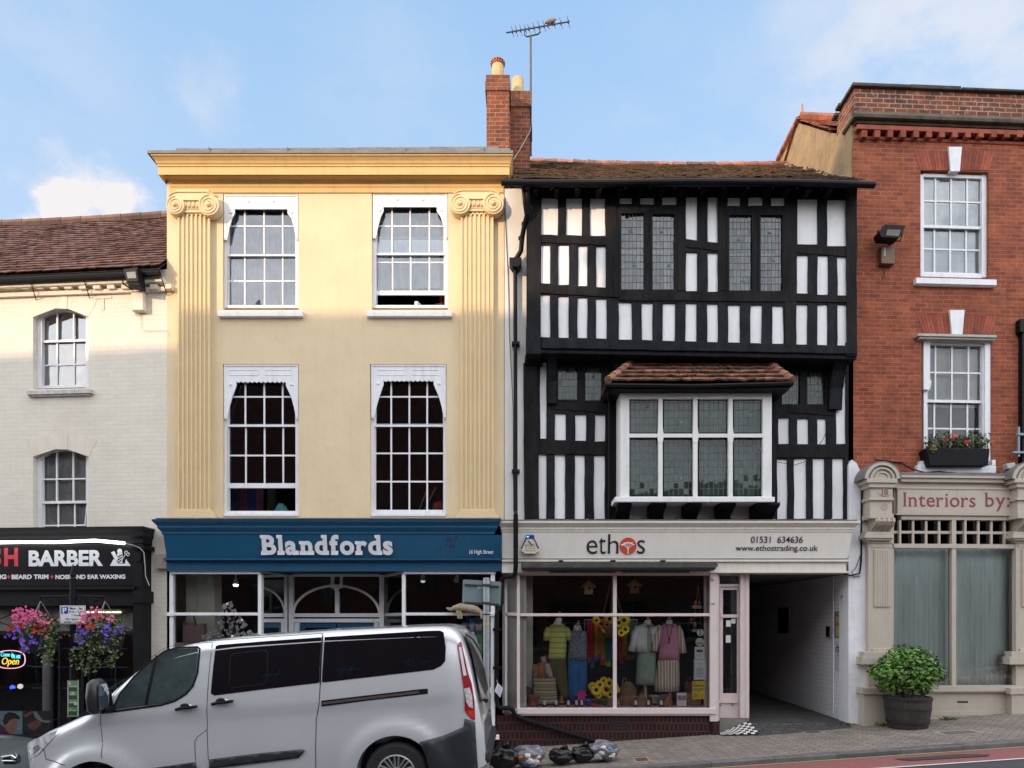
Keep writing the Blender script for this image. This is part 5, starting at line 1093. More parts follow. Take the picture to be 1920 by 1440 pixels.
mb = MB(); mb.pb(978, 1340, 1064, 1069, .42, .435); mb.pb(1030, 1155, 1069, 1074, .3, .4); mb.pb(1168, 1293, 1069, 1074, .3, .4); mb.build('front_bar', black_gloss, aw)
for px in (1052, 1150, 1244): mb = MB(); mb.pb(px-4, px+4, 1050, 1056, .2, .38); mb.build('bracket', black_paint, aw)
# ---- pink shopfront
sf = MB(); dS = .14
sf.pb(969, 975, 1072, 1334, .06, dS); sf.pb(1149.5, 1156.5, 1079, 1328, .08, dS-.006); sf.pb(1331.5, 1346, 1068, 1353, -.02, dS+.02); sf.pb(1346, 1349, 1070, 1352, -.02, .1)
sf.pb(975, 1331.5, 1150, 1155.5, .06, dS+.006); sf.pb(970, 1342, 1328, 1339, -.3, dS+.05); sf.pb(970, 1336, 1339, 1342, 0, dS+.025); sf.pb(975, 1331.5, 1071, 1079, .06, dS-.004)
for (a, b) in ((1074,1079),(1149,1155),(1329,1338)):                               # splayed left return
    A, B, C, E = rpt(970,a,dS), rpt(943,a-1,-.02), rpt(943,b-1,-.02), rpt(970,b,dS); nn = Vector((0,.05,0)); sf.add([A,B,C,E]+[tuple(Vector(q)+nn) for q in (A,B,C,E)], [(0,1,2,3),(7,6,5,4),(0,4,5,1),(3,2,6,7)])
sf.pb(942, 945, 1070, 1338, -.06, -.01)
sf.pb(1388, 1405, 1076, 1347, -.1, .02); sf.pb(1388, 1392, 1076, 1346, .02, .035); sf.pb(1398, 1402, 1076, 1346, .02, .035)
sf.pb(1349, 1388, 1095, 1100, -.14, -.04); sf.pb(1349, 1388, 1074, 1079, -.14, -.04)
sf.pb(1403, 1588, 1071, 1075.5, -.1, .14)
for py in (1086, 1130): sf.lathe_y([(.03,0),(.03,.02),(.015,.035)], rpt(1337,py,dS+.02), 10)
shopf = sf.build('shopfront', pink_paint, t, bev=.006)
g = MB(); pane(g, 975, 1149.5, 1079, 1150, .1); pane(g, 1156.5, 1331.5, 1079, 1150, .1); pane(g, 975, 1149.5, 1155, 1328, .1); pane(g, 1156.5, 1331.5, 1155, 1328, .1)
for (a, b) in ((1079,1149),(1155,1330)): A, B, C, E = rpt(970,a,.11), rpt(943,a,-.04), rpt(943,b,-.04), rpt(970,b,.11); g.add([A,B,C,E], [(0,1,2,3)])
pane(g, 1349, 1388, 1079, 1096, -.09); g.build('shop_window', shop_glass, shopf)
dr = MB(); bars(dr, 1349.5, 1388, 1100, 1346, (), (1156,), 6, 4.5, -.13, -.075, bot=46); dr.pb(1348, 1384, 1313, 1318, -.075, -.04); dr.pb(1351, 1386, 1152, 1158, -.075, -.055); dd_ = dr.build('door', pink_paint, t)
g = MB(); pane(g, 1355, 1382, 1106, 1154, -.1); pane(g, 1355, 1382, 1158, 1302, -.1); g.build('door_glass', shop_glass, dd_)
mb = MB(); mb.pb(1371, 1379, 1160, 1169, -.094, -.088); mb.pb(1361.5, 1370, 1163, 1175, -.094, -.087); mb.pb(1361, 1370, 1191, 1205, -.094, -.087); mb.build('door_notice', M('paper_white', (.65,.68,.70), .6, var=.05), dd_)
mb = MB()
for (a, b, c, e, q) in ((1350,1363,1317,1323,0),(1373,1386,1317,1323,0)): mb.tube([rpt(a,1317,-.06), rpt(a,1323,-.05), rpt((a+b)/2-3,1323.5,-.05)], .006, 5)
mb.build('door_hook', iron, dd_)
pl_m = brick('plinth_glazed_brick', (.045,.012,.013), (.025,.012,.014), (.06,.045,.04), .075, .15, .008, .35, .35, .4, offs=.5, dirt=.3, dcol=(.02,.018,.018))
mb = MB(); mb.box(X(931), X(1337), -.1, .05, -.6, Z(1342,.1)); mb.box(X(1336,.14), X(1349,.14), -.15, .0, -.2, Z(1355,.14)); mb.build('plinth', pl_m, t)
mb = MB(); frame(mb, 1143, 1181, 1344, 1367, 1.5, .1, .11); 
for k in range(7): mb.pb(1144, 1180, 1347+k*2.8, 1348.4+k*2.8, .1, .108)
mb.build('air_vent', iron, t)
mb = MB(); mb.box(X(1349), X(1405), -.01, .12, -.1, Z(1347)); 
mat_ = stripes('chequer_threshold', [(.6,.6,.58), (.02,.02,.025)], 'X', .09, .5); mb.build('threshold', M('worn_stone', (.2,.18,.16), .8), t)
mb = MB(); nx_, ny_ = 10, 7
A, B, C, E = Vector((X(1349.5,.16),-.16,G(X(1349.5,.16))+.03)), Vector((XPL-.01,-.01,.46)), Vector((X(1424,.48),-.48,G(X(1424,.48))+.03)), Vector((X(1352,.29),-.29,G(X(1352,.29))+.024))
for i in range(nx_):
    for k in range(ny_):
        if (i+k) % 2: continue
        f = lambda u, v: (A*(1-u)+B*u)*(1-v)+(E*(1-u)+C*u)*v
        q = [f(i/nx_,k/ny_), f((i+1)/nx_,k/ny_), f((i+1)/nx_,(k+1)/ny_), f(i/nx_,(k+1)/ny_)]; mb.add(q, [(3,2,1,0)])
th_ = thing('threshold_tiles', (X(1385,.3), -.3, G(X(1385))), 'black and white chequered tile threshold before the pink shop door', 'tiles')
for v in mb.v: pass
mb.build('white_tiles', M('white_floor_tile', (.62,.62,.6), .5, var=.1), th_)
mb2 = MB(); nx_, ny_ = 10, 7
for i in range(nx_):
    for k in range(ny_):
        if (i+k) % 2: mb2.add([f(i/nx_,k/ny_), f((i+1)/nx_,k/ny_), f((i+1)/nx_,(k+1)/ny_), f(i/nx_,(k+1)/ny_)], [(3,2,1,0)])
mb2.build('black_tiles', M('black_floor_tile', (.015,.015,.018), .5, var=.1), th_)
# shop interior
zf = Z(1330, .05)
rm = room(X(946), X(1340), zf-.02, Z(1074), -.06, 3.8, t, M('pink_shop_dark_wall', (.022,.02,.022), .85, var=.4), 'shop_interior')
mb = MB(); mb.pb(975, 982, 1080, 1328, .0, .06); mb.pb(982, 999, 1080, 1328, -.45, -.42); mb.pb(1320, 1331, 1080, 1328, -.06, -.03); mb.build('display_panel', M('ivory_panel', (.52,.50,.42), .7), rm)
mb = MB(); mb.box(X(946), X(1338), -.06, .9, zf-.1, zf); mb.build('display_floor', M('display_board_dark', (.10,.085,.07), .8), rm)
mb = MB(); mb.box(XT0+.02, X(1403), .2, .9, -1.2, zf-.11); mb.build('stall_base', dark_lining, rm)
room(X(1347), X(1404), Z(1347), Z(1076), .12, 3.5, t, M('pink_shop_dark_wall', (.022,.02,.022), .85), 'door_lobby')
skin = M('calico', (.75,.70,.60), .85, var=.05)
wood = M('turned_wood', (.30,.13,.05), .5, var=.2)
dM = -.32
def P3(px, py, d=None): return rpt(px, py, dM if d is None else d)
def body(mb, rows, d, ratio=.55, n=24, m=0, pleat=0, amp=0):   # rows of (centre px, py, half width px)
    s = (D-d)/F; mb.loft([(X(c,d), -d, Z(y,d), w*s, max(.02, w*s*ratio)) for c, y, w in rows], n, m, pleat=pleat, amp=amp)
def mannequin(label, px, neck, rows_fn):
    q = thing('mannequin', (X(px,dM), .32, zf), label, 'mannequin', 'dressed mannequins in the pink shop window'); rows_fn(q); return q
def m1(q):
    mb = MB(); body(mb, [(1044,1176,7),(1045,1168,7.5),(1047,1164,6.5),(1048,1159,5)], dM, .8); mb.build('neck_form', skin, q, smooth=True)
    mb = MB(); body(mb, [(1048.5,1159,2.5),(1048.7,1155,2.2),(1049,1150,3),(1049,1146,2)], dM, .9); mb.build('neck_cap', wood, q, smooth=True)
    mb = MB(); body(mb, [(1043.5,1236,17.5),(1045,1225,16.5),(1046,1210,16.3),(1046,1195,17),(1046,1185,18.5),(1045.5,1178,18.5),(1045.5,1172,13),(1046,1169.5,8)], dM, .5)
    mb.tube([P3(1031,1177), P3(1027,1186), P3(1026,1201)], [.065,.075,.08], 14); mb.tube([P3(1060,1177), P3(1064,1186), P3(1065,1200)], [.06,.07,.07], 14)
    mb.build('t_shirt', stripes('lime_and_grey_stripes', [(.58,.65,.07),(.58,.65,.07),(.33,.32,.34)], 'Z', .098), q, smooth=True)
    mb = MB(); body(mb, [(1059,1309,7),(1058,1300,8),(1052,1275,11.5),(1046,1250,15),(1044,1235,16)], dM, .5, pleat=5, amp=.05); mb.build('trousers', M('olive_cloth', (.11,.088,.034), .9, var=.2, vs=9), q, smooth=True)
    mb = MB(); body(mb, [(1052,1318,5),(1053,1306,3.5),(1055,1300,3)], dM, .9); mb.build('stand', wood, q)
def m2(q):
    d = dM
    mb = MB(); body(mb, [(1082,1190,14),(1083,1183,9),(1082.5,1176,7),(1082.5,1172,5.5)], d, .6); mb.sph(P3(1066.5,1194), .045, .06, .085, 12, 8); mb.build('neck_form', skin, q, smooth=True)
    mb = MB(); body(mb, [(1083,1173,5),(1083.5,1170.5,4.5),(1084.5,1168.5,1.6),(1084.8,1166,1.8),(1085,1163,1)], d, .9); mb.build('neck_cap', M('honey_wood', (.45,.20,.05), .45), q, smooth=True)
    mb = MB(); body(mb, [(1082.5,1237.5,18.5),(1083,1225,17.5),(1083.5,1210,17),(1084,1198,16.5),(1084,1188,16),(1084,1182,13)], d, .52); mb.build('sleeveless_top', M('blue_fleck_cloth', (.06,.13,.25), .9, var=.9, vs=42, c2=(.34,.39,.48)), q, smooth=True)
    for s_ in (-1, 1):
        mb = MB(); body(mb, [(1083+s_*7,1312,9.5),(1083+s_*7,1295,10),(1082.5+s_*7.5,1265,10.5),(1082.5+s_*6.5,1237,11.5)], d-.01*s_, .62, pleat=7, amp=.04); mb.build('trouser_leg', M('blue_linen', (.02,.125,.34), .9, var=.2, vs=9), q, smooth=True)
    mb = MB(); mb.tube([P3(1077,1177,dM+.12), P3(1083,1190,dM+.19), P3(1087,1199,dM+.2), P3(1088,1186,dM+.16), P3(1087,1177,dM+.12)], .006, 5); mb.build('necklace', iron, q)
def m3(q):
    d = dM
    mb = MB(); body(mb, [(1214,1178,9),(1214.5,1170,6.5),(1214.5,1163,5.5)], d, .8); mb.build('neck_form', skin, q, smooth=True)
    mb = MB(); body(mb, [(1215,1163.5,4.5),(1215,1160,3.5),(1215,1156,2)], d, .9); mb.build('neck_cap', wood, q, smooth=True)
    mb = MB(); body(mb, [(1211,1284,19),(1211,1270,18.5),(1212,1245,17.5),(1213,1220,16),(1214,1205,15.5),(1214,1185,15.5),(1214,1174,13),(1214,1168,8)], d, .5, pleat=8, amp=.04); mb.build('dress', M('sage_linen', (.25,.34,.28), .9, var=.12, vs=9), q, smooth=True)
    mb = MB(); body(mb, [(1203,1222.5,11.5),(1203,1205,11),(1203,1190,11),(1203,1178,11),(1206,1171,7)], d+.05, .55); mb.tube([P3(1196,1174,d+.06), P3(1192,1186,d+.06), P3(1188,1205,d+.07), P3(1183.5,1221,d+.08)], [.06,.075,.065,.065], 12); mb.tube([P3(1232,1174,d+.03), P3(1235,1186,d+.02), P3(1237,1210,d)], [.06,.07,.06], 12)
    body(mb, [(1228,1220,6),(1228,1190,7),(1226,1176,7)], d+.07, .5); mb.build('jacket', M('pale_sage_jacket', (.60,.64,.62), .9, var=.12, vs=7), q, smooth=True)
    mb = MB(); mb.sph(P3(1215.5,1173,d+.12), .03, .02, .015); mb.build('red_beads', M('red_bead', (.45,.03,.02), .4), q)
    mb = MB(); 
    for k in range(5): mb.sph(P3(1217+.1*k,1183+k*6,d+.20), .007)
    mb.build('buttons', M('pale_button', (.6,.6,.55), .4), q)
    mb = MB(); body(mb, [(1209.5,1318,4),(1209.5,1284,3.5)], d, 1); mb.build('stand', M('pale_wood', (.42,.30,.18), .6), q)
def m4(q):
    d = dM+.06
    mb = MB(); body(mb, [(1254,1178,8.5),(1254.5,1170,6.5),(1255,1163,5.5)], d, .8); mb.build('neck_form', skin, q, smooth=True)
    mb = MB(); body(mb, [(1255,1163.5,4),(1255,1157,3),(1255,1152,2)], d, .9); mb.build('neck_cap', wood, q, smooth=True)
    mb = MB(); body(mb, [(1254,1237,20.5),(1254.5,1222,19.5),(1255,1205,18),(1255,1190,17.5),(1255,1178,17.5),(1255,1170,13)], d, .52); mb.build('pink_tunic', M('rose_linen', (.56,.25,.37), .9, var=.1, vs=10), q, smooth=True)
    st_ = stripes('brown_and_cream_stripes', [(.66,.60,.49),(.30,.22,.15),(.68,.62,.53),(.40,.31,.23)], 'X', .105)
    mb = MB(); mb.tube([P3(1238,1173,d), P3(1233,1190,d+.02), P3(1228,1212,d+.04), P3(1226,1221,d+.05)], [.05,.065,.07,.075], 12); mb.tube([P3(1271,1173,d), P3(1276,1190,d), P3(1279,1212,d+.02), P3(1281,1225,d+.03)], [.05,.065,.065,.07], 12); mb.build('striped_sleeve', st_, q, smooth=True)
    mb = MB(); body(mb, [(1250,1296,23),(1251,1280,22.5),(1252,1262,21.5),(1253,1245,20),(1254,1235,19)], d, .5, n=60, pleat=14, amp=.04); mb.build('skirt', st_, q, smooth=True)
    mb = MB(); mb.tube([P3(1249,1170,d+.13), P3(1252,1188,d+.22), P3(1254.3,1207,d+.215), P3(1258,1188,d+.21), P3(1261,1170,d+.13)], .007, 5); mb.tube([P3(1254.3,1195,d+.225), P3(1254.3,1207,d+.22)], .014, 6); mb.build('necklace', M('pewter', (.10,.09,.085), .5, metal=.5), q)
    mb = MB(); body(mb, [(1256,1322,6),(1256,1310,4),(1256,1296,3)], d, 1); mb.build('stand', wood, q)
mannequin('mannequin in lime and grey striped t-shirt with olive trousers', 1046, 0, m1)
mannequin('mannequin in blue flecked sleeveless top with bright blue trousers', 1082, 0, m2)
mannequin('mannequin in long sage green dress under a pale jacket', 1212, 0, m3)
mannequin('mannequin in rose pink tunic over brown striped skirt', 1254, 0, m4)
def birdhouse(px, py, label, d):
    q = thing('birdhouse', P3(px,py,d), label, 'birdhouse', 'birdhouses in the pink shop window'); wd = M('pale_pine', (.42,.29,.16), .7, var=.15)
    mb = MB(); mb.pp([(px-8,py+12),(px+8,py+12),(px+8,py-3),(px,py-11),(px-8,py-3)], d-.12, d); mb.build('box', wd, q)
    mb = MB(); mb.pp([(px-14,py-2),(px,py-14.5),(px,py-11.5),(px-12,py)], d-.16, d+.04); mb.pp([(px+14,py-2),(px,py-14.5),(px,py-11.5),(px+12,py)], d-.16, d+.04); mb.build('roof', wd, q)
    mb = MB(); mb.lathe_y([(.024,0),(.024,.003)], P3(px+1.5,py+1,d), 12); mb.build('entrance_hole', black_paint, q)
    mb = MB(); mb.tube([P3(px,py-14,d-.06), P3(px,1077,d-.06)], .004, 4); mb.build('cord', M('jute', (.3,.22,.12), .9), q)
birdhouse(1104, 1102, 'pale pine birdhouse hanging in the left pane of the pink shop window', -.3); birdhouse(1190, 1100, 'dimmer pale birdhouse hanging in the right pane of the pink shop window', -.6)
def sunflower(mb, c, r, nm=Vector((0,-1,.15)), np_=16):
    nm = nm.normalized(); u = nm.cross(Vector((0,0,1))).normalized(); w = u.cross(nm); c = Vector(c)
    for layer in range(2):
        for k in range(np_):
            a = 2*PI*(k+layer*.5)/np_; e = u*math.cos(a)+w*math.sin(a); s = u*-math.sin(a)+w*math.cos(a); q = r*R.uniform(.9,1.05); b = nm*(.01-.012*layer)
            mb.add([c+e*r*.25+b-s*r*.10, c+e*r*.7+b*1.5-s*r*.16+nm*.01, c+e*q-nm*.01, c+e*r*.7+b*1.5+s*r*.16+nm*.01, c+e*r*.25+b+s*r*.10], [(0,1,2,3,4)], 0)
    pts = [tuple(c+nm*h+(u*math.cos(2*PI*j/12)+w*math.sin(2*PI*j/12))*q) for q, h in ((r*.33,.0),(r*.31,.02),(r*.16,.028)) for j in range(12)]
    mb.add(pts, [(i*12+j, i*12+(j+1)%12, (i+1)*12+(j+1)%12, (i+1)*12+j) for i in range(2) for j in range(12)]+[tuple(24+j for j in range(12))], 1)
yel = M('sunflower_petal', (.82,.58,.03), .7, var=.25, vs=30, isl=.3); orp = M('orange_petal', (.6,.19,.02), .7, isl=.2); brn = M('sunflower_heart', (.035,.018,.01), .9, var=.4, vs=40, bump=.5)
def flowerheads(name, label, spots, d, grp=None):
    q = thing(name, P3(*spots[0][:2], d), label, 'flowers', grp)
    for (px, py, r, kind) in spots:
        mb = MB(); sunflower(mb, P3(px, py, d+R.uniform(-.03,.05)), r*(D-d)/F, Vector((R.uniform(-.4,.4),-1,R.uniform(-.1,.4)))); mb.build('flower_head', [yel if kind == 'y' else orp, brn], q)
    return q
q = flowerheads('sunflower_garland', 'hanging bowl of sunflowers behind the central bar of the pink shop window', [(1118,1163,9,'y'),(1127,1170,10,'o'),(1143,1160,12,'y'),(1138,1171,8,'o'),(1160,1168,11,'y'),(1170,1163,13,'y'),(1172,1180,10,'y'),(1152,1182,10,'y'),(1158,1158,9,'y'),(1135,1180,8,'y'),(1165,1186,9,'y')], -.2)
mb = MB(); x, z = conv(1147, 1190, -.3); mb.loft([(x,.3,z-.06,.1,.08),(x,.3,z+.02,.24,.14),(x,.3,z+.14,.27,.16)], 18); mb.build('coir_bowl', M('coir', (.16,.10,.05), .95, var=.5, vs=30, bump=.8), q)
mb = MB()
for (a, b) in ((1128,1168),(1146,1162),(1170,1164)): mb.tube([P3(a,b,-.3), P3(1147,1080,-.3)], .006, 4)
mb.build('rope', M('jute', (.3,.22,.12), .9), q)
q = flowerheads('sunflower_bunch', 'bunch of sunflowers on the floor of the pink shop window', [(1118,1294,12,'y'),(1136,1293,14,'y'),(1125,1284,10,'y'),(1142,1281,11,'y'),(1111,1287,9,'y'),(1150,1286,10,'y'),(1132,1276,8,'y'),(1154,1293,9,'y'),(1122,1303,8,'y'),(1144,1302,9,'y')], -.12)
mb = MB(); b0 = P3(1134,1326,-.15)
for k in range(8): e = P3(1115+k*5, 1296, -.15); mb.tube([b0, e], .008, 5)
mb.build('stems', leaf_d, q)
q = thing('pink_flower', P3(1090,1308,-.08), 'bright pink fabric lily beside a blue vase in the pink shop window', 'flowers')
mb = MB(); c = Vector(P3(1090,1303,-.05)); 
for k in range(8):
    a = 2*PI*k/8; e = Vector((math.cos(a),-.3,math.sin(a))); s_ = Vector((-math.sin(a),0,math.cos(a))); mb.add([c, c+e*.05-s_*.03, c+e*.11, c+e*.05+s_*.03], [(0,1,2,3)])
mb.build('petals', M('hot_pink', (.7,.03,.25), .7), q)
mb = MB(); mb.lathe([(.03,0),(.06,.06),(.055,.12),(.03,.17),(.035,.19)], P3(1103,1328,-.12), 16); mb.build('vase', M('cobalt_glaze', (.01,.03,.25), .2), q)
cols = [('red',(.42,.01,.03)),('crimson',(.36,.01,.02)),('gold',(.45,.26,.01)),('mustard',(.38,.22,.01)),('ochre',(.4,.25,.02)),('moss',(.06,.16,.07)),('teal',(.03,.18,.2)),('cobalt',(.01,.12,.4)),('magenta',(.35,.02,.16)),('scarlet',(.5,.03,.02)),('amber',(.45,.22,.01)),('lime',(.25,.45,.03)),('emerald',(.02,.17,.05)),('petrol',(.03,.09,.09))]
xs = [1104,1110,1117,1124,1130,1136,1141,1146,1160,1165,1170,1175,1180,1186]
for (nm, c), px in zip(cols, xs):
    q = thing('scarf', P3(px,1160,-.75), '%s scarf hanging from the rail at the back of the pink shop window' % nm, 'scarf', 'scarves on the rail')
    mb = MB(); y1 = 1234+R.uniform(-8,10); curtain(mb, px-4.2, px+4.2, 1164, y1, -.75-.01*(px % 3), 2, .018); mb.build('cloth', M('scarf_'+nm, c, .85, var=.2, vs=12), q)
    mb = MB(); curtain(mb, px-4, px+4, y1, y1+9, -.75-.01*(px % 3), 2, .02); mb.build('fringe', M('scarf_end_'+cols[(xs.index(px)+5) % 14][0], cols[(xs.index(px)+5) % 14][1], .85), q)
rl_ = thing('clothes_rail', P3(1145,1162,-.75), 'thin steel clothes rail holding the coloured scarves in the pink shop', 'rail')
mb = MB(); mb.tube([P3(1095,1162,-.75), P3(1195,1162,-.75)], .012, 6); mb.build('bar', galv, rl_)
for px in (1096,1194): mb = MB(); mb.tube([P3(px,1162,-.75), (P3(px,1162,-.75)[0], .75, zf)], .012, 6); mb.build('leg', galv, rl_)
wick = M('wicker', (.20,.115,.055), .85, var=.5, vs=30, bump=.9, bs=60); wick2 = M('pale_wicker', (.36,.26,.14), .85, var=.4, vs=30, bump=.9, bs=60)
def basket(px, py0, py1, w, label, mt, d, handle=True, lid=False):
    q = thing('basket', P3(px,py1,d), label, 'basket'); s = (D-d)/F; x, z0 = conv(px,py1,d); h = (py1-py0)*s; w = w*s
    mb = MB(); rows = 9
    if lid: mb.loft([(x,-d,z0+h*k/rows,w*(.86+.16*math.sin(PI*min(1,k/rows*1.15)))*(1 if k < 6 else math.sqrt(max(.02,1-((k-5.5)/3.7)**2))),w*.7*(1 if k < 6 else math.sqrt(max(.02,1-((k-5.5)/3.7)**2)))) for k in range(rows+1)], 24, pleat=24, amp=.02)
    else: mb.loft([(x,-d,z0,w*.8,w*.6),(x,-d,z0+h*.5,w*.93,w*.7),(x,-d,z0+h,w,w*.75),(x,-d,z0+h,w*.9,w*.66),(x,-d,z0+h*.4,w*.82,w*.6)], 24, pleat=24, amp=.02)
    for k in range(1, 6): mb.tube([(x+w*(.82+.03*k)*math.cos(a)*1.04, -d+w*.66*math.sin(a)*1.04, z0+h*.11*k) for a in [2*PI*j/20 for j in range(20)]], .006, 4, closed=True)
    mb.build('weave', mt, q)
    if handle: mb = MB(); mb.tube([(x+(-w*.35)+w*.22*math.cos(a), -d, z0+h*.9+.12*math.sin(a)) for a in [PI*k/10 for k in range(11)]], .012, 6); mb.build('handle', mt, q)
basket(1177, 1278, 1326, 17, 'domed brown wicker basket with lid right of the central bar of the pink shop window', wick, -.25, True, True)
basket(1150, 1311, 1328, 12, 'small pale woven basket at the foot of the central bar of the pink shop window', wick2, -.02, False)
basket(1299, 1300, 1328, 17, 'wide brown wicker basket behind the yellow poster', wick2, -.2, False)
basket(1297, 1279, 1302, 14, 'dark wicker shopper standing above the wide basket by the yellow poster', wick, -.3, True)
q = thing('woven_tray', P3(984,1306,-.3), 'round striped woven tray leaning at the left end of the pink shop window', 'tray')
mb = MB(); c = P3(984,1306,-.3)
for k in range(7): mb.tube([(c[0]+(.03+.026*k)*math.cos(a), c[1], c[2]+(.03+.026*k)*math.sin(a)) for a in [2*PI*j/26 for j in range(26)]], .0145, 6, closed=True, m=k % 2)
mb.build('coils', [M('brown_raffia', (.16,.08,.04), .9), M('plum_raffia', (.10,.06,.10), .9)], q)
q = thing('patterned_pot', P3(1000,1327,-.05), 'tapered red and white patterned pot at the left end of the pink shop window', 'pot')
mb = MB(); mb.lathe([(.075,0),(.09,.1),(.115,.23),(.105,.23),(.07,.03)], P3(1000,1328,-.06), 20); mb.build('body', M('patterned_glaze', (.5,.42,.35), .6, var=.6, vs=18, c2=(.35,.05,.04)), q)
mb = MB(); p_ = P3(1000,1316,-.06); mb.tube([(p_[0]+.07*math.cos(a), p_[1]-.108, p_[2]+.07*math.sin(a)) for a in [PI/2+PI*k/2 for k in range(4)]], .008, 4, closed=True); mb.build('painted_band', M('pot_red', (.4,.05,.04), .6), q)
q = thing('woven_bag', P3(1022,1318,-.2), 'tall bag of multicoloured woven stripes in the pink shop window', 'bag')
mb = MB(); x, z = conv(1023,1318,-.2); mb.loft([(x,.2,z,.21,.09),(x-.01,.2,z+.22,.20,.1),(x-.02,.2,z+.46,.195,.08)], 20, pleat=4, amp=.05); mb.build('body', stripes('multicolour_weave', [(.45,.38,.2),(.10,.25,.12),(.5,.3,.05),(.4,.4,.36),(.35,.10,.08),(.45,.38,.1),(.08,.2,.25),(.5,.45,.35)], 'Z', .16), q)
mb = MB(); mb.tube([(x-.1,.11,z+.45),(x-.08,.1,z+.54),(x+.03,.1,z+.54),(x+.06,.11,z+.45)], .012, 6); mb.build('handle', wick, q)
for (a, b, c2, dq_, col, nm) in (((1004,1275),(1006,1246),7,-.4,(.30,.2,.13),'brown'), ((1015,1275),(1015,1242),7,-.36,(.42,.16,.05),'rust'), ((1030,1275),(1018,1231),6,-.42,(.45,.30,.22),'pale pink'), ((1032,1276),(1026,1244),7,-.34,(.48,.46,.40),'cream and green')):
    q = thing('rolled_rug', P3(*a,dq_), '%s rolled rug standing behind the striped woven bag' % nm, 'rug'); mb = MB(); mb.tube([P3(*a,dq_), P3(*b,dq_)], c2*(D-dq_)/F, 14); mb.build('roll', M('rug_'+nm.replace(' ','_'), col, .9, var=.4, vs=22, bump=.5), q)
    mb = MB(); bb = Vector(P3(*b,dq_)); aa = Vector(P3(*a,dq_)); ax = (bb-aa).normalized(); uu = ax.cross(Vector((0,1,0))).normalized(); ww = ax.cross(uu); mb.tube([bb+ax*.002+(uu*math.cos(k*.6)+ww*math.sin(k*.6))*(.006+.0016*k) for k in range(24)], .003, 4); mb.build('spiral_edge', wick, q)
jl = ['nearest the woven bag','second from the woven bag','below the blue trousers','with a red lid beneath the pink lily','left of the blue vase','in the middle of the right pane','right of the pine house','by the leaning shoe']
for k, (px, top) in enumerate(((1021,0),(1043,0),(1066,0),(1081,1),(1091,0),(1192,0),(1216,0),(1240,0))):
    q = thing('jar', P3(px,1328,-.02), 'small jar with white label, the one %s' % jl[k], 'jar', 'jars along the front of the pink shop window'); p_ = P3(px,1327.5,-.03)
    mb = MB(); mb.lathe([(.032,0),(.036,.01),(.036,.06),(.026,.075)], p_, 12); mb.build('glass_body', M('dark_jar', (.05,.04,.035), .2, var=.5, vs=20), q)
    mb = MB(); mb.lathe([(.03,.075),(.03,.098)], p_, 12); mb.build('lid', M('jar_lid_red' if top else 'jar_lid', (.5,.06,.02) if top else (.25,.22,.2), .5), q)
    mb = MB(); mb.pb(px-2.2, px+2.2, 1313.5, 1321.5, .0, .012); mb.build('label', M('paper_white', (.65,.68,.70), .6), q)
q = thing('shoe', P3(1117,1326,-.03), 'red pointed slipper lying in the left pane of the pink shop window', 'shoe'); mb = MB()
x, z = conv(1108,1327,-.03); mb.tube([(x,.03,z+.07),(x+.05,.03,z+.05),(x+.12,.03,z+.03),(x+.2,.03,z+.018)], [.02,.035,.03,.008], 10); mb.build('upper', M('red_leather', (.4,.04,.05), .35), q); mb = MB(); mb.tube([(x-.01,.03,z+.05),(x-.02,.03,z)], [.012,.008], 6); mb.build('heel', M('red_leather', (.4,.04,.05), .35), q)
q = thing('shoe', P3(1252,1326,-.03), 'tan leather shoe leaning under the striped skirt', 'shoe'); mb = MB(); x, z = conv(1247,1327,-.03); mb.tube([(x,.03,z+.01),(x+.01,.03,z+.08),(x+.045,.03,z+.16),(x+.07,.03,z+.2)], [.03,.045,.04,.02], 10); mb.build('upper', M('tan_shoe', (.30,.13,.05), .5), q); mb = MB(); mb.tube([(x+.06,.03,z),(x+.07,.03,z+.1)], .02, 6); mb.build('heel', wood, q)
for (px, py, w, col, nm) in ((1228,1304,7,(.3,.2,.14),'brown'),(1236,1306,8,(.09,.16,.17),'teal'),(1246,1303,8,(.16,.05,.07),'wine red'),(1210,1312,10,(.2,.13,.08),'tan')):
    q = thing('folded_cloth', P3(px,py+8,-.2), '%s folded cloth stacked below the sage dress and striped skirt' % nm, 'cloth'); mb = MB()
    for k in range(3): mb.pb(px-w+k*.6, px+w-k*.4, py+k*5, py+4.7+k*5, -.34, -.16-.01*k)
    mb.build('folds', M('folded_'+nm.replace(' ','_'), col, .9, var=.25, vs=20), q, bev=.008)
q = thing('wooden_house', P3(1204,1310,-.1), 'small brown wooden house ornament in the right pane of the pink shop window', 'ornament'); mb = MB(); mb.pp([(1196,1326),(1212,1326),(1212,1313),(1196,1313)], -.2, -.1); mb.build('walls', M('carved_wood', (.28,.17,.09), .7), q); mb = MB(); mb.pp([(1193,1314),(1204,1297),(1215,1314)], -.23, -.07); mb.build('roof', M('carved_roof', (.2,.12,.07), .7), q)
q = thing('hanging_tray', P3(1308,1180,-.2), 'two tier hanging rope tray with toy birds at the right of the pink shop window', 'tray'); 
for py in (1137, 1181):
    mb = MB(); mb.pb(1299, 1316, py-1.5, py+4, -.3, -.12); mb.build('tray', wick2, q)
mb = MB(); mb.tube([P3(1300,1180,-.2), P3(1309,1098,-.2)], .005, 4); mb.tube([P3(1315,1180,-.2), P3(1309,1098,-.2)], .005, 4); mb.build('rope', M('jute', (.3,.22,.12), .9), q)
for (px, py, c) in ((1296,1163,(.5,.05,.03)),(1303,1171,(.5,.4,.2)),(1311,1132,(.06,.2,.08)),(1304,1131,(.5,.04,.03))): mb = MB(); mb.sph(P3(px,py,-.18), .03, .03, .05, 8, 6); mb.build('toy_bird', M('toy_%d' % px, c, .6), q)
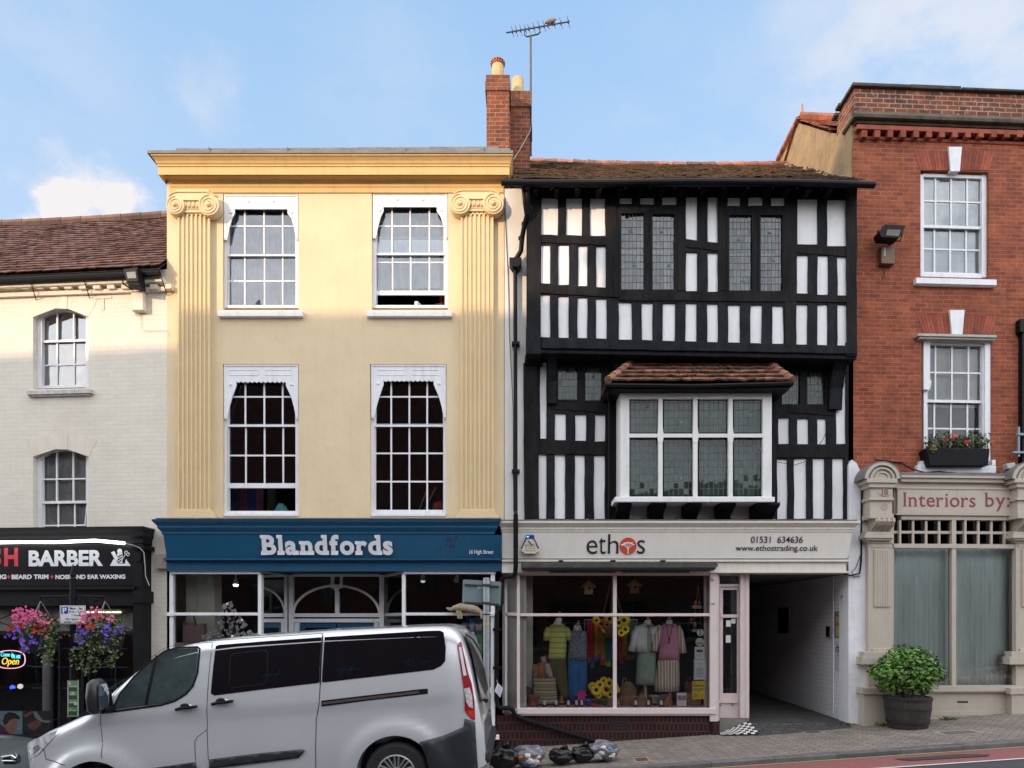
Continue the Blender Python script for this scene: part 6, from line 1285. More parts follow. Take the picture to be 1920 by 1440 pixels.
# papers on the glass
paper = M('paper_white', (.65,.68,.70), .6); ink = M('ink', (.05,.06,.09), .7)
def poster(name, label, a, b, c, e, m, d=.085, cat='poster'):
    q = thing(name, P3((a+b)/2,e,d), label, cat); mb = MB(); mb.pb(a, b, c, e, d, d+.004); mb.build('sheet', m, q); return q
q = poster('yellow_poster', 'bright yellow event poster at the lower right of the pink shop window', 1298, 1322, 1277, 1311, M('yellow_print', (.62,.48,.01), .6, var=.04)); q_d = .089
mb = MB(); put_text(mb, 'Sheepcote', 1299.5, 1320, 1283, 1288.5, q_d, .02, 0, 0, .002); put_text(mb, 'Saturday 20 June', 1300, 1320, 1290.5, 1293.5, q_d, .01, 0, 0, .002); put_text(mb, '10 - 4pm', 1302, 1313, 1294.5, 1297.5, q_d, .01, 0, 0, .002); mb.lathe_y([(.012,0),(.012,.002)], P3(1302.5,1280.5,q_d), 10)
for k in range(3): mb.pb(1300, 1306+k*2, 1300+k*3, 1300.8+k*3, q_d, q_d+.002)
mb.build('lettering', ink, q)
q = poster('notice', 'pale blue bordered notice above the yellow poster', 1301, 1324, 1236, 1275, paper)
mb = MB(); frame(mb, 1302, 1323, 1237, 1274, .8, .089, .0905); put_text(mb, 'Sunday', 1306.5, 1318, 1242, 1245, .089, .01, 0, 0, .002); put_text(mb, 'Lunch', 1308, 1317, 1246, 1248.5, .089, .01, 0, 0, .002); mb.build('blue_print', M('blue_print', (.12,.25,.5), .6), q)
mb = MB(); 
for k in range(7): mb.pb(1305, 1320-k % 3, 1252+k*2.6, 1252.8+k*2.6, .089, .0905)
mb.build('printed_lines', ink, q)
q = poster('notice', 'white flyer with a dark photograph below the round stickers', 1302.5, 1320.5, 1212.5, 1235.5, M('flyer_paper', (.60,.62,.63), .6))
mb = MB(); mb.pb(1306, 1317.5, 1218, 1223, .089, .0905); mb.build('printed_photo', M('printed_photo', (.06,.04,.06), .5, var=.6, vs=40), q)
mb = MB(); 
for k in range(3): mb.pb(1307, 1316, 1226+k*2.4, 1226.8+k*2.4, .089, .0905)
mb.build('printed_lines', M('grey_print', (.3,.3,.3), .6), q)
q = thing('round_sticker', P3(1313,1186,.085), 'round white sticker with black border, upper of the two on the pink shop glass', 'sticker'); mb = MB(); mb.lathe_y([(.068,0),(.068,.003)], P3(1313,1186,.085), 24); mb.build('rim', black_paint, q); mb = MB(); mb.lathe_y([(.06,0),(.06,.002)], P3(1313,1186,.088), 24); mb.build('face', paper, q)
mb = MB(); mb.pp([(1309.5,1184),(1313,1180),(1316.5,1184)], .0905, .092); mb.pb(1310, 1316, 1185.5, 1186.6, .0905, .092); mb.pb(1310.5, 1315.5, 1188, 1190.5, .0905, .092); mb.build('printed_mark', ink, q)
q = thing('round_sticker', P3(1312,1204,.085), 'round pale green sticker, lower of the two on the pink shop glass', 'sticker'); mb = MB(); mb.lathe_y([(.075,0),(.075,.003)], P3(1312,1204,.085), 24); mb.build('face', M('pale_green_sticker', (.42,.55,.42), .6), q); mb = MB(); put_text(mb, 'LOCAL', 1306.5, 1318, 1204, 1208, .088, .02, 0, 0, .002); mb.build('lettering', ink, q)
q = poster('postcard', 'white and pink flower card standing low in the right pane of the pink shop window', 1269, 1287, 1299, 1324, paper, -.02, 'card')
mb = MB(); mb.pb(1269.5, 1286.5, 1304, 1313, -.016, -.014); mb.build('printed_photo', M('flower_photo', (.35,.22,.3), .5, var=.8, vs=30), q)
# ---- chimneys
chim = brick('chimney_brick', (.29,.075,.035), (.13,.042,.03), (.27,.19,.13), .21, .077, .009, .9, .8, .55, light=(.34,.17,.08), lightamt=.4, dirt=.55)
chim2 = brick('lichened_brick', (.24,.075,.04), (.14,.05,.035), (.2,.15,.1), .21, .077, .009, .9, .9, .5, light=(.36,.26,.08), lightamt=1.0, dirt=.4)
def chimney(parent, px0, px1, pyt, y0, dep, pot, cap, zb_, corb):
    d = -y0; s = (D-d)/F; x0, x1 = X(px0,d), X(px1,d); ztop = Z(pyt,d); dpot = d-dep/2; s2 = (D-dpot)/F
    mb = MB(); zc = ztop-corb*s; mb.box(x0+.012, x1-.012, y0+.012, y0+dep, zb_, zc); zz_ = zc; n = 4
    for k in range(2): mb.box(x0-.012, x1+.012, y0-.012, y0+dep+.02, zc+k*.085, zc+k*.085+.083, 1)
    mb.box(x0, x1, y0, y0+dep, zc+.17, ztop, 1); c = mb.build('chimney', [chim, chim2], parent)
    q = MB(); px, top, r = pot; hp_ = Z(top,dpot)-ztop; q.lathe([(r,-.05),(r*.97,hp_-.05),(r*.97,hp_)], (X(px,dpot), y0+dep/2, ztop), 18); pt_ = q.build('chimney_pot', M('buff_chimney_pot', (.52,.38,.20), .8, var=.2, dirt=.3), c, smooth=False)
    if cap:
        q = MB(); zc_ = ztop+hp_; q.lathe([(r*1.08,-.03),(r*1.13,-.015),(r*1.13,.02),(r*1.0,.055),(r*.5,.075)], (X(px,dpot), y0+dep/2, zc_), 18)
        for k in range(16): a = 2*PI*k/16; q.sph((X(px,dpot)+r*1.13*math.cos(a), y0+dep/2+r*1.13*math.sin(a), zc_+.012), .014, None, None, 6, 4, m=1)
        q.build('pot_cowl', [M('red_cowl', (.33,.09,.04), .8), black_paint], c)
    q = MB(); q.box(x0+.03, x1-.03, y0+.03, y0+dep-.03, ztop, ztop+.02); q.build('flaunching', M('mortar_cap', (.25,.21,.16), .95), c)
tY = [o for o in COL.objects if o.name.startswith('yellow_townhouse')][0]
chimney(tY, 911, 956, 140, .38, .5, (933.5, 121, .115), True, 9.5, 30)
chimney(t, 954, 995, 170, .95, .5, (971, 150, .118), False, 9.4, 30)
fl2 = MB()
for k in range(6): fl2.box(X(995,-1), X(995,-1)+.03, 1.0+.06*k, 1.05+.06*k, Z(262-7*k,-1), Z(245-7*k,-1))
fl2.build('lead_flashing', black_paint, t)
# television aerial
ae = thing('tv_aerial', P3(996,172,-1.2), 'tall rooftop television aerial on a thin mast behind the chimneys', 'aerial')
mb = MB(); mb.tube([P3(995.5,292,-1.2), P3(995,66,-1.2)], .02, 8); mb.build('mast', M('rusty_mast', (.10,.085,.075), .6, var=.3, metal=.4), ae)
bm = MB(); bA, bB = Vector(P3(949,61.5,-1.2)), Vector(P3(1068,40.5,-1.2)); bm.tube([bA, bB], .013, 6)
bm.tube([P3(983.5,56,-1.2), P3(984,66,-1.2), P3(988,69,-1.2), P3(1009,64,-1.2), P3(1012,61,-1.2), P3(1012.5,51,-1.2)], .013, 6); bm.build('boom', M('aerial_dark', (.045,.045,.055), .5, metal=.5), ae)
for k, u in enumerate((.1,.16,.23,.3,.36,.44,.52,.6,.66,.76,.865,.98)):
    p_ = bA+(bB-bA)*u; h = .085+.02*math.sin(k*1.3); e = MB(); e.tube([p_+Vector((-.02-.01*(k>3),-.02,h)), p_, p_+Vector((.03,.02,-h))], .005, 5); e.box(p_.x-.012, p_.x+.012, p_.y-.02, p_.y+.02, p_.z-.025, p_.z+.025); e.build('element', M('aerial_dark', (.045,.045,.055), .5), ae)
mb = MB(); mb.tube([P3(995.5,236,-1.2), P3(994,246,-.9), P3(975,280,-.4), P3(962,300,-.3)], .006, 5); mb.build('cable', M('pale_cable', (.35,.3,.27), .6), ae)
# ---- pipes on the party wall
dp = thing('drainpipe', (X(968), -.12, G(X(968))), 'black cast iron drainpipe with hopper on the cream strip between the houses', 'drainpipe')
mb = MB()
mb.tube([rpt(988,350,.66), rpt(989,372,.60), rpt(990,388,.54), rpt(989,400,.5), rpt(984,420,.36), rpt(979,445,.24), rpt(977,470,.16), rpt(970,482,.13), rpt(966,488,.12)], .042, 10)
mb.tube([rpt(981,352,.66), rpt(983,380,.60), rpt(986,402,.52)], .026, 8)
for (a, b, d_) in ((989,384,.56),(984,420,.36),(978,447,.23)): mb.tube([rpt(a,b-4,d_), rpt(a-.5,b+4,d_-.03)], .055, 10)
mb.build('swan_neck', black_paint, dp)
mb = MB(); mb.pp([(955,482),(978,482),(978,492),(973,500),(960,500),(955,492)], .02, .22); mb.build('hopper', black_paint, dp, bev=.01)
mb = MB(); mb.tube([rpt(966,498,.1), rpt(967,965,.1)], .036, 10); mb.tube([rpt(967,965,.44), rpt(967,1064,.34)], .043, 10); mb.tube([rpt(967,960,.1), rpt(967,966,.44)], .036, 8)
for py in (640, 880): mb.pb(959.5, 974.5, py, py+5, .02, .15)
mb.tube([rpt(967,1060,.34), rpt(966,1076,.3), rpt(960,1081,.26), rpt(948,1081,.2), rpt(942,1084,.18), rpt(940,1092,.16), rpt(940,1130,.16), rpt(936,1142,.17), rpt(932,1150,.17), rpt(931,1170,.17), rpt(931,1310,.17), rpt(933,1322,.17), rpt(940,1328,.19), rpt(955,1327,.21), rpt(961,1331,.21), rpt(966,1341,.2), rpt(985,1350,.19), rpt(1125,1392,.18)], .042, 10)
for py in (1178, 1250): mb.pb(924, 940, py, py+5, .02, .225)
mb.build('pipe', black_paint, dp)
tg = thing('paper_tag', rpt(934,1295,.25), 'white paper tag tied to the lower black drainpipe', 'tag'); mb = MB(); mb.pp([(933,1280),(943,1290),(938,1308),(927,1296)], .235, .24); mb.build('sheet', M('tag_paper', (.6,.6,.66), .6, var=.08), tg)
mb = MB(); 
for k in range(4): mb.tube([rpt(931+k*1.2,1299-k*4,.243), rpt(937+k*.8,1303-k*4,.243)], .003, 4)
mb.build('printed_lines', M('violet_ink', (.2,.18,.4), .6), tg)
mb = MB(); mb.tube([rpt(934,1282,.24), rpt(931,1275,.21)], .003, 4); mb.build('string', paper, tg)
cb = thing('cable', rpt(957,600,.02), 'thin dark cable running down the cream wall strip beside the yellow house', 'cable'); mb = MB(); mb.tube([rpt(947,370,.02), rpt(948,420,.02), rpt(953,520,.02), rpt(956,640,.02), rpt(962,760,.03), rpt(963,960,.03)], .006, 5); mb.build('line', black_paint, cb)
cb = thing('cable', rpt(1560,800,.02), 'thin black cable sagging across the right timber panels beside the bay', 'cable'); mb = MB(); mb.tube([rpt(1588,700,.06), rpt(1572,760,.05), rpt(1545,820,.04), rpt(1520,862,.05), rpt(1490,872,.04), rpt(1456,866,.05)], .006, 5); mb.build('line', black_paint, cb)
cb = thing('cable', rpt(1610,1000,.08), 'bundle of black cables hanging down the white pier beside the cream fascia', 'cable'); mb = MB(); mb.tube([rpt(1616,880,.075), rpt(1615,980,.075), rpt(1615,1050,.08), rpt(1612,1075,.09), rpt(1595,1079,.08), rpt(1580,1076,.06)], .014, 6); mb.tube([rpt(1614,1040,.08), rpt(1604,1066,.1), rpt(1597,1072,.1), rpt(1601,1082,.09), rpt(1613,1080,.08)], .007, 5); mb.build('bundle', black_paint, cb)
# ================================================================ 4. red brick house, its front turning away to the right
YAW = [X(1600), .05]
XR0, XR1 = X(1600), X(2150)
t = thing('red_brick_house', (9, .4, G(9)), 'red brick house with parapet and white sash windows above a stone coloured shopfront', 'building')
red = brick('red_brick', (.37,.092,.039), (.23,.055,.031), (.25,.16,.11), .222, .0765, .008, .88, .7, .45, light=(.40,.18,.10), lightamt=.3, dirt=.6, dcol=(.11,.045,.03))
red_old = brick('parapet_brick', (.33,.085,.04), (.14,.05,.035), (.36,.30,.22), .225, .082, .011, .9, .9, .6, light=(.55,.46,.40), lightamt=.85, dirt=.4)
arch_b = M('rubbed_red_brick', (.27,.065,.035), .85, var=.25, vs=6, isl=.28, bump=.3)
stone = M('dark_stone_cornice', (.10,.082,.06), .9, var=.45, vs=4, bump=.5, bs=25, dirt=.5, dcol=(.05,.045,.035))
WR = [(1726, 1854, 321, 520), (1728, 1858, 634, 872)]
WR2 = [(2010, 2130, 321, 520), (2010, 2130, 634, 872)]
zp = Z(207, 0, 1605)
mb = MB(); mb.holes(XR0, XR1, Z(890,0,1605), Z(262,0,1605), 0, [(X(a), X(b), Z(d,0,(a+b)/2), Z(c,0,(a+b)/2)) for a,b,c,d in WR+WR2], .17)
mb.holes(XR0, XR1, -.5, Z(890,0,1605), 0, [(X(1640), X(1940), -.4, Z(900,0,1605))], .2)
mb.add([(XR0,0,-.5),(XR0,7,-.5),(XR0,7,9),(XR0,0,9),(XR1,0,-.5),(XR1,7,-.5),(XR1,7,11),(XR1,0,11)], [(0,3,2,1),(4,5,6,7),(1,2,6,5)])
mb.build('wall', red, t)
# rendered gable end rising above the neighbouring roof
def py_at(px, py):                                         # a point of the gable plane from its place in the photograph
    y = XR0*F/(px-CX)-D; return (y, ZE-(py-HY)*(D+y)/F)
zpar = Z(158,.1,1600)
q0, q1, q2 = py_at(1545,250), py_at(1500,226), py_at(1461,303)
gp = [(.03, 8.6), (.03, Z(210,0,1600)), (.58, Z(210,0,1600)-.02), (.76, q0[1]-.3), (q1[0], q1[1]-.06), (q2[0], q2[1]-.05), (7, 10.2), (7, 8.6)]
mb = MB(); mb.prism_x(gp, XR0-.02, XR0+.22); mb.build('gable', M('ochre_render', (.36,.25,.14), .9, var=.3, vs=2.5, bump=.6, bs=14, dirt=.6, dcol=(.13,.10,.075), c2=(.44,.30,.16)), t)
mb = MB(); 
for k in range(5): a = XR0+.0+k*.35; mb.tube([(a, q1[0], q1[1]+.05), (a+.34, q1[0], q1[1]+.05)], .11, 8)
tile_rows(mb, (XR0-.08, .75, q0[1]-.25), (XR1, .75, q0[1]-.25), (XR0-.08, q1[0], q1[1]+.02), (XR1, q1[0], q1[1]+.02), 12, .17, .016, .008)
tile_rows(mb, (XR1, 6.8, q1[1]-2.6), (XR0-.08, 6.8, q1[1]-2.6), (XR1, q1[0], q1[1]+.02), (XR0-.08, q1[0], q1[1]+.02), 26, .17, .016, .008)
for k in range(9):
    f = k/9; g_ = (k+1.05)/9; mb.tube([(XR0-.02, q1[0]+(q2[0]-q1[0])*f, q1[1]+.04+(q2[1]-q1[1])*f), (XR0-.02, q1[0]+(q2[0]-q1[0])*g_, q1[1]+.03+(q2[1]-q1[1])*g_)], .07, 6)
rf = mb.build('roof', M('orange_red_tile', (.30,.10,.055), .85, var=.4, vs=5, isl=.4, bump=.4, dirt=.3), t)
mb = MB(); mb.add([(XR0,.5,q0[1]-.35),(XR1,.5,q0[1]-.35),(XR1,q1[0],q1[1]-.04),(XR0,q1[0],q1[1]-.04),(XR1,6.9,q1[1]-2.7),(XR0,6.9,q1[1]-2.7)], [(0,1,2,3),(3,2,4,5)]); mb.build('roof_deck', dark_lining, rf)
mb = MB(); p_ = (XR0+.05, q1[0], q1[1]+.14); mb.lathe([(.07,-.05),(.05,.02),(.02,.08),(.015,.2),(.002,.24)], p_, 8); mb.build('finial', M('terracotta_finial', (.36,.13,.08), .8), rf)
# parapet, coping, cornice, dentils
mb = MB(); z0 = Z(209,.06,1605); zc = Z(165,.06,1605)
mb.box(XR0-.01, XR1, -.055, .28, z0, zc); mb.box(XR0-.01, XR0+.25, .28, .60, z0, zc-.0); mb.build('parapet', red_old, t)
mb = MB(); xx = XR0-.07
for k in range(7):
    w = (1.05, .95, 1.2, .9, 1.1, 1.0, 1.0)[k]; j = (.0, .012, -.015, .0, .02, -.01, 0)[k]; mb.box(xx, min(xx+w-.008, XR1), -.12+j*.5, .34, zc+.002, zc+.06+j); xx += w
for k in range(2): mb.box(XR0-.1, XR0+.27, .345+k*.16, .50+k*.16, zc-.002-.06*k, zc+.055-.06*k)
mb.build('coping', M('mossy_coping', (.07,.062,.05), .9, var=.5, vs=5, bump=.6, dirt=.4, dcol=(.03,.03,.025)), t, bev=.012)
mb = MB(); zz = lambda py, o=0: Z(py, o, 1605)
mb.mould([(0, zz(232)), (.05, zz(231,.05)), (.06, zz(226,.05)), (.11, zz(222,.11)), (.14, zz(219,.14)), (.15, zz(214,.14)), (.13, zz(211,.14)), (.06, zz(208,.06))], XR0+.07, XR1, .01, .3, .9); mb.build('stone_cornice', stone, t)
mb = MB(); mb.mould([(0, zz(262)), (.02, zz(261)), (.02, zz(256)), (.0, zz(254.5))], XR0+.03, XR1, 0, .1, .6); mb.box(XR0+.02, XR1, -.1, 0, zz(241,.1), zz(232.5,.1))
px = 1616
while px < 2140: mb.pb(px, px+10.5, 243.5, 257, .0, .105+R.uniform(-.006,.006)); px += 24.3
mb.build('brick_dentils', arch_b, t, bev=.006)
# flat gauged arches with white keystones
def gauged(cx, x0, x1, y0, y1, sp, name='window_arch'):
    mb = MB(); n = 22
    for k in range(n):
        a0, a1 = k/n+.002, (k+1)/n-.002; bx0, bx1 = x0+(x1-x0)*a0, x0+(x1-x0)*a1; tx0, tx1 = x0-sp+(x1-x0+2*sp)*a0, x0-sp+(x1-x0+2*sp)*a1
        mb.pp([(bx0,y1),(bx1,y1),(tx1,y0),(tx0,y0)], 0, .006+R.uniform(0,.003))
    mb.build(name, arch_b, t)
for (x0, x1, y0, y1, kx0, kx1, ky0, ky1) in ((1726,1854,283,319,1779,1804,275,321), (1732,1858,592,626,1781,1809,581,627), (2010,2130,283,319,2058,2084,275,321), (2010,2130,592,626,2058,2086,581,627)):
    gauged((x0+x1)/2, x0, x1, y0, y1, 12)
    mb = MB(); mb.pp([(kx0+4,ky1),(kx1-4,ky1),(kx1,ky0),(kx0,ky0)], -.05, .045); mb.build('keystone', white_paint, t, bev=.004)
for (a, b, c, e), low in ((WR[0],0), (WR[1],1), (WR2[0],0), (WR2[1],1)):
    w = MB()
    if not low:
        w.pb(a, a+5, c+6, e, -.17, -.06); w.pb(b-13, b-1, c+6, e, -.17, -.06); w.pb(a+5, b-13, c+6, c+12, -.17, -.062); w.pb(a+5, b-13, e-7, e, -.17, -.065)
        gx0, gx1, gt, m, gb, vs, h1_, h2_ = a+3, b-12, c+9, 425, e-4, [a+28, a+57.5, a+87.5], c+57, c+147
    else:
        w.pb(a+4, a+16, c+4, 730, -.1, -.01); w.pb(a+4, a+10, 730, e, -.17, -.06); w.pb(b-11, b+2, c+4, e, -.1, -.012); w.pb(b-16, b-11, c+4, e, -.17, -.05); w.pb(a+16, b-11, c+4, c+13, -.17, -.05); w.pb(a+4, b-8, e-8, e, -.17, -.06)
        w.pp([(a+10,726),(a+15,722),(a+16,712),(a+18.5,714),(a+17,725),(a+12,733)], -.1, -.012)
        gx0, gx1, gt, m, gb, vs, h1_, h2_ = a+8, b-16, c+11, 752, e-6, [a+26, a+57, a+88], 699, 804
    win = w.build('window', white_paint, t)
    for (y0, y1, hh, dz0, dz1, st) in ((gt, m+3, h1_, -.12, -.085, 3.5), (m-3, gb, h2_, -.16, -.125, 3.5)):
        s = MB(); bars(s, gx0, gx1, y0, y1, [v+(-2 if dz0 < -.13 else 0) for v in vs], (hh,), st, 3, dz0, dz1, top=3.5, bot=5); s.build('sash', white_paint, win)
    g = MB()
    for (y0, y1, hh) in ((gt, m, h1_), (m, gb, h2_)):
        cs = [gx0+2]+vs+[gx1-2]
        for p, q in zip(cs, cs[1:]): pane(g, p, q, y0, hh, -.105 if y0 == gt else -.145, tilt=.002); pane(g, p, q, hh, y1, -.105 if y0 == gt else -.145, tilt=.002)
    g.build('glass', glass('sky_lit_glass') if not low else window_glass, win)
    s = MB()
    if not low: s.pb(a-8, b+15, 522, 533, -.17, .09); s.pb(a-6, b+13, 533, 536, 0, .06)
    else:
        s.pb(a-7, b+10, 872, 886, -.17, .1); s.pb(a-2, a+6, 864, 872, -.05, .09); s.pb(b+2, b+9, 862, 872, -.05, .09)
    s.build('sill', white_paint, win, bev=.006)
    if low: s = MB(); s.pb(a-7, b+11, 626.5, 631, -.05, .13); s.pb(a-4, b+8, 631, 636, -.05, .10); s.pb(a+2, b+4, 636, 640, -.1, .03); s.build('hood', M('dusty_hood_paint', (.42,.40,.37), .7, var=.2, dirt=.3), win)
    cu = MB()
    if not low: curtain(cu, a-4, b, c, e, -.21, 9, .012)
    else: curtain(cu, a, b-18, c, 764, -.19, 3, .008)
    cu.build('curtain', M('sheer_blue_grey', (.64,.68,.70), .95, var=.12, vs=2) if not low else blind, win)
    if low: cu = MB(); curtain(cu, b-34, b-16, c+20, e, -.35, 2, .02); cu.build('red_curtain', M('red_curtain', (.22,.02,.04), .9), win)
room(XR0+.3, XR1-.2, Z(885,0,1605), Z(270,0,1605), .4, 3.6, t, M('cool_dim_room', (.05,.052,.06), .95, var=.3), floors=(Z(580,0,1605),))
# stone coloured shopfront
sp_ = M('stone_shop_paint', (.47,.42,.35), .5, var=.05, bump=.1, dirt=.22, dcol=(.2,.17,.13))
sf = MB()
sf.pb(1690, 1936, 966, 975, 0, .14); sf.pb(1676, 1936, 1020, 1028, .02, .15); sf.pb(1674, 1936, 1286, 1297, .0, .2); sf.pb(1674, 1936, 1297, 1300, 0, .16)
sf.pb(1674, 1936, 996, 1001, .04, .1)
for k in range(11):
    px = 1688+k*24.5; sf.pb(px-2, px+2, 975, 1020, .04, .105 if k % 5 else .13)
sf.pb(1785, 1793, 975, 1286, .03, .14); sf.pb(1670, 1676, 975, 1290, .02, .12); sf.pb(1906, 1916, 1028, 1286, .03, .16)
sf.pb(1640, 1962, 1300, 1500, 0, .12); sf.pb(1640, 1962, 1334, 1342, .12, .128)
sf.pb(1795, 1815, 1314.5, 1318, .12, .124, 1)
sh = sf.build('shopfront', [sp_, iron], t, bev=.005)
g = MB(); pane(g, 1676, 1785, 1028, 1286, .07); pane(g, 1793, 1906, 1028, 1286, .07); g.build('shop_window', glass('blue_grey_shop_glass', (.92,.96,.96), 1.55, 1.2, wavy=.03), sh)
for k in range(10):
    for (y0, y1) in ((976, 996), (1001, 1020)): pass
g = MB()
for k in range(11):
    for (y0, y1) in ((975, 996), (1001, 1020)): pane(g, 1678+k*24.4-(14 if k == 0 else 0), 1688+k*24.5, y0, y1, .07, tilt=.004)
g.build('transom_glass', glass('stained_transom', (.35,.26,.26), 1.55, 1.2, isl=.5, wavy=.1), sh)
g = MB(); curtain(g, 1660, 1908, 1024, 1292, -.12, 26, .012); g.build('sheer_blind', M('grey_green_voile', (.74,.83,.81), .95, var=.14, vs=2, stretch=(3,1,.4)), sh)
g = MB(); put_text(g, 'Telephone  01531 635714', 1800, 1897, 1266, 1276, .075, -.01, 0, 0, .002); put_text(g, 'Curtains', 1672, 1700, 1209, 1216, .075, -.01, 0, 0, .002); put_text(g, 'www.interiorsby.co.uk', 1808, 1890, 1277, 1281, .075, -.01, 0, 0, .002) if False else None
g.build('window_lettering', M('faint_gilt', (.24,.22,.15), .5), sh)
room(X(1640), X(1940), -.2, Z(905,0,1605), .24, 3.5, t, dark_lining, 'shop_interior')
# pilaster with console and arched cap
for ox in (0, 277):
    mb = MB(); O = lambda *a: mb.pb(a[0]+ox, a[1]+ox, *a[2:])
    O(1628, 1673, 1016, 1290, 0, .17); O(1639, 1669, 1030, 1138, .17, .19); O(1626, 1674, 1014, 1018, 0, .2); O(1632, 1672, 1018, 1027, .17, .18); O(1636, 1670, 1216, 1222, .17, .2); O(1620, 1678, 1222, 1232, 0, .24); O(1616, 1682, 1232, 1246, 0, .25); O(1618, 1680, 1290, 1302, 0, .3); O(1620, 1678, 1302, 1365, 0, .27)
    for k in range(6): O(1641+k*4.7, 1643+k*4.7, 1032, 1137, .19, .198)
    pil = mb.build('shop_pilaster', sp_, t, bev=.004)
    mb = MB(); O(1624, 1674, 997, 1002, 0, .27); O(1622, 1676, 1002, 1009, 0, .29); O(1625, 1673, 1009, 1013, 0, .26)
    x0, x1 = X(1638+ox,.3), X(1674+ox,.3); za, zb = Z(997,.2,1650+ox), Z(972,.3,1650+ox); cu_ = [(-.0,za),(-.0,zb),(-.36,zb),(-.37,zb-.06),(-.33,zb-.12),(-.26,zb-.16),(-.22,za+.03),(-.2,za)]
    for k in range(8):
        xa = x0+(x1-x0)*k/8; mb.prism_x([(y-(.012 if 0 < i else 0)*(k % 2), z) for i, (y, z) in enumerate(cu_)], xa, xa+(x1-x0)/8-.002)
    O(1631, 1676, 963, 972, 0, .37); O(1631, 1673, 937, 963, 0, .32); O(1630, 1676, 932, 938, 0, .36); O(1632, 1674, 913, 932, 0, .33); O(1630, 1678, 905, 914, 0, .37); O(1626, 1683, 897, 905, 0, .40)
    mb.build('console', sp_, pil, bev=.006)
    mb = MB(); c = 1655+ox
    arcp = lambda r, n=16: [(c+r*math.cos(PI*k/n), 897-r*.93*math.sin(PI*k/n)) for k in range(n+1)]
    mb.pp(arcp(33), .0, .34); o_ = arcp(33); i_ = arcp(27); mb.pp(o_+i_[::-1], .34, .40); o_ = arcp(23); i_ = arcp(19); mb.pp(o_+i_[::-1], .34, .375); o_ = arcp(14); i_ = arcp(11); mb.pp(o_+i_[::-1], .34, .36)
    mb.build('arched_cap', sp_, pil)
    mb = MB(); o_ = arcp(35); i_ = arcp(33.2); mb.pp(o_+i_[::-1], -.0, .405); mb.build('lead_cap', lead, pil)
    if ox == 0:
        mb = MB(); x, z = conv(1659, 922.5, .335); mb.loft([(x+.12*0,-.332,z+.075*math.sin(q),.125*math.cos(q)+.002,.012) for q in [-PI/2+PI*k/12 for k in range(13)]], 30); mb.build('oval_tablet', sp_, pil)
        serif_text('number', '18', 1653, 1665, 916.5, 928, .346, M('brick_red_lettering', (.22,.05,.045), .6), pil, .0, .05, .06, .1)
        mb = MB(); c_ = rpt(1658, 950.5, .32); mb.tube([(c_[0]+.06*math.cos(a), c_[1], c_[2]+.06*math.sin(a)) for a in [2*PI*k/20 for k in range(20)]], .008, 5, closed=True); mb.sph(c_, .016, .012, .016, 8, 5)
        for k in range(8): a = 2*PI*k/8; mb.sph((c_[0]+.036*math.cos(a), c_[1], c_[2]+.036*math.sin(a)), .014, .01, .014, 6, 4)
        mb.build('rosette', sp_, pil)
sg = thing('shop_sign', (X(1790,.2), -.2, Z(940,.2,1790)), 'stone coloured shop sign with dark red serif lettering beneath the window box', 'sign')
mb = MB(); mb.pb(1683, 1903, 917, 963, .04, .17); mb.build('board', sp_, sg, bev=.006)
mb = MB(); mb.pb(1676, 1906, 904, 916, 0, .13); mb.pb(1690, 1900, 896, 904, 0, .2); mb.pb(1690, 1900, 890, 896, 0, .24); mb.pb(1676, 1906, 916, 966, 0, .1); mb.pb(1681, 1905, 914, 917, .1, .185); mb.pb(1681, 1905, 963, 966, .1, .18); mb.build('moulding', sp_, sg)
mb = MB(); mb.pb(1688, 1902, 886.5, 890, 0, .25); mb.build('lead_capping', lead, sg)
rdl = M('brick_red_lettering', (.22,.05,.045), .6)
serif_text('lettering', 'Interiors', 1693, 1829, 924.5, 950, .171, rdl, sg, .004, .045, .035, .06)
serif_text('lettering', 'by:', 1846, 1893, 924.5, 958.5, .171, rdl, sg, .004, .045, .035, .06)
# window box with geraniums
wb = thing('window_box', (X(1795,.2), -.15, Z(872,.2,1795)), 'black window box on the white sill of the lower red house window', 'window box')
mb = MB(); mb.pp([(1737,841),(1856,841),(1853,873),(1744,873)], .0, .24); mb.build('trough', M('black_trough', (.007,.007,.009), .6, spec=.15, var=.3), wb, bev=.008)
mb = MB(); mb.pb(1739, 1854, 840, 843, .02, .22); mb.build('soil', M('soil', (.03,.02,.015), .95), wb)
gp_ = thing('geraniums', (X(1795,.12), -.12, Z(841,.12,1795)), 'green geranium plants with pink and red blooms growing in the window box', 'plants')
leaf_o = M('olive_leaf', (.075,.085,.02), .6, var=.5, vs=5, isl=.5, c2=(.14,.12,.03))
mb = MB()
for (px, py, r) in ((1745,832,.14),(1760,828,.15),(1778,826,.14),(1795,830,.13),(1812,830,.13),(1828,824,.17),(1845,828,.15),(1742,846,.09)): leafy(mb, (X(px,.14), -.14+.05*(px-1795)*.006, Z(py,.14,px)), (r*1.05,.12,r*1.15), 130, .06, ms=[0,0,1])
mb.build('foliage', [leaf_d, leaf_o], gp_)
mb = MB()
for (px, py, n, c) in ((1787,819,26,0),(1812,830,18,1),(1771,827,8,1),(1752,841,7,2)):
    for _ in range(n): x, z = conv(px, py, .22); mb.sph((x+R.gauss(0,.025), -.24+R.gauss(0,.02), z+R.gauss(0,.02)), .016, .012, .014, 6, 4, m=c)
mb.build('blooms', [M('coral_bloom', (.62,.12,.13), .7), M('red_bloom', (.5,.02,.04), .7), M('orange_bloom', (.5,.22,.06), .7)], gp_)
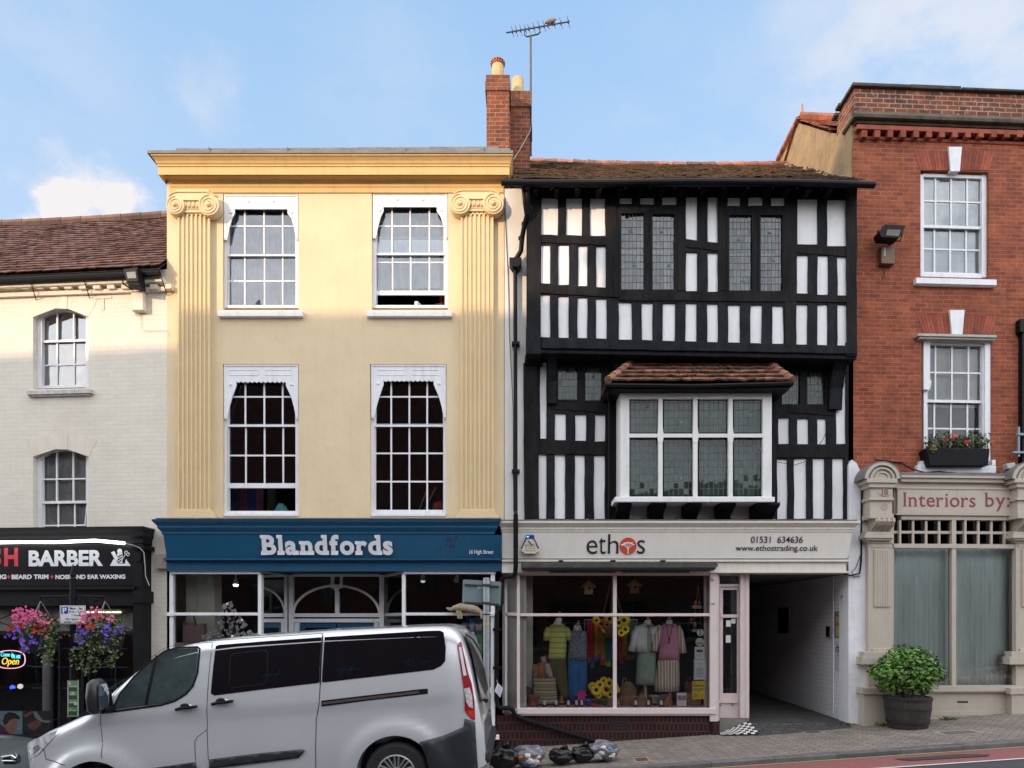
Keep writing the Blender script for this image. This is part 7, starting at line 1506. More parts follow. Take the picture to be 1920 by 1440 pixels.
# flood light over the lane, on the red wall
fl = thing('floodlight', (X(1670,.3), -.2, Z(437,.3,1670)), 'black floodlight tilted outwards on the red brick wall', 'floodlight')
mb = MB(); A = rpt(1657,440,.2); 
mb.pp([(1648,434),(1660,420),(1699,422),(1691,440),(1685,447),(1652,445)], .14, .34); mb.build('housing', black_paint, fl, bev=.012)
mb = MB(); mb.add([rpt(1661,441,.345), rpt(1685,443,.345), rpt(1689,431,.36), rpt(1664,430,.36), rpt(1661,441,.33), rpt(1685,443,.33), rpt(1689,431,.33), rpt(1664,430,.33)], [(0,1,2,3),(0,4,5,1),(1,5,6,2),(2,6,7,3),(3,7,4,0)]); mb.build('lens', M('warm_dark_lens', (.12,.10,.08), .2), fl)
mb = MB(); mb.tube([rpt(1646,432,.2), rpt(1648,446,.2), rpt(1655,452,.2), rpt(1688,452,.2), rpt(1692,438,.22)], .012, 6); mb.tube([rpt(1668,450,.15), rpt(1668,458,.03)], .03, 8); mb.build('bracket', black_paint, fl)
jb = thing('junction_box', (X(1665,.1), -.1, Z(475,.1,1665)), 'brown junction box below the floodlight on the red brick wall', 'box')
mb = MB(); mb.pb(1653, 1678, 461, 494, 0, .12); mb.build('case', M('brown_case', (.15,.075,.045), .5, var=.1), jb, bev=.008)
mb = MB()
for k in range(7): mb.pb(1657, 1661, 463+k*2.5, 464.6+k*2.5, .12, .124)
mb.build('white_digits', M('cream_digits', (.5,.45,.35), .6), jb)
mb = MB(); mb.tube([rpt(1658,494,.05), rpt(1658,521,.03)], .006, 5); mb.build('cable', black_paint, jb)
lp = thing('spotlight', (X(1895,.2), -.2, Z(877,.2,1895)), 'small square spotlight above the stone coloured shop sign', 'spotlight'); mb = MB(); mb.pp([(1887,869),(1903,867),(1905,877),(1890,879)], .15, .26); mb.build('housing', M('pale_housing', (.4,.4,.38), .4), lp, bev=.006); mb = MB(); mb.tube([rpt(1895,872,.16), rpt(1893,868,.0)], .012, 6); mb.build('bracket', iron, lp)
br_ = thing('sign_bracket', (X(1914,.2), -.2, Z(830,.2,1914)), 'pale blue metal sign bracket at the right edge of the red wall', 'bracket'); mb = MB(); mb.pb(1909.5, 1912.5, 800, 856, .1, .14); mb.pb(1900, 1940, 846, 849.5, .1, .16); mb.pb(1909, 1940, 812, 816, .1, .16); mb.build('arm', M('pale_blue_metal', (.22,.30,.36), .5), br_); mb = MB(); mb.pb(1917, 1925, 600, 880, 0, .1); mb.pb(1913, 1930, 598, 622, 0, .12); mb.build('post', black_paint, br_)
wl_ = thing('wall_cable', rpt(1700,868,.02), 'tangle of black cable lying above the stone coloured shop cornice', 'cable'); mb = MB(); mb.tube([rpt(1640,862,.03), rpt(1690,868,.02), rpt(1710,880,.1), rpt(1735,886,.2), rpt(1760,884,.15), rpt(1800,888,.2)], .012, 5); mb.build('line', black_paint, wl_)
YAW = [0, 0]
# ---- half barrel with a clipped bush
dB_ = .62; pc = (X(1702,dB_), -dB_, G(X(1702,dB_)))
pt = thing('barrel_planter', pc, 'dark half barrel planter on the paving before the stone coloured shop', 'planter')
s_ = (D-dB_)/F; h = 58*s_
mb = MB(); mb.lathe([(.30,0),(.33,h*.3),(.352,h*.6),(.36,h),(.335,h),(.325,h*.85),(.01,h*.82)], pc, 28); mb.build('staves', M('charred_oak', (.035,.028,.026), .7, var=.5, vs=5, stretch=(6,6,.5), bump=.6, dirt=.3, dcol=(.08,.06,.05)), pt)
mb = MB()
for q in (.2, .62, .93): mb.lathe([(.318+.05*q,h*q-.02),(.324+.05*q,h*q-.02),(.328+.05*q,h*q+.02),(.318+.05*q,h*q+.02)], pc, 28)
mb.build('hoops', iron, pt)
bu = thing('bush', (pc[0], pc[1], pc[2]+h*.85), 'round bright green leafy bush growing in the dark half barrel', 'bush')
mb = MB()
for k in range(7): a = 2*PI*k/7; mb.tube([(pc[0]+.05*math.cos(a),pc[1]+.05*math.sin(a),pc[2]+h*.8),(pc[0]+.12*math.cos(a),pc[1]+.1*math.sin(a),pc[2]+h+.16),(pc[0]+.32*math.cos(a),pc[1]+.25*math.sin(a),pc[2]+h+.4)], [.02,.016,.008], 6)
mb.build('stems', M('brown_stem', (.08,.055,.035), .9), bu)
mb = MB(); cz = pc[2]+h+.43
for (dx, dz, r, n) in ((0,.03,.5,900),(-.28,-.02,.34,520),(.27,.0,.33,520),(-.08,.22,.33,420),(.14,.2,.3,360),(-.52,-.02,.17,130),(.48,-.06,.16,120),(-.3,-.25,.22,200),(.22,-.24,.24,220),(-.05,-.2,.3,260)):
    leafy(mb, (pc[0]+dx, pc[1]+R.uniform(-.05,.05), cz+dz), (r,r*.85,r*.72), n, .085, ms=[0,0,1])
mb.build('foliage', [leaf_g, M('fresh_leaf', (.10,.24,.03), .45, var=.4, vs=4, isl=.45)], bu)
for (px, py, w, col, label, mt) in ((1203, 1411, 11, .3, 'small brown rectangular drain cover in the paving near the kerb', M('rusty_cover', (.10,.05,.04), .8)), (1797, 1387, 28, .5, 'grey inspection cover set in pale stones near the barrel planter', M('grey_cover', (.11,.11,.115), .8, var=.3, vs=20)), (1523, 1370, 14, .4, 'brown cover in a pale surround at the passage mouth', M('brown_cover', (.11,.07,.055), .8))):
    dd = {1203: 1.75, 1797: 1.35, 1523: .5}[px]; x = X(px, dd); g_ = G(x); q = thing('drain_cover', (x, -dd, g_), label, 'cover')
    hw = w*(D-dd)/F; mb = MB(); mb.add([(x-hw*1.35,-dd-.18,G(x-hw*1.35)+.004),(x+hw*1.35,-dd-.18,G(x+hw*1.35)+.004),(x+hw*1.35,-dd+.18,G(x+hw*1.35)+.004),(x-hw*1.35,-dd+.18,G(x-hw*1.35)+.004)], [(0,1,2,3)]); mb.build('surround', M('pale_cover_surround', (.28,.24,.20), .9, var=.2), q)
    mb = MB(); mb.add([(x-hw,-dd-.11,G(x-hw)+.009),(x+hw,-dd-.11,G(x+hw)+.009),(x+hw,-dd+.11,G(x+hw)+.009),(x-hw,-dd+.11,G(x-hw)+.009)], [(0,1,2,3)]); mb.build('lid', mt, q)
x = X(1768,3.3); q = thing('road_gully', (x,-3.3,G(x)+zr(3.3)), 'dark patched manhole area in the red road surface', 'cover'); mb = MB(); ft_ = lambda a, b: (a, -b, G(a)+zr(b)+.012); mb.add([ft_(x-.5,3.05), ft_(x-.55,3.5), ft_(x+.35,3.62), ft_(x+.55,3.4), ft_(x+.4,3.02)], [(0,1,2,3,4)]); mb.build('lid', M('tar_patch', (.035,.03,.032), .9, var=.4, vs=25), q)
# ================================================================ 5. the street: posts, baskets, signs, rubbish, vehicles, birds
dL = 1.95
xl = X(137, dL); gl_ = G(xl)
lp = thing('lamp_post', (xl, -dL, gl_), 'slim black post with scrolled crossarm before the barber shop', 'post')
mb = MB(); mb.tube([(xl,-dL,gl_),(xl,-dL,Z(1088,dL))], .042, 12); mb.tube([(xl,-dL,gl_),(xl,-dL,gl_+.9)], .06, 12); mb.build('post', black_paint, lp)
mb = MB(); mb.lathe([(.03,0),(.05,.03),(.03,.06),(.04,.09),(.028,.16),(.012,.22),(.004,.26)], (xl,-dL,Z(1090,dL)), 12); mb.build('finial', black_paint, lp)
mb = MB(); mb.tube([rpt(75,1127,dL), rpt(78,1119,dL), rpt(137,1118,dL), rpt(196,1119,dL), rpt(200,1127,dL)], .014, 6); mb.lathe([(.055,-.02),(.055,.02)], (xl,-dL,Z(1119,dL)), 12)
for s_ in (-1, 1):
    for (o, r) in ((24, 5), (42, 3.5), (12, 4)):
        c = 137+s_*o; mb.tube([rpt(c+r*math.cos(a)*(1-a/14), 1126+r*math.sin(a)*(1-a/14), dL) for a in [k*.45 for k in range(22)]], .007, 5)
    mb.tube([rpt(137+s_*56,1121,dL), rpt(137+s_*30,1131,dL), rpt(137+s_*4,1138,dL)], .009, 5)
mb.build('crossarm', black_paint, lp)
ps = thing('parking_sign', (xl, -dL-.06, Z(1152,dL)), 'white parking time sign with blue square on the black post', 'sign')
mb = MB(); mb.pb(111.5, 160, 1135.5, 1170.5, dL+.05, dL+.065); mb.build('plate', M('white_sign_plate', (.68,.70,.72), .35, var=.04), ps, bev=.01)
mb = MB(); mb.pb(114.5, 127.5, 1138, 1150.5, dL+.065, dL+.068); bq = mb.build('blue_square', M('sign_blue', (.01,.07,.35), .4), ps)
text('letter_p', 'P', 117.5, 125, 1139.5, 1149.5, dL+.068, M('white_sign_plate', (.68,.70,.72), .35), bq, .03)
mb = MB(); q = dL+.065; fr2 = lambda s, a, b, c, e: put_text(mb, s, a, b, c, e, q, .008, 0, 0, .002)
fr2('Mon - Sat', 131, 155, 1138.5, 1143); fr2('8 am - 6 pm', 129.5, 157, 1144.5, 1149.8); fr2('1 hour', 135, 150, 1151.5, 1155.5); fr2('No return', 123, 148, 1158.5, 1162.5); fr2('within 1 hour', 119.5, 152, 1164, 1168); mb.build('lettering', M('near_black_lettering', (.015,.012,.012), .5), ps)
mb = MB(); frame(mb, 112.2, 159.3, 1136.2, 1169.8, .9, q, q+.002); mb.build('border', M('grey_print', (.3,.3,.3), .6), ps)
po = thing('price_list', (xl, -dL-.06, Z(1340,dL)), 'tall narrow green notice with pictures fixed low on the black lamp post', 'notice')
mb = MB(); mb.pb(126.5, 147, 1275, 1345, dL+.06, dL+.07); mb.build('board', M('green_print', (.12,.26,.11), .5, var=.3, vs=12), po)
mb = MB(); frame(mb, 126.5, 147, 1275, 1345, 1.2, dL+.07, dL+.073)
for k in range(4): mb.pb(130, 144-k%2*3, 1286+k*15, 1287.5+k*15, dL+.07, dL+.072)
mb.build('printed_lines', M('pale_green_print', (.4,.52,.38), .5), po)
mb = MB()
for k in range(4): mb.pb(129, 144, 1289+k*15, 1296+k*15, dL+.07, dL+.0725)
mb.build('dark_panel', M('dark_print_line', (.03,.05,.03), .6), po)
mb = MB()
for k in range(3): mb.pb(128.5+k*5, 133+k*6, 1278+k*19, 1284+k*19, dL+.0726, dL+.074)
mb.build('printed_picture', M('pink_print', (.5,.4,.45), .6), po)
pinks = M('pink_petal', (.72,.13,.33), .7, isl=.35); reds = M('scarlet_petal', (.6,.015,.03), .7, isl=.25); purp = M('violet_petal', (.17,.08,.52), .7, isl=.4); leaf_m = M('mid_leaf', (.05,.11,.02), .55, var=.4, vs=5, isl=.5); leaf_t = M('trailing_leaf', (.11,.15,.05), .55, var=.4, vs=5, isl=.45)
def hanging_basket(px, label, seed, blooms, trails):
    global R
    keep = R; R = random.Random(seed)
    cx_, _, cz = rpt(px, 1192, dL); q = thing('hanging_basket', (cx_, -dL, cz), label, 'hanging basket', 'hanging baskets on the lamp post')
    mb = MB(); mb.lathe([(.20,-.24),(.235,-.1),(.26,.06),(.245,.06),(.2,-.05)], (cx_,-dL,cz), 20); mb.build('bowl', M('black_bowl', (.012,.012,.013), .4, var=.3), q)
    mb = MB()
    for k in range(3): a = 2*PI*k/3+.4; mb.tube([(cx_+.24*math.cos(a),-dL+.24*math.sin(a),cz+.06),(cx_,-dL,Z(1127,dL))], .007, 5)
    mb.build('chain', M('chain_steel', (.2,.2,.21), .5, metal=.5), q)
    mb = MB()
    leafy(mb, (cx_,-dL,cz+.16), (.27,.24,.16), 380, .075, ms=[0,0,1]); leafy(mb, (cx_,-dL,cz+.03), (.33,.28,.10), 110, .06, ms=[0,1])
    for (ox, ln, n) in trails:
        for k in range(int(n*.55)):
            a = R.uniform(-.10,.10); u = R.random(); x = cx_+ox+a*.5; y = -dL-.22+R.uniform(-.08,.12)
            leafy(mb, (x+R.gauss(0,.02), y, cz+.05-ln*u), (.035,.03,.03), 3, .05, ms=[1,1,0])
    mb.build('foliage', [leaf_m, leaf_t], q)
    def flower(mb, c, r, k=5):
        nm = Vector((R.gauss(0,.35),-1,R.gauss(.2,.35))).normalized(); u = nm.cross(Vector((0,0,1))).normalized(); w = u.cross(nm); c = Vector(c); p0 = R.random()
        for j in range(k):
            a = 2*PI*(j+p0)/k; e = u*math.cos(a)+w*math.sin(a); s = w*math.cos(a)-u*math.sin(a)
            mb.add([c, c+e*r*.6-s*r*.42+nm*.008, c+e*r+nm*.004, c+e*r*.6+s*r*.42+nm*.008], [(0,1,2,3)])
    for (kind, mt, r) in (('pink', pinks, .019), ('red', reds, .021), ('violet', purp, .023)):
        mb = MB()
        for (dx, dz, spread, n) in blooms[kind]:
            for _ in range(int(n*.8)):
                x = cx_+dx/126+R.gauss(0,spread); z = cz-dz/126+R.gauss(0,spread*.7); rr = min(.3, abs(x-cx_)); y = -dL-math.sqrt(max(.01,.36**2-rr**2))*.85+R.uniform(-.04,.08)
                flower(mb, (x, y, z), r*R.uniform(.8,1.25), 5)
        mb.build(kind+'_flowers', mt, q)['kind'] = 'stuff'
    R = keep
hanging_basket(76, 'left hanging basket, low black bowl showing under pink, red and violet flowers', 3,
    {'pink': [(-10,-43,.07,75),(-26,-35,.06,26),(14,-38,.07,30),(28,-28,.07,34),(-2,-30,.06,40)], 'red': [(-42,-12,.03,12),(-14,-17,.03,10),(20,-22,.03,9),(22,-8,.04,16)], 'violet': [(-18,-2,.09,14),(-2,6,.08,16),(8,14,.08,18),(-6,24,.05,8),(-38,2,.05,7)]},
    [(.25,.5,60),(.32,.4,45),(-.1,.25,25),(.2,.35,30)])
hanging_basket(197, 'right hanging basket with long trailing green stems and violet flowers', 5,
    {'pink': [(4,-43,.055,34),(-20,-33,.05,30),(28,-34,.045,18),(-14,-38,.05,16)], 'red': [(-4,-18,.035,20),(10,-32,.02,5),(-30,-20,.02,6)], 'violet': [(-34,-4,.05,12),(-38,8,.04,9),(24,-14,.07,20),(40,-12,.04,12),(-26,4,.05,14),(-18,-4,.06,16),(28,2,.05,8),(-40,22,.025,4)]},
    [(-.28,.5,60),(-.2,.62,70),(-.06,.62,75),(.0,.5,60),(.06,.45,45),(.2,.5,55),(.28,.42,40)])
# back of the road sign on its galvanised post
dP = 1.95
xp = X(912, dP); gp2 = G(xp)
rs = thing('road_sign', (xp, -dP, gp2), 'back of a grey blue road sign on a galvanised post beside the van', 'sign')
mb = MB(); mb.tube([(xp,-dP,gp2),(xp,-dP,Z(1086,dP))], .05, 14); mb.build('post', galv, rs, smooth=False)
mb = MB(); mb.lathe([(.053,0),(.053,.02),(.03,.03)], (xp,-dP,Z(1087,dP)), 14); mb.build('post_cap', M('grey_cap', (.3,.31,.32), .5), rs)
mb = MB(); 
pl_ = [(870,1086.5),(937,1090.5),(940,1093),(938.5,1134),(935.5,1136.5),(869,1133),(866.5,1130),(868,1088.5)]
mb.pp(pl_, dP-.085, dP-.07); mb.build('panel', M('grey_blue_panel', (.16,.215,.235), .45, var=.06, dirt=.1, dcol=(.1,.1,.1)), rs)
mb = MB()
for (y0, y1) in ((1095.5, 1098.5), (1129, 1131.5)): mb.pp([(871,y0-.8),(936,y0+3),(936,y0+5.5),(871,y0+2)], dP-.07, dP-.045); mb.pp([(904,y0-1),(920,y0),(920,y0+4.5),(904,y0+3.5)], dP-.045, dP+.06)
mb.build('clamp_channel', M('dark_channel', (.06,.065,.07), .4, metal=.5), rs)
mb = MB(); mb.pb(895, 905, 1098.5, 1103.5, dP-.07, dP-.066); mb.build('sticker', paper, rs)
mb = MB(); mb.lathe([(.052,-.012),(.052,.012)], (xp,-dP,Z(1170,dP)), 14); mb.build('yellow_tape', M('yellow_tape', (.5,.33,.03), .6), rs)
mb = MB(); mb.lathe([(.054,-.008),(.054,.008)], (xp,-dP,Z(1152,dP)), 14); mb.tube([rpt(904,1152,dP-.04), rpt(921,1152,dP-.04)], .008, 5); mb.build('cable_tie', black_paint, rs)
# refuse sacks on the kerb side
from math import sin, cos
def sack(px, d, w, h, mats, label, seed, lumps=9, clear=False, grp=None):
    x = X(px, d); g_ = G(x); q = thing('refuse_sack', (x,-d,g_), label, 'rubbish bag', grp); n, k = 40, 22; vs = []; off = Vector((seed*3.1, seed*1.7, 0))
    for i in range(k+1):
        p = PI*i/k
        for j in range(n):
            a = 2*PI*j/n; dr = Vector((sin(p)*cos(a), sin(p)*sin(a), -cos(p))); v = dr*1.0
            r = 1+.20*noise.noise(dr*1.8+off)+.10*abs(noise.noise(dr*4+off))*1.5-.10*abs(noise.noise(Vector((dr.x*9,dr.y*9,dr.z*3))+off))
            if clear: r += .05*noise.noise(dr*9+off)
            zz = (-cos(p)*.5+.5)**.85 if p < PI*.5 else (-cos(p)*.5+.5)
            vs.append((x+w*sin(p)**.75*cos(a)*r, -d+w*.72*sin(p)**.75*sin(a)*r, G(x)+.012+max(0, h*zz*(1+.15*noise.noise(dr*2+off)))))
    mb = MB(); fs = [(i*n+j, i*n+(j+1)%n, (i+1)*n+(j+1)%n, (i+1)*n+j) for i in range(k) for j in range(n)]
    mb.add(vs, fs); mb.build('bag', mats, q, smooth=True)
    if not clear:
        mb = MB(); t_ = (x+w*.1, -d, g_+h*.97); mb.tube([t_, (t_[0]+.02,t_[1],t_[2]+.04), (t_[0]+.06,t_[1]-.02,t_[2]+.06)], [.05,.025,.05], 8); mb.build('knot', mats, q, smooth=True)
    return q, x, g_
bagm = M('black_bag_plastic', (.007,.007,.009), .25, var=.4, spec=.45, bump=.5, bs=18)
clearm = M('clear_bag_plastic', (.42,.43,.45), .18, var=.55, vs=13, spec=.8, bump=.8, bs=16, c2=(.10,.11,.14))
sack(944, 1.85, .235, .36, bagm, 'large tied black refuse sack leaning by the galvanised post', 1)
q, x, g_ = sack(991, 1.78, .24, .33, clearm, 'clear bag of mixed recycling between the black refuse sacks', 2, clear=True)
mb = MB()
for k, (dx, dz, r, c) in enumerate(((-.12,.18,.05,0),(.02,.14,.06,1),(.10,.12,.07,2),(-.05,.09,.06,3),(.13,.2,.05,1),(-.02,.22,.05,1),(.05,.05,.06,3))): mb.sph((x+dx, -1.78-.175+abs(dx)*.3, g_+dz), r, .03, r*.75, 9, 6, jit=.2, m=c)
mb.build('recycling', [M('orange_packet', (.45,.14,.04), .4), M('white_carton', (.6,.6,.6), .5), M('cream_tub', (.5,.47,.38), .4), M('navy_packet', (.03,.05,.12), .4)], q)
sack(1052, 1.74, .185, .24, bagm, 'small black refuse sack next to the clear recycling bag on its left', 3); sack(1092, 1.70, .18, .25, bagm, 'small black refuse sack next to the clear recycling bag on its right', 4)
q, x, g_ = sack(1132, 1.68, .225, .31, clearm, 'clear bulging bag of plastic bottles at the right end of the refuse', 6, clear=True)
mb = MB()
for k, (dx, dz, r, c) in enumerate(((-.02,.24,.045,0),(.08,.22,.04,1),(.1,.12,.06,0),(-.1,.1,.07,2),(.05,.07,.05,3),(-.05,.16,.05,0))): mb.sph((x+dx, -1.68-.155+abs(dx)*.3, g_+dz), r, .03, r*.75, 9, 6, jit=.2, m=c)
mb.build('recycling', [M('white_carton', (.6,.6,.6), .5), M('sky_blue_packet', (.10,.3,.5), .4), M('grey_film', (.3,.31,.33), .3), M('dark_can', (.04,.04,.045), .3)], q)
for (px, d, label) in ((1655, .33, 'tuft of weeds growing at the foot of the stone coloured pilaster'), (1778, .22, 'tuft of weeds growing in the paving right of the barrel planter'), (1583, .12, 'small weed at the foot of the white pier')):
    x = X(px, d); q = thing('weed', (x, -d, G(x)), label, 'weed'); mb = MB()
    for k in range(14): a = R.uniform(0, 2*PI); r = R.uniform(.02,.12); mb.tube([(x+R.uniform(-.12,.12),-d,G(x)+.004),(x+r*math.cos(a)*2,-d-.03+r*.4*math.sin(a),G(x)+.01+R.uniform(.02,.06))], [.004,.002], 4)
    mb.build('stem', leaf_m, q); mb = MB(); leafy(mb, (x,-d-.03,G(x)+.03), (.2,.06,.03), 46, .05, low=-.5); mb.build('foliage', leaf_m, q)
# ---------------------------------------------------------------- the silver van
AV = .085; ca, sa = math.cos(AV), math.sin(AV); sV = (D-4.72)/F
RWX, RWZ = (742-CX)*sV, ZE-(1452-HY)*sV
def L(px, py):                                             # photo point on the van's near flank -> van lengthways, height
    dx, dz = (px-CX)*sV-RWX, ZE-(py-HY)*sV-RWZ; return 4.24+dx*ca+dz*sa, .345-dx*sa+dz*ca
ox, oz = RWX-4.24*ca+.345*sa, RWZ-4.24*sa-.345*ca
van = thing('van', (ox, -3.73, oz), 'silver people carrier van with dark windows parked facing left at the kerb', 'van'); van.rotation_euler = (0, -AV, 0)
def lerp(tab, x):
    if x <= tab[0][0]: return tab[0][1]
    for (a, b), (c, e) in zip(tab, tab[1:]):
        if x <= c: q = (x-a)/(c-a); return b+(e-b)*q
    return tab[-1][1]
def sm(tab, x):                                            # smooth interpolation
    n = 6; return sum(lerp(tab, x+(k-n/2)*.016) for k in range(n+1))/(n+1)
TOP = [(0,.62),(.03,.86),(.12,1.00),(.35,1.12),(.62,1.205),(.85,1.29),(1.0,1.37),(1.2,1.53),(1.45,1.72),(1.7,1.875),(1.9,1.945),(2.15,1.985),(2.6,2.0),(3.6,1.985),(4.6,1.945),(4.9,1.925),(5.02,1.88),(5.10,1.72),(5.17,1.3),(5.20,.95),(5.22,.6)]
HW = [(0,.50),(.04,.64),(.12,.77),(.25,.87),(.45,.945),(.7,.98),(1.2,.99),(4.6,.99),(4.9,.97),(5.03,.945),(5.15,.90),(5.22,.82)]
BOT = [(0,.30),(.1,.25),(.4,.24),(5.0,.26),(5.22,.34)]
def flank(x, z):                                           # half width of the flank at height z
    w = sm(HW, x); zz = z
    tum = 0
    if zz > 1.02: q = (zz-1.02); tum = .035*q+.155*q*q*.9
    if zz < .55: tum += .22*(.55-zz)**2
    crease = 1.18-.022*(x-1)-.12*max(0, 1.2-x)              # shoulder line: the metal below it turns under
    tum += .022*(1/(1+math.exp((zz-crease)/.014)))*min(1, max(0, (x-.4)*2))*min(1,max(0,(5.1-x)*3)) - .012*math.exp(-((zz-.72)/.2)**2)*min(1,max(0,(x-.4)*2))
    for cx_ in (.965, 4.24):
        r = math.hypot(x-cx_, zz-.345)
        if zz > .15: tum -= .042*math.exp(-((r-.50)/.085)**2) if r > .50 else .042
    return w-tum
def station(x, n=24):
    zt, zb = sm(TOP, x), lerp(BOT, x); pts = []
    rr = min(.17, max(.03, (zt-zb)*.28))
    zs = zt-rr
    for k in range(n+1): z = zb+(zs-zb)*k/n; pts.append((flank(x, z), z))
    ws = pts[-1][0]
    for k in range(1, 9): a = PI/2*k/8; e = .14; pts.append((ws-.16*(1-math.cos(a))-0, zs+rr*.86*math.sin(a)))
    wl_ = pts[-1][0]
    for k in range(1, 5): q = 1-k/4; pts.append((wl_*q, zt-rr*.14*q*q))
    return pts
mb = MB(); xs_ = []; x = 0.0
while x < 5.20: xs_.append(x); x += .03 if (x < .3 or x > 4.85) else .055
xs_.append(5.22); rows = [station(x) for x in xs_]; m = len(rows[0])
for x, r in zip(xs_, rows):
    for (w, z) in r: mb.v.append((x, -w, z))
    for (w, z) in r[-2::-1]: mb.v.append((x, w, z))
w_ = 2*m-1
for i in range(len(xs_)-1):
    for j in range(w_-1): mb.f.append((i*w_+j, (i+1)*w_+j, (i+1)*w_+j+1, i*w_+j+1)); mb.m.append(0)
    mb.f.append((i*w_+w_-1, (i+1)*w_+w_-1, (i+1)*w_, i*w_)); mb.m.append(0)
mb.f.append(tuple(range(w_))); mb.m.append(0); mb.f.append(tuple((len(xs_)-1)*w_+j for j in range(w_-1,-1,-1))); mb.m.append(0)
silver = M('silver_van_paint', (.64,.66,.69), .30, var=.03, vs=2, metal=.35, spec=.5, coat=1.0)
body_o = mb.build('body', silver, van, smooth=True, local=True)
cut = MB()
for cx_ in (.965, 4.24):
    for s_ in (-1, 1): cut.lathe_y([(.425, -.35), (.425, .35)], (cx_, s_*.93, .345), 40)
cut_o = cut.build('cutter', silver, van, local=True)
bm_ = body_o.modifiers.new('arches', 'BOOLEAN'); bm_.operation = 'DIFFERENCE'; bm_.object = cut_o; bm_.solver = 'EXACT'
bpy.context.view_layer.update()
me2 = bpy.data.meshes.new_from_object(body_o.evaluated_get(bpy.context.evaluated_depsgraph_get()))
body_o.modifiers.clear(); body_o.data = me2; bpy.data.objects.remove(cut_o)
me2.polygons.foreach_set('use_smooth', [True]*len(me2.polygons))
try: me2.set_sharp_from_angle(angle=.7)
except Exception: pass
def panel(name, pts, mat, parent, off=.004, cuts=3, raw=False, th=.0, smooth=True):   # a shape laid on the near flank, following its curve
    P2 = [p if raw else L(*p) for p in pts]; bm = bmesh.new()
    vs = [bm.verts.new((a, 0, b)) for a, b in P2]; f = bm.faces.new(vs); f.normal_update()
    if f.normal.y > 0: f.normal_flip()
    bmesh.ops.triangulate(bm, faces=bm.faces[:])
    for _ in range(cuts):
        long_ = [e for e in bm.edges if e.calc_length() > .09]
        if not long_: break
        bmesh.ops.subdivide_edges(bm, edges=long_, cuts=1); bmesh.ops.triangulate(bm, faces=[f for f in bm.faces if len(f.verts) > 3])
    for v in bm.verts: v.co.y = -flank(v.co.x, v.co.z)-off
    if th:
        r = bmesh.ops.extrude_face_region(bm, geom=bm.faces[:])
        for v in [g for g in r['geom'] if isinstance(g, bmesh.types.BMVert)]: v.co.y += th
    me = bpy.data.meshes.new(name); bm.to_mesh(me); bm.free(); me.materials.append(mat)
    if smooth: me.polygons.foreach_set('use_smooth', [True]*len(me.polygons))
    o = bpy.data.objects.new(name, me); COL.objects.link(o); o.parent = parent; ORG[o] = ORG[van].copy(); return o
def seam(name, pts, parent, w=.006, off=.0022, mat=None):
    P2 = [L(*p) for p in pts]; mb = MB(); D2 = []
    for (a, b), (c, e) in zip(P2, P2[1:]):
        n = max(1, int(math.hypot(c-a, e-b)/.05)); D2 += [(a+(c-a)*k/n, b+(e-b)*k/n) for k in range(n)]
    D2.append(P2[-1]); vs = []
    for i, (a, b) in enumerate(D2):
        p, q = D2[max(0, i-1)], D2[min(len(D2)-1, i+1)]; dx, dz = q[0]-p[0], q[1]-p[1]; l = math.hypot(dx, dz) or 1; nx, nz = -dz/l*w/2, dx/l*w/2
        for s_ in (-1, 1): x, z = a+s_*nx, b+s_*nz; vs.append((x, -flank(x, z)-off, z))
    mb.add(vs, [(2*i, 2*i+2, 2*i+3, 2*i+1) for i in range(len(D2)-1)]); return mb.build(name, mat or black_paint, parent, local=True)
vg = M('dark_tinted_window', (.004,.005,.008), .03, var=.2, spec=.5); vgf = M('front_door_window', (.035,.055,.058), .03, var=.5, vs=3, spec=.8)
trim = M('charcoal_trim', (.022,.024,.03), .5, var=.15)
panel('rear_window', [(602,1195),(700,1189),(800,1183),(822,1182.5),(829,1186),(834,1215),(833.5,1240),(826,1249),(812,1256),(700,1269),(604,1280),(602,1278)], vg, van)
panel('sliding_door_window', [(394,1212),(400,1210),(500,1202),(594,1195.5),(596,1197),(597,1279),(594,1281),(500,1292),(400,1304.5),(393,1301)], vg, van)
seam('vent_pane_outline', [(430,1226),(490,1220),(496,1226),(498,1276),(492,1283),(434,1290),(427,1284),(425,1232),(430,1226)], van, .012, .0065, M('faint_seal', (.012,.012,.015), .25, spec=.4))
seam('window_divider', [(597.8,1194),(599,1283)], van, .016, .006, black_paint)
fd = panel('front_door_window', [(210,1322),(222,1300),(245,1270),(272,1243),(296,1224),(320,1217.5),(358,1216),(361,1219),(362,1262),(357,1285),(345,1300),(324,1313),(300,1320),(212,1331)], vgf, van)
seam('quarter_bar', [(283,1230),(272,1322)], fd, .035, .006, black_paint)
seam('window_seal', [(208,1333),(222,1300),(245,1269),(272,1242),(296,1222.5),(320,1215.5),(359,1214),(364,1218),(364.5,1263),(358,1287),(346,1302),(325,1315),(300,1322.5),(208,1335)], fd, .022, .0045, black_paint)
panel('quarter_panel', [(142,1346),(172,1318),(190,1306),(205,1300),(212,1331),(186,1337)], black_gloss, van, .005)
seam('front_door_seam', [(187,1337),(186.5,1365),(191,1395),(193.5,1421)], van); seam('sliding_door_seam', [(386.5,1206),(387,1368),(390,1425)], van); seam('front_door_roof_seam', [(186,1338),(215,1295),(245,1260),(270,1236),(296,1216),(320,1209),(386,1205)], van, .005)
seam('rear_door_seam', [(597.5,1188),(599,1285),(598,1320),(592,1348),(591,1440)], van, .008); seam('roof_gutter', [(330,1207),(400,1201),(597,1188)], van, .006); seam('fuel_flap', [(386,1369),(369,1382),(364,1391),(366,1427)], van, .006)
panel('sliding_rail', [(602,1314),(700,1302.5),(786,1292.5),(802,1291.5),(802,1301),(700,1312.5),(602,1325)], black_gloss, van, .003)
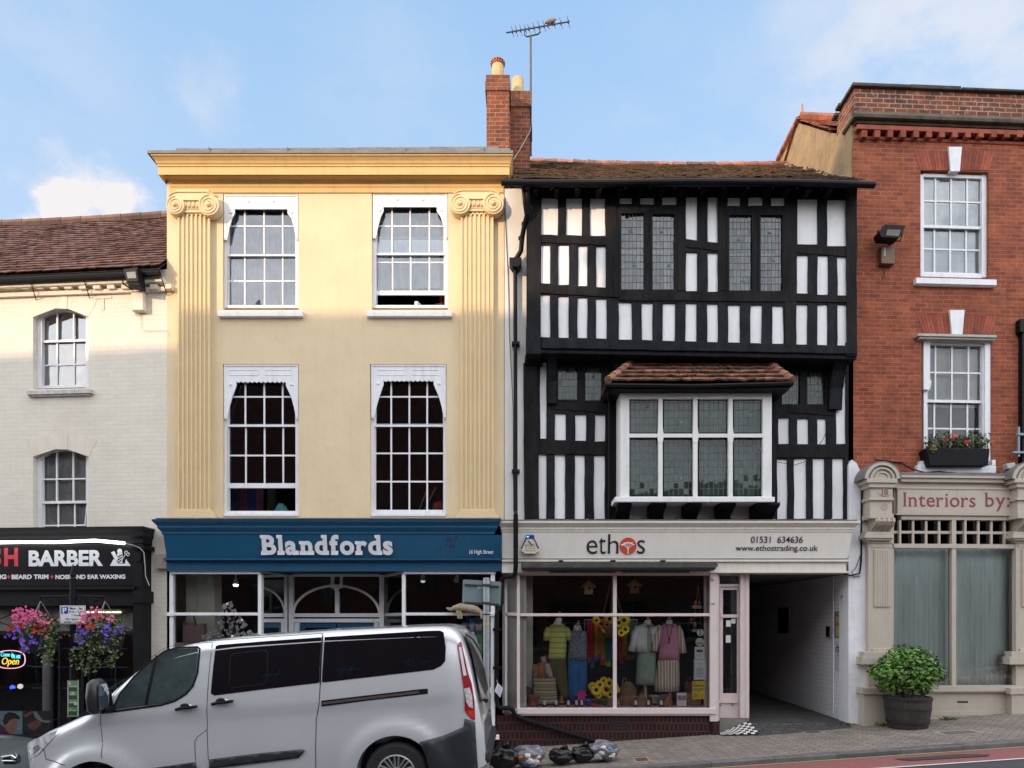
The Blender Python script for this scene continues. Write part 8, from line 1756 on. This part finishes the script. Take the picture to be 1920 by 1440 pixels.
mb = MB()
sr = seam('rail_bar', [(604,1319),(786,1297.5)], van, .026, .012, M('grey_rail', (.16,.14,.13), .3, metal=.6))
panel('side_moulding', [(392,1424),(480,1413),(565,1405),(572,1407),(560,1421),(480,1431),(392,1442)], trim, van, .016, th=.02); panel('side_moulding', [(250,1446),(300,1438),(366,1429),(368,1444),(300,1452),(250,1460)], trim, van, .016, th=.02)
for (a, b) in ((351, 1328), (418, 1318)):
    mb = MB(); x, z = L(a, b-.5); y = -flank(x, z)
    mb.sph((x, y+.006, z-.012), .075, .016, .05, 14, 8, m=1); pts = [L(a-20, b+2.5), L(a-8, b-1), L(a+8, b-2), L(a+20, b-4)]; mb.tube([(p, -flank(p, q)-.035, q) for p, q in pts], [.017,.019,.018,.014], 8); mb.sph((L(a-5,b-5)[0], y-.015, L(a-5,b-5)[1]), .05, .022, .025, 10, 6)
    mb.build('door_handle', [black_paint, silver], van, local=True)
lv = panel('rear_light', [(855,1211),(861,1203),(864,1206),(868,1225),(876,1262),(884,1285),(889,1320),(890,1353),(884,1350),(871,1334),(870,1300),(863,1256)], M('tail_red', (.30,.006,.012), .12, spec=.8), van, .012)
panel('reversing_lens', [(858.5,1214),(863,1214),(870,1250),(874,1267),(868,1268),(864,1245)], M('tail_clear', (.62,.62,.64), .15), lv, .016); panel('indicator_lens', [(869.5,1292),(879,1290),(884,1304),(886,1330),(878,1326),(873,1315)], M('tail_silver', (.50,.48,.49), .2, var=.5, vs=30), lv, .016); panel('brake_lens', [(874,1334),(888,1333),(888.5,1348),(880,1344)], M('tail_bright_red', (.6,.02,.02), .12), lv, .016)
# rear corner, bumper, tailgate with glass
def tail(x): return x
rb = MB(); vs = []; n = 12; zs_ = [.26,.32,.45,.6,.72,.80]
for z in zs_:
    for k in range(n+1):
        q = k/n
        if q < .6: x = 4.74+(5.26-4.74)*(q/.6); y = -(flank(x, z)+.014)
        else: p = (q-.6)/.4; x = 5.26+.13*math.sin(p*PI/2); y = -(flank(5.26, z)+.014)*(1-p)**.5*1 if p < 1 else 0; y = -(flank(5.26,z)+.014)+p*p*.86
        vs.append((x, y, z-.02*(q*0)))
i_ = len(zs_)
body_b = [(r*(n+1)+k, r*(n+1)+k+1, (r+1)*(n+1)+k+1, (r+1)*(n+1)+k) for r in range(i_-1) for k in range(n)]
panel('rear_bumper', [(787,1390),(830,1380),(868,1364),(871,1348),(884,1353),(890,1356),(895,1440),(900,1475),(805,1490),(806,1450),(800,1418)], trim, van, .012, th=.02)
mb = MB(); mb.box(5.08, 5.27, -.84, .86, .34, .52); mb.build('rear_bumper', trim, van, local=True, bev=.05)
mb = MB(); mb.sph((5.22,-.81,.46), .02, .035, .03, 8, 6); mb.build('reflector', M('tail_red', (.30,.006,.012), .12), van, local=True)
tg_ = MB()
zz = [(1.02,5.205),(1.3,5.172),(1.55,5.135),(1.72,5.105),(1.80,5.075)]
vs = []
for (z, x) in zz: vs += [(x+.015, -.74+.10*(z-1.02), z), (x+.015, .74-.10*(z-1.02), z)]
tg_.add(vs, [(2*i, 2*i+1, 2*i+3, 2*i+2) for i in range(len(zz)-1)]); tg_.build('tailgate_window', vg, van, local=True, smooth=True)
mb = MB(); mb.tube([(5.21,-.30,1.0),(5.25,-.5,.99),(5.27,-.62,1.02)], .018, 8); mb.build('rear_wiper', black_paint, van, local=True)
# front: headlight, grille, bonnet gap, mirror
mb = MB()
def nose(x, z, off=.006): return (x, -(flank(x, z)+off), z)
hp = [(62,1401),(66,1390),(74,1379),(86,1370),(104,1359),(116,1352),(122,1350),(112,1362),(100,1376),(90,1389),(80,1396),(66,1405)]
hl = panel('headlight', [(.07,.86),(.09,.93),(.17,1.0),(.30,1.045),(.50,1.10),(.62,1.135),(.56,1.06),(.46,.97),(.34,.88),(.20,.83),(.10,.82)], M('headlight_glass', (.55,.57,.6), .08, var=.5, vs=14, spec=.9), van, .008, raw=True)
panel('headlight_reflector', [(.16,.90),(.24,.95),(.36,.99),(.38,.95),(.28,.89),(.19,.87)], M('chrome', (.75,.75,.76), .12, metal=.95, var=.1, vs=30), hl, .013, raw=True)
seam('bonnet_gap', [(75,1365),(90,1354),(110,1345),(122,1342)], van, .008); seam('bumper_gap', [(60,1404),(76,1408),(80,1425),(125,1434)], van, .008); seam('wing_gap', [(122,1342),(138,1327)], van, .006)
mb = MB(); mb.box(-.02, .06, -.45, .45, .60, .82); mb.box(-.03, .03, -.4, .4, .36, .50); mb.build('grille', black_gloss, van, local=True, bev=.02)
mb = MB(); vs = []
for (x, w) in ((1.0,.80),(1.2,.76),(1.45,.70),(1.7,.64),(1.84,.60)): z = sm(TOP, x)+.006; vs += [(x, -w, z-.012), (x, -w*.4, z+.004), (x, w*.4, z+.004), (x, w, z-.012)]
mb.add(vs, [(4*i+j, 4*i+4+j, 4*i+5+j, 4*i+1+j) for i in range(4) for j in range(3)]); mb.build('windscreen', vgf, van, local=True, smooth=True)
for s_ in (-1, 1):
    mb = MB(); x, z = L(198, 1302); y = s_*(.99+.13)
    mb.loft([(x-.02,y,z-.19,.03,.06),(x-.03,y,z-.15,.075,.105),(x-.025,y,z,.085,.115),(x-.01,y,z+.14,.075,.105),(x,y,z+.18,.03,.06)], 16); mi = mb.build('wing_mirror', M('mirror_shell', (.03,.03,.034), .35, var=.15), van, local=True, smooth=True)
    mb = MB(); mb.tube([(x+.02,y-s_*.02,z-.16),(x+.05,s_*.95,z-.17)], .04, 8); mb.build('mirror_arm', black_paint, mi, local=True)
    if s_ < 0: mb = MB(); mb.loft([(x+.055,y,z-.14,.008,.08),(x+.062,y,z,.01,.09),(x+.058,y,z+.12,.008,.08)], 14); mb.build('mirror_glass', M('mirror_glass', (.3,.36,.4), .05, metal=.9), mi, local=True)
for (cx_, s_) in ((.965,-1),(4.24,-1),(.965,1),(4.24,1)):
    zw = .345 if s_ < 0 else .16
    y0 = s_*.86; mb = MB(); prof = [(.205,-.09),(.215,-.115),(.30,-.118),(.333,-.10),(.345,-.07),(.345,.07),(.333,.10),(.30,.118),(.215,.115),(.205,.09)]
    mb.lathe_y(prof, (cx_, y0, zw), 48); wh = mb.build('wheel', M('tyre_rubber', (.018,.018,.019), .75, var=.2, bump=.2), van, local=True, smooth=False)
    if s_ < 0:
        mb = MB(); mb.lathe_y([(.21,.06),(.212,.112),(.197,.118),(.19,.09),(.16,.075),(.155,.07)], (cx_, y0, zw), 48); 
        for k in range(10):
            a = 2*PI*k/10+.2; e = Vector((math.cos(a),0,math.sin(a))); u = Vector((-math.sin(a),0,math.cos(a))); c = Vector((cx_, y0, zw))
            for (off) in (-.024, .024): mb.tube([c+e*.05+u*off*.6+Vector((0,-.085,0)), c+e*.12+u*off*.8+Vector((0,-.098,0)), c+e*.195+u*off+Vector((0,-.112,0))], .0115, 5)
        mb.lathe_y([(.07,.06),(.068,.10),(.05,.108),(.0,.11)], (cx_, y0, zw), 24); mb.build('hubcap', M('silver_hubcap', (.45,.455,.47), .35, metal=.6), wh, local=True)
        mb = MB(); mb.lathe_y([(.21,.02),(.21,.05)], (cx_, y0, zw), 32); mb.build('wheel_back', black_paint, wh, local=True)
mb = MB(); mb.box(.5, 4.8, -.8, .8, .30, .62); mb.build('underbody', black_paint, van, local=True)
for cx_ in (.965, 4.24):
    mb = MB(); n = 20; vs = []
    for k in range(n+1): a = PI*k/n; vs += [(cx_+.43*math.cos(a), -.99, .345+.43*math.sin(a)), (cx_+.43*math.cos(a), -.5, .345+.43*math.sin(a))]
    mb.add(vs, [(2*k, 2*k+2, 2*k+3, 2*k+1) for k in range(n)]); mb.build('arch_liner', black_paint, van, local=True)
# ---------------------------------------------------------------- nose of the grey car at the lower left
xc = X(42, 4.0); gc = G(xc)+zr(3.8)
car = thing('car', (xc-2, -3.8, gc), 'grey car nose just showing at the lower left corner before the van', 'car')
mb = MB(); rows = []; zN = Z(1400, 4.0)-gc
for (dx, zt, hw) in ((-4.2,.95,.7),(-3.9,1.1,.82),(-3.2,1.36,.78),(-2.4,1.42,.76),(-1.9,1.38,.76),(-1.35,1.02,.84),(-.9,zN+.03,.86),(-.5,zN-.02,.84),(-.25,zN-.09,.80),(-.08,zN-.20,.72),(.03,zN-.34,.62),(.06,zN-.5,.56)):
    rows.append([(xc+dx, -3.8-hw*w, gc+z) for w, z in ((.9,.25),(1,.5),(1,min(zt-.14,.80)),(.97,zt-.08),(.85,zt-.025),(.45,zt),(-.45,zt),(-.85,zt-.025),(-.97,zt-.08),(-1,min(zt-.14,.80)),(-1,.5),(-.9,.25))])
m = 12; mb.v = [p for r in rows for p in r]
for i in range(len(rows)-1):
    for j in range(m): mb.f.append((i*m+j, (i+1)*m+j, (i+1)*m+(j+1)%m, i*m+(j+1)%m)); mb.m.append(0)
mb.f += [tuple(range(m))[::-1], tuple((len(rows)-1)*m+j for j in range(m))]; mb.m += [0, 0]
mb.build('body', M('grey_car_paint', (.16,.18,.195), .3, metal=.5, var=.03, coat=.7), car, smooth=True, subd=2)
mb = MB(); mb.sph((xc-.12,-3.8-.66,gc+zN-.17), .15, .10, .07, 14, 8); mb.build('headlight', M('headlight_glass', (.55,.57,.6), .08), car)
mb = MB(); mb.pp([(2,1419),(22,1416),(29,1421),(28,1434),(4,1434)], 4.4, 4.5); mb.build('grille', black_gloss, car, bev=.02)
mb = MB(); mb.tube([rpt(3,1420,4.52), rpt(22,1417,4.52), rpt(29,1422,4.52)], .012, 6); mb.tube([rpt(4,1427,4.51), rpt(28,1427,4.51)], .01, 6); mb.lathe_y([(.035,0),(.035,.02)], rpt(27,1417,4.5), 14); mb.build('chrome_trim', M('chrome', (.75,.75,.76), .12, metal=.95), car)
for dx in (-3.4, -.85):
    for s_ in (-1, 1):
        mb = MB(); mb.lathe_y([(.2,-.09),(.3,-.1),(.32,-.06),(.32,.06),(.3,.1),(.2,.09)], (xc+dx,-3.8+s_*.74,gc+.28-(.12 if s_ > 0 else 0)), 28); mb.build('wheel', M('tyre_rubber', (.018,.018,.019), .75), car)
# ---------------------------------------------------------------- birds
def bird(name, pts, rad, legs, mat, label, beakm):
    q = thing(name, pts[1], label, 'bird'); mb = MB(); mb.tube(pts, rad, 10); mb.build('body', mat, q, smooth=True, subd=1)
    b = MB(); a = Vector(pts[-1]); dr = (Vector(pts[-1])-Vector(pts[-2])).normalized(); b.tube([a, a+dr*.035+Vector((0,0,-.012))], [.012,.002], 6); b.build('beak', beakm, q)
    l = MB()
    for (p, e) in legs: l.tube([p, e], .006, 5)
    l.build('legs', M('bird_leg', (.3,.1,.08), .7), q)
    e = MB(); c = Vector(pts[-2]); e.sph((c.x, c.y-.028, c.z+.008), .006); e.build('eye', black_paint, q)
YAW = [X(313), -.075]
p = lambda a, b: rpt(a, b, -2.3)
pts = [p(6.5,411), p(9.5,407.5), p(14,403.5), p(19.5,400.5), p(24,397.8), p(26.5,395.5), p(28.5,395)]; off = YAW[1]*(pts[2][0]-YAW[0]); pts = [(a, b+off, c) for a, b, c in pts]
bird('dove', pts, [.02,.045,.085,.095,.06,.042,.02], [((pts[2][0]+.02,pts[2][1]-.03,pts[2][2]-.06),(pts[2][0]+.02,pts[2][1]-.03,pts[2][2]-.16)),((pts[2][0]+.05,pts[2][1]+.03,pts[2][2]-.06),(pts[2][0]+.05,pts[2][1]+.03,pts[2][2]-.16))], M('white_feather', (.72,.70,.68), .8, var=.08), 'white dove perched on the plum tiled roof ridge at the far left', M('dark_beak', (.05,.04,.04), .5))
YAW = [0, 0]
p = lambda a, b: rpt(a, b, -1.2)
pts = [p(1021,43.5), p(1025,42), p(1029,40.5), p(1034,40.2), p(1038,39.3), p(1039.6,36.8), p(1041,36.6)]
bird('pigeon', pts, [.012,.03,.055,.058,.04,.028,.012], [((pts[3][0]-.02,pts[3][1]-.02,pts[3][2]-.03),(pts[3][0]-.02,pts[3][1]-.02,pts[3][2]-.08)),((pts[3][0]+.02,pts[3][1]+.02,pts[3][2]-.03),(pts[3][0]+.02,pts[3][1]+.02,pts[3][2]-.08))], M('grey_brown_feather', (.20,.17,.155), .85, var=.25, vs=18), 'grey brown pigeon perched on the television aerial', M('dark_beak', (.05,.04,.04), .5))
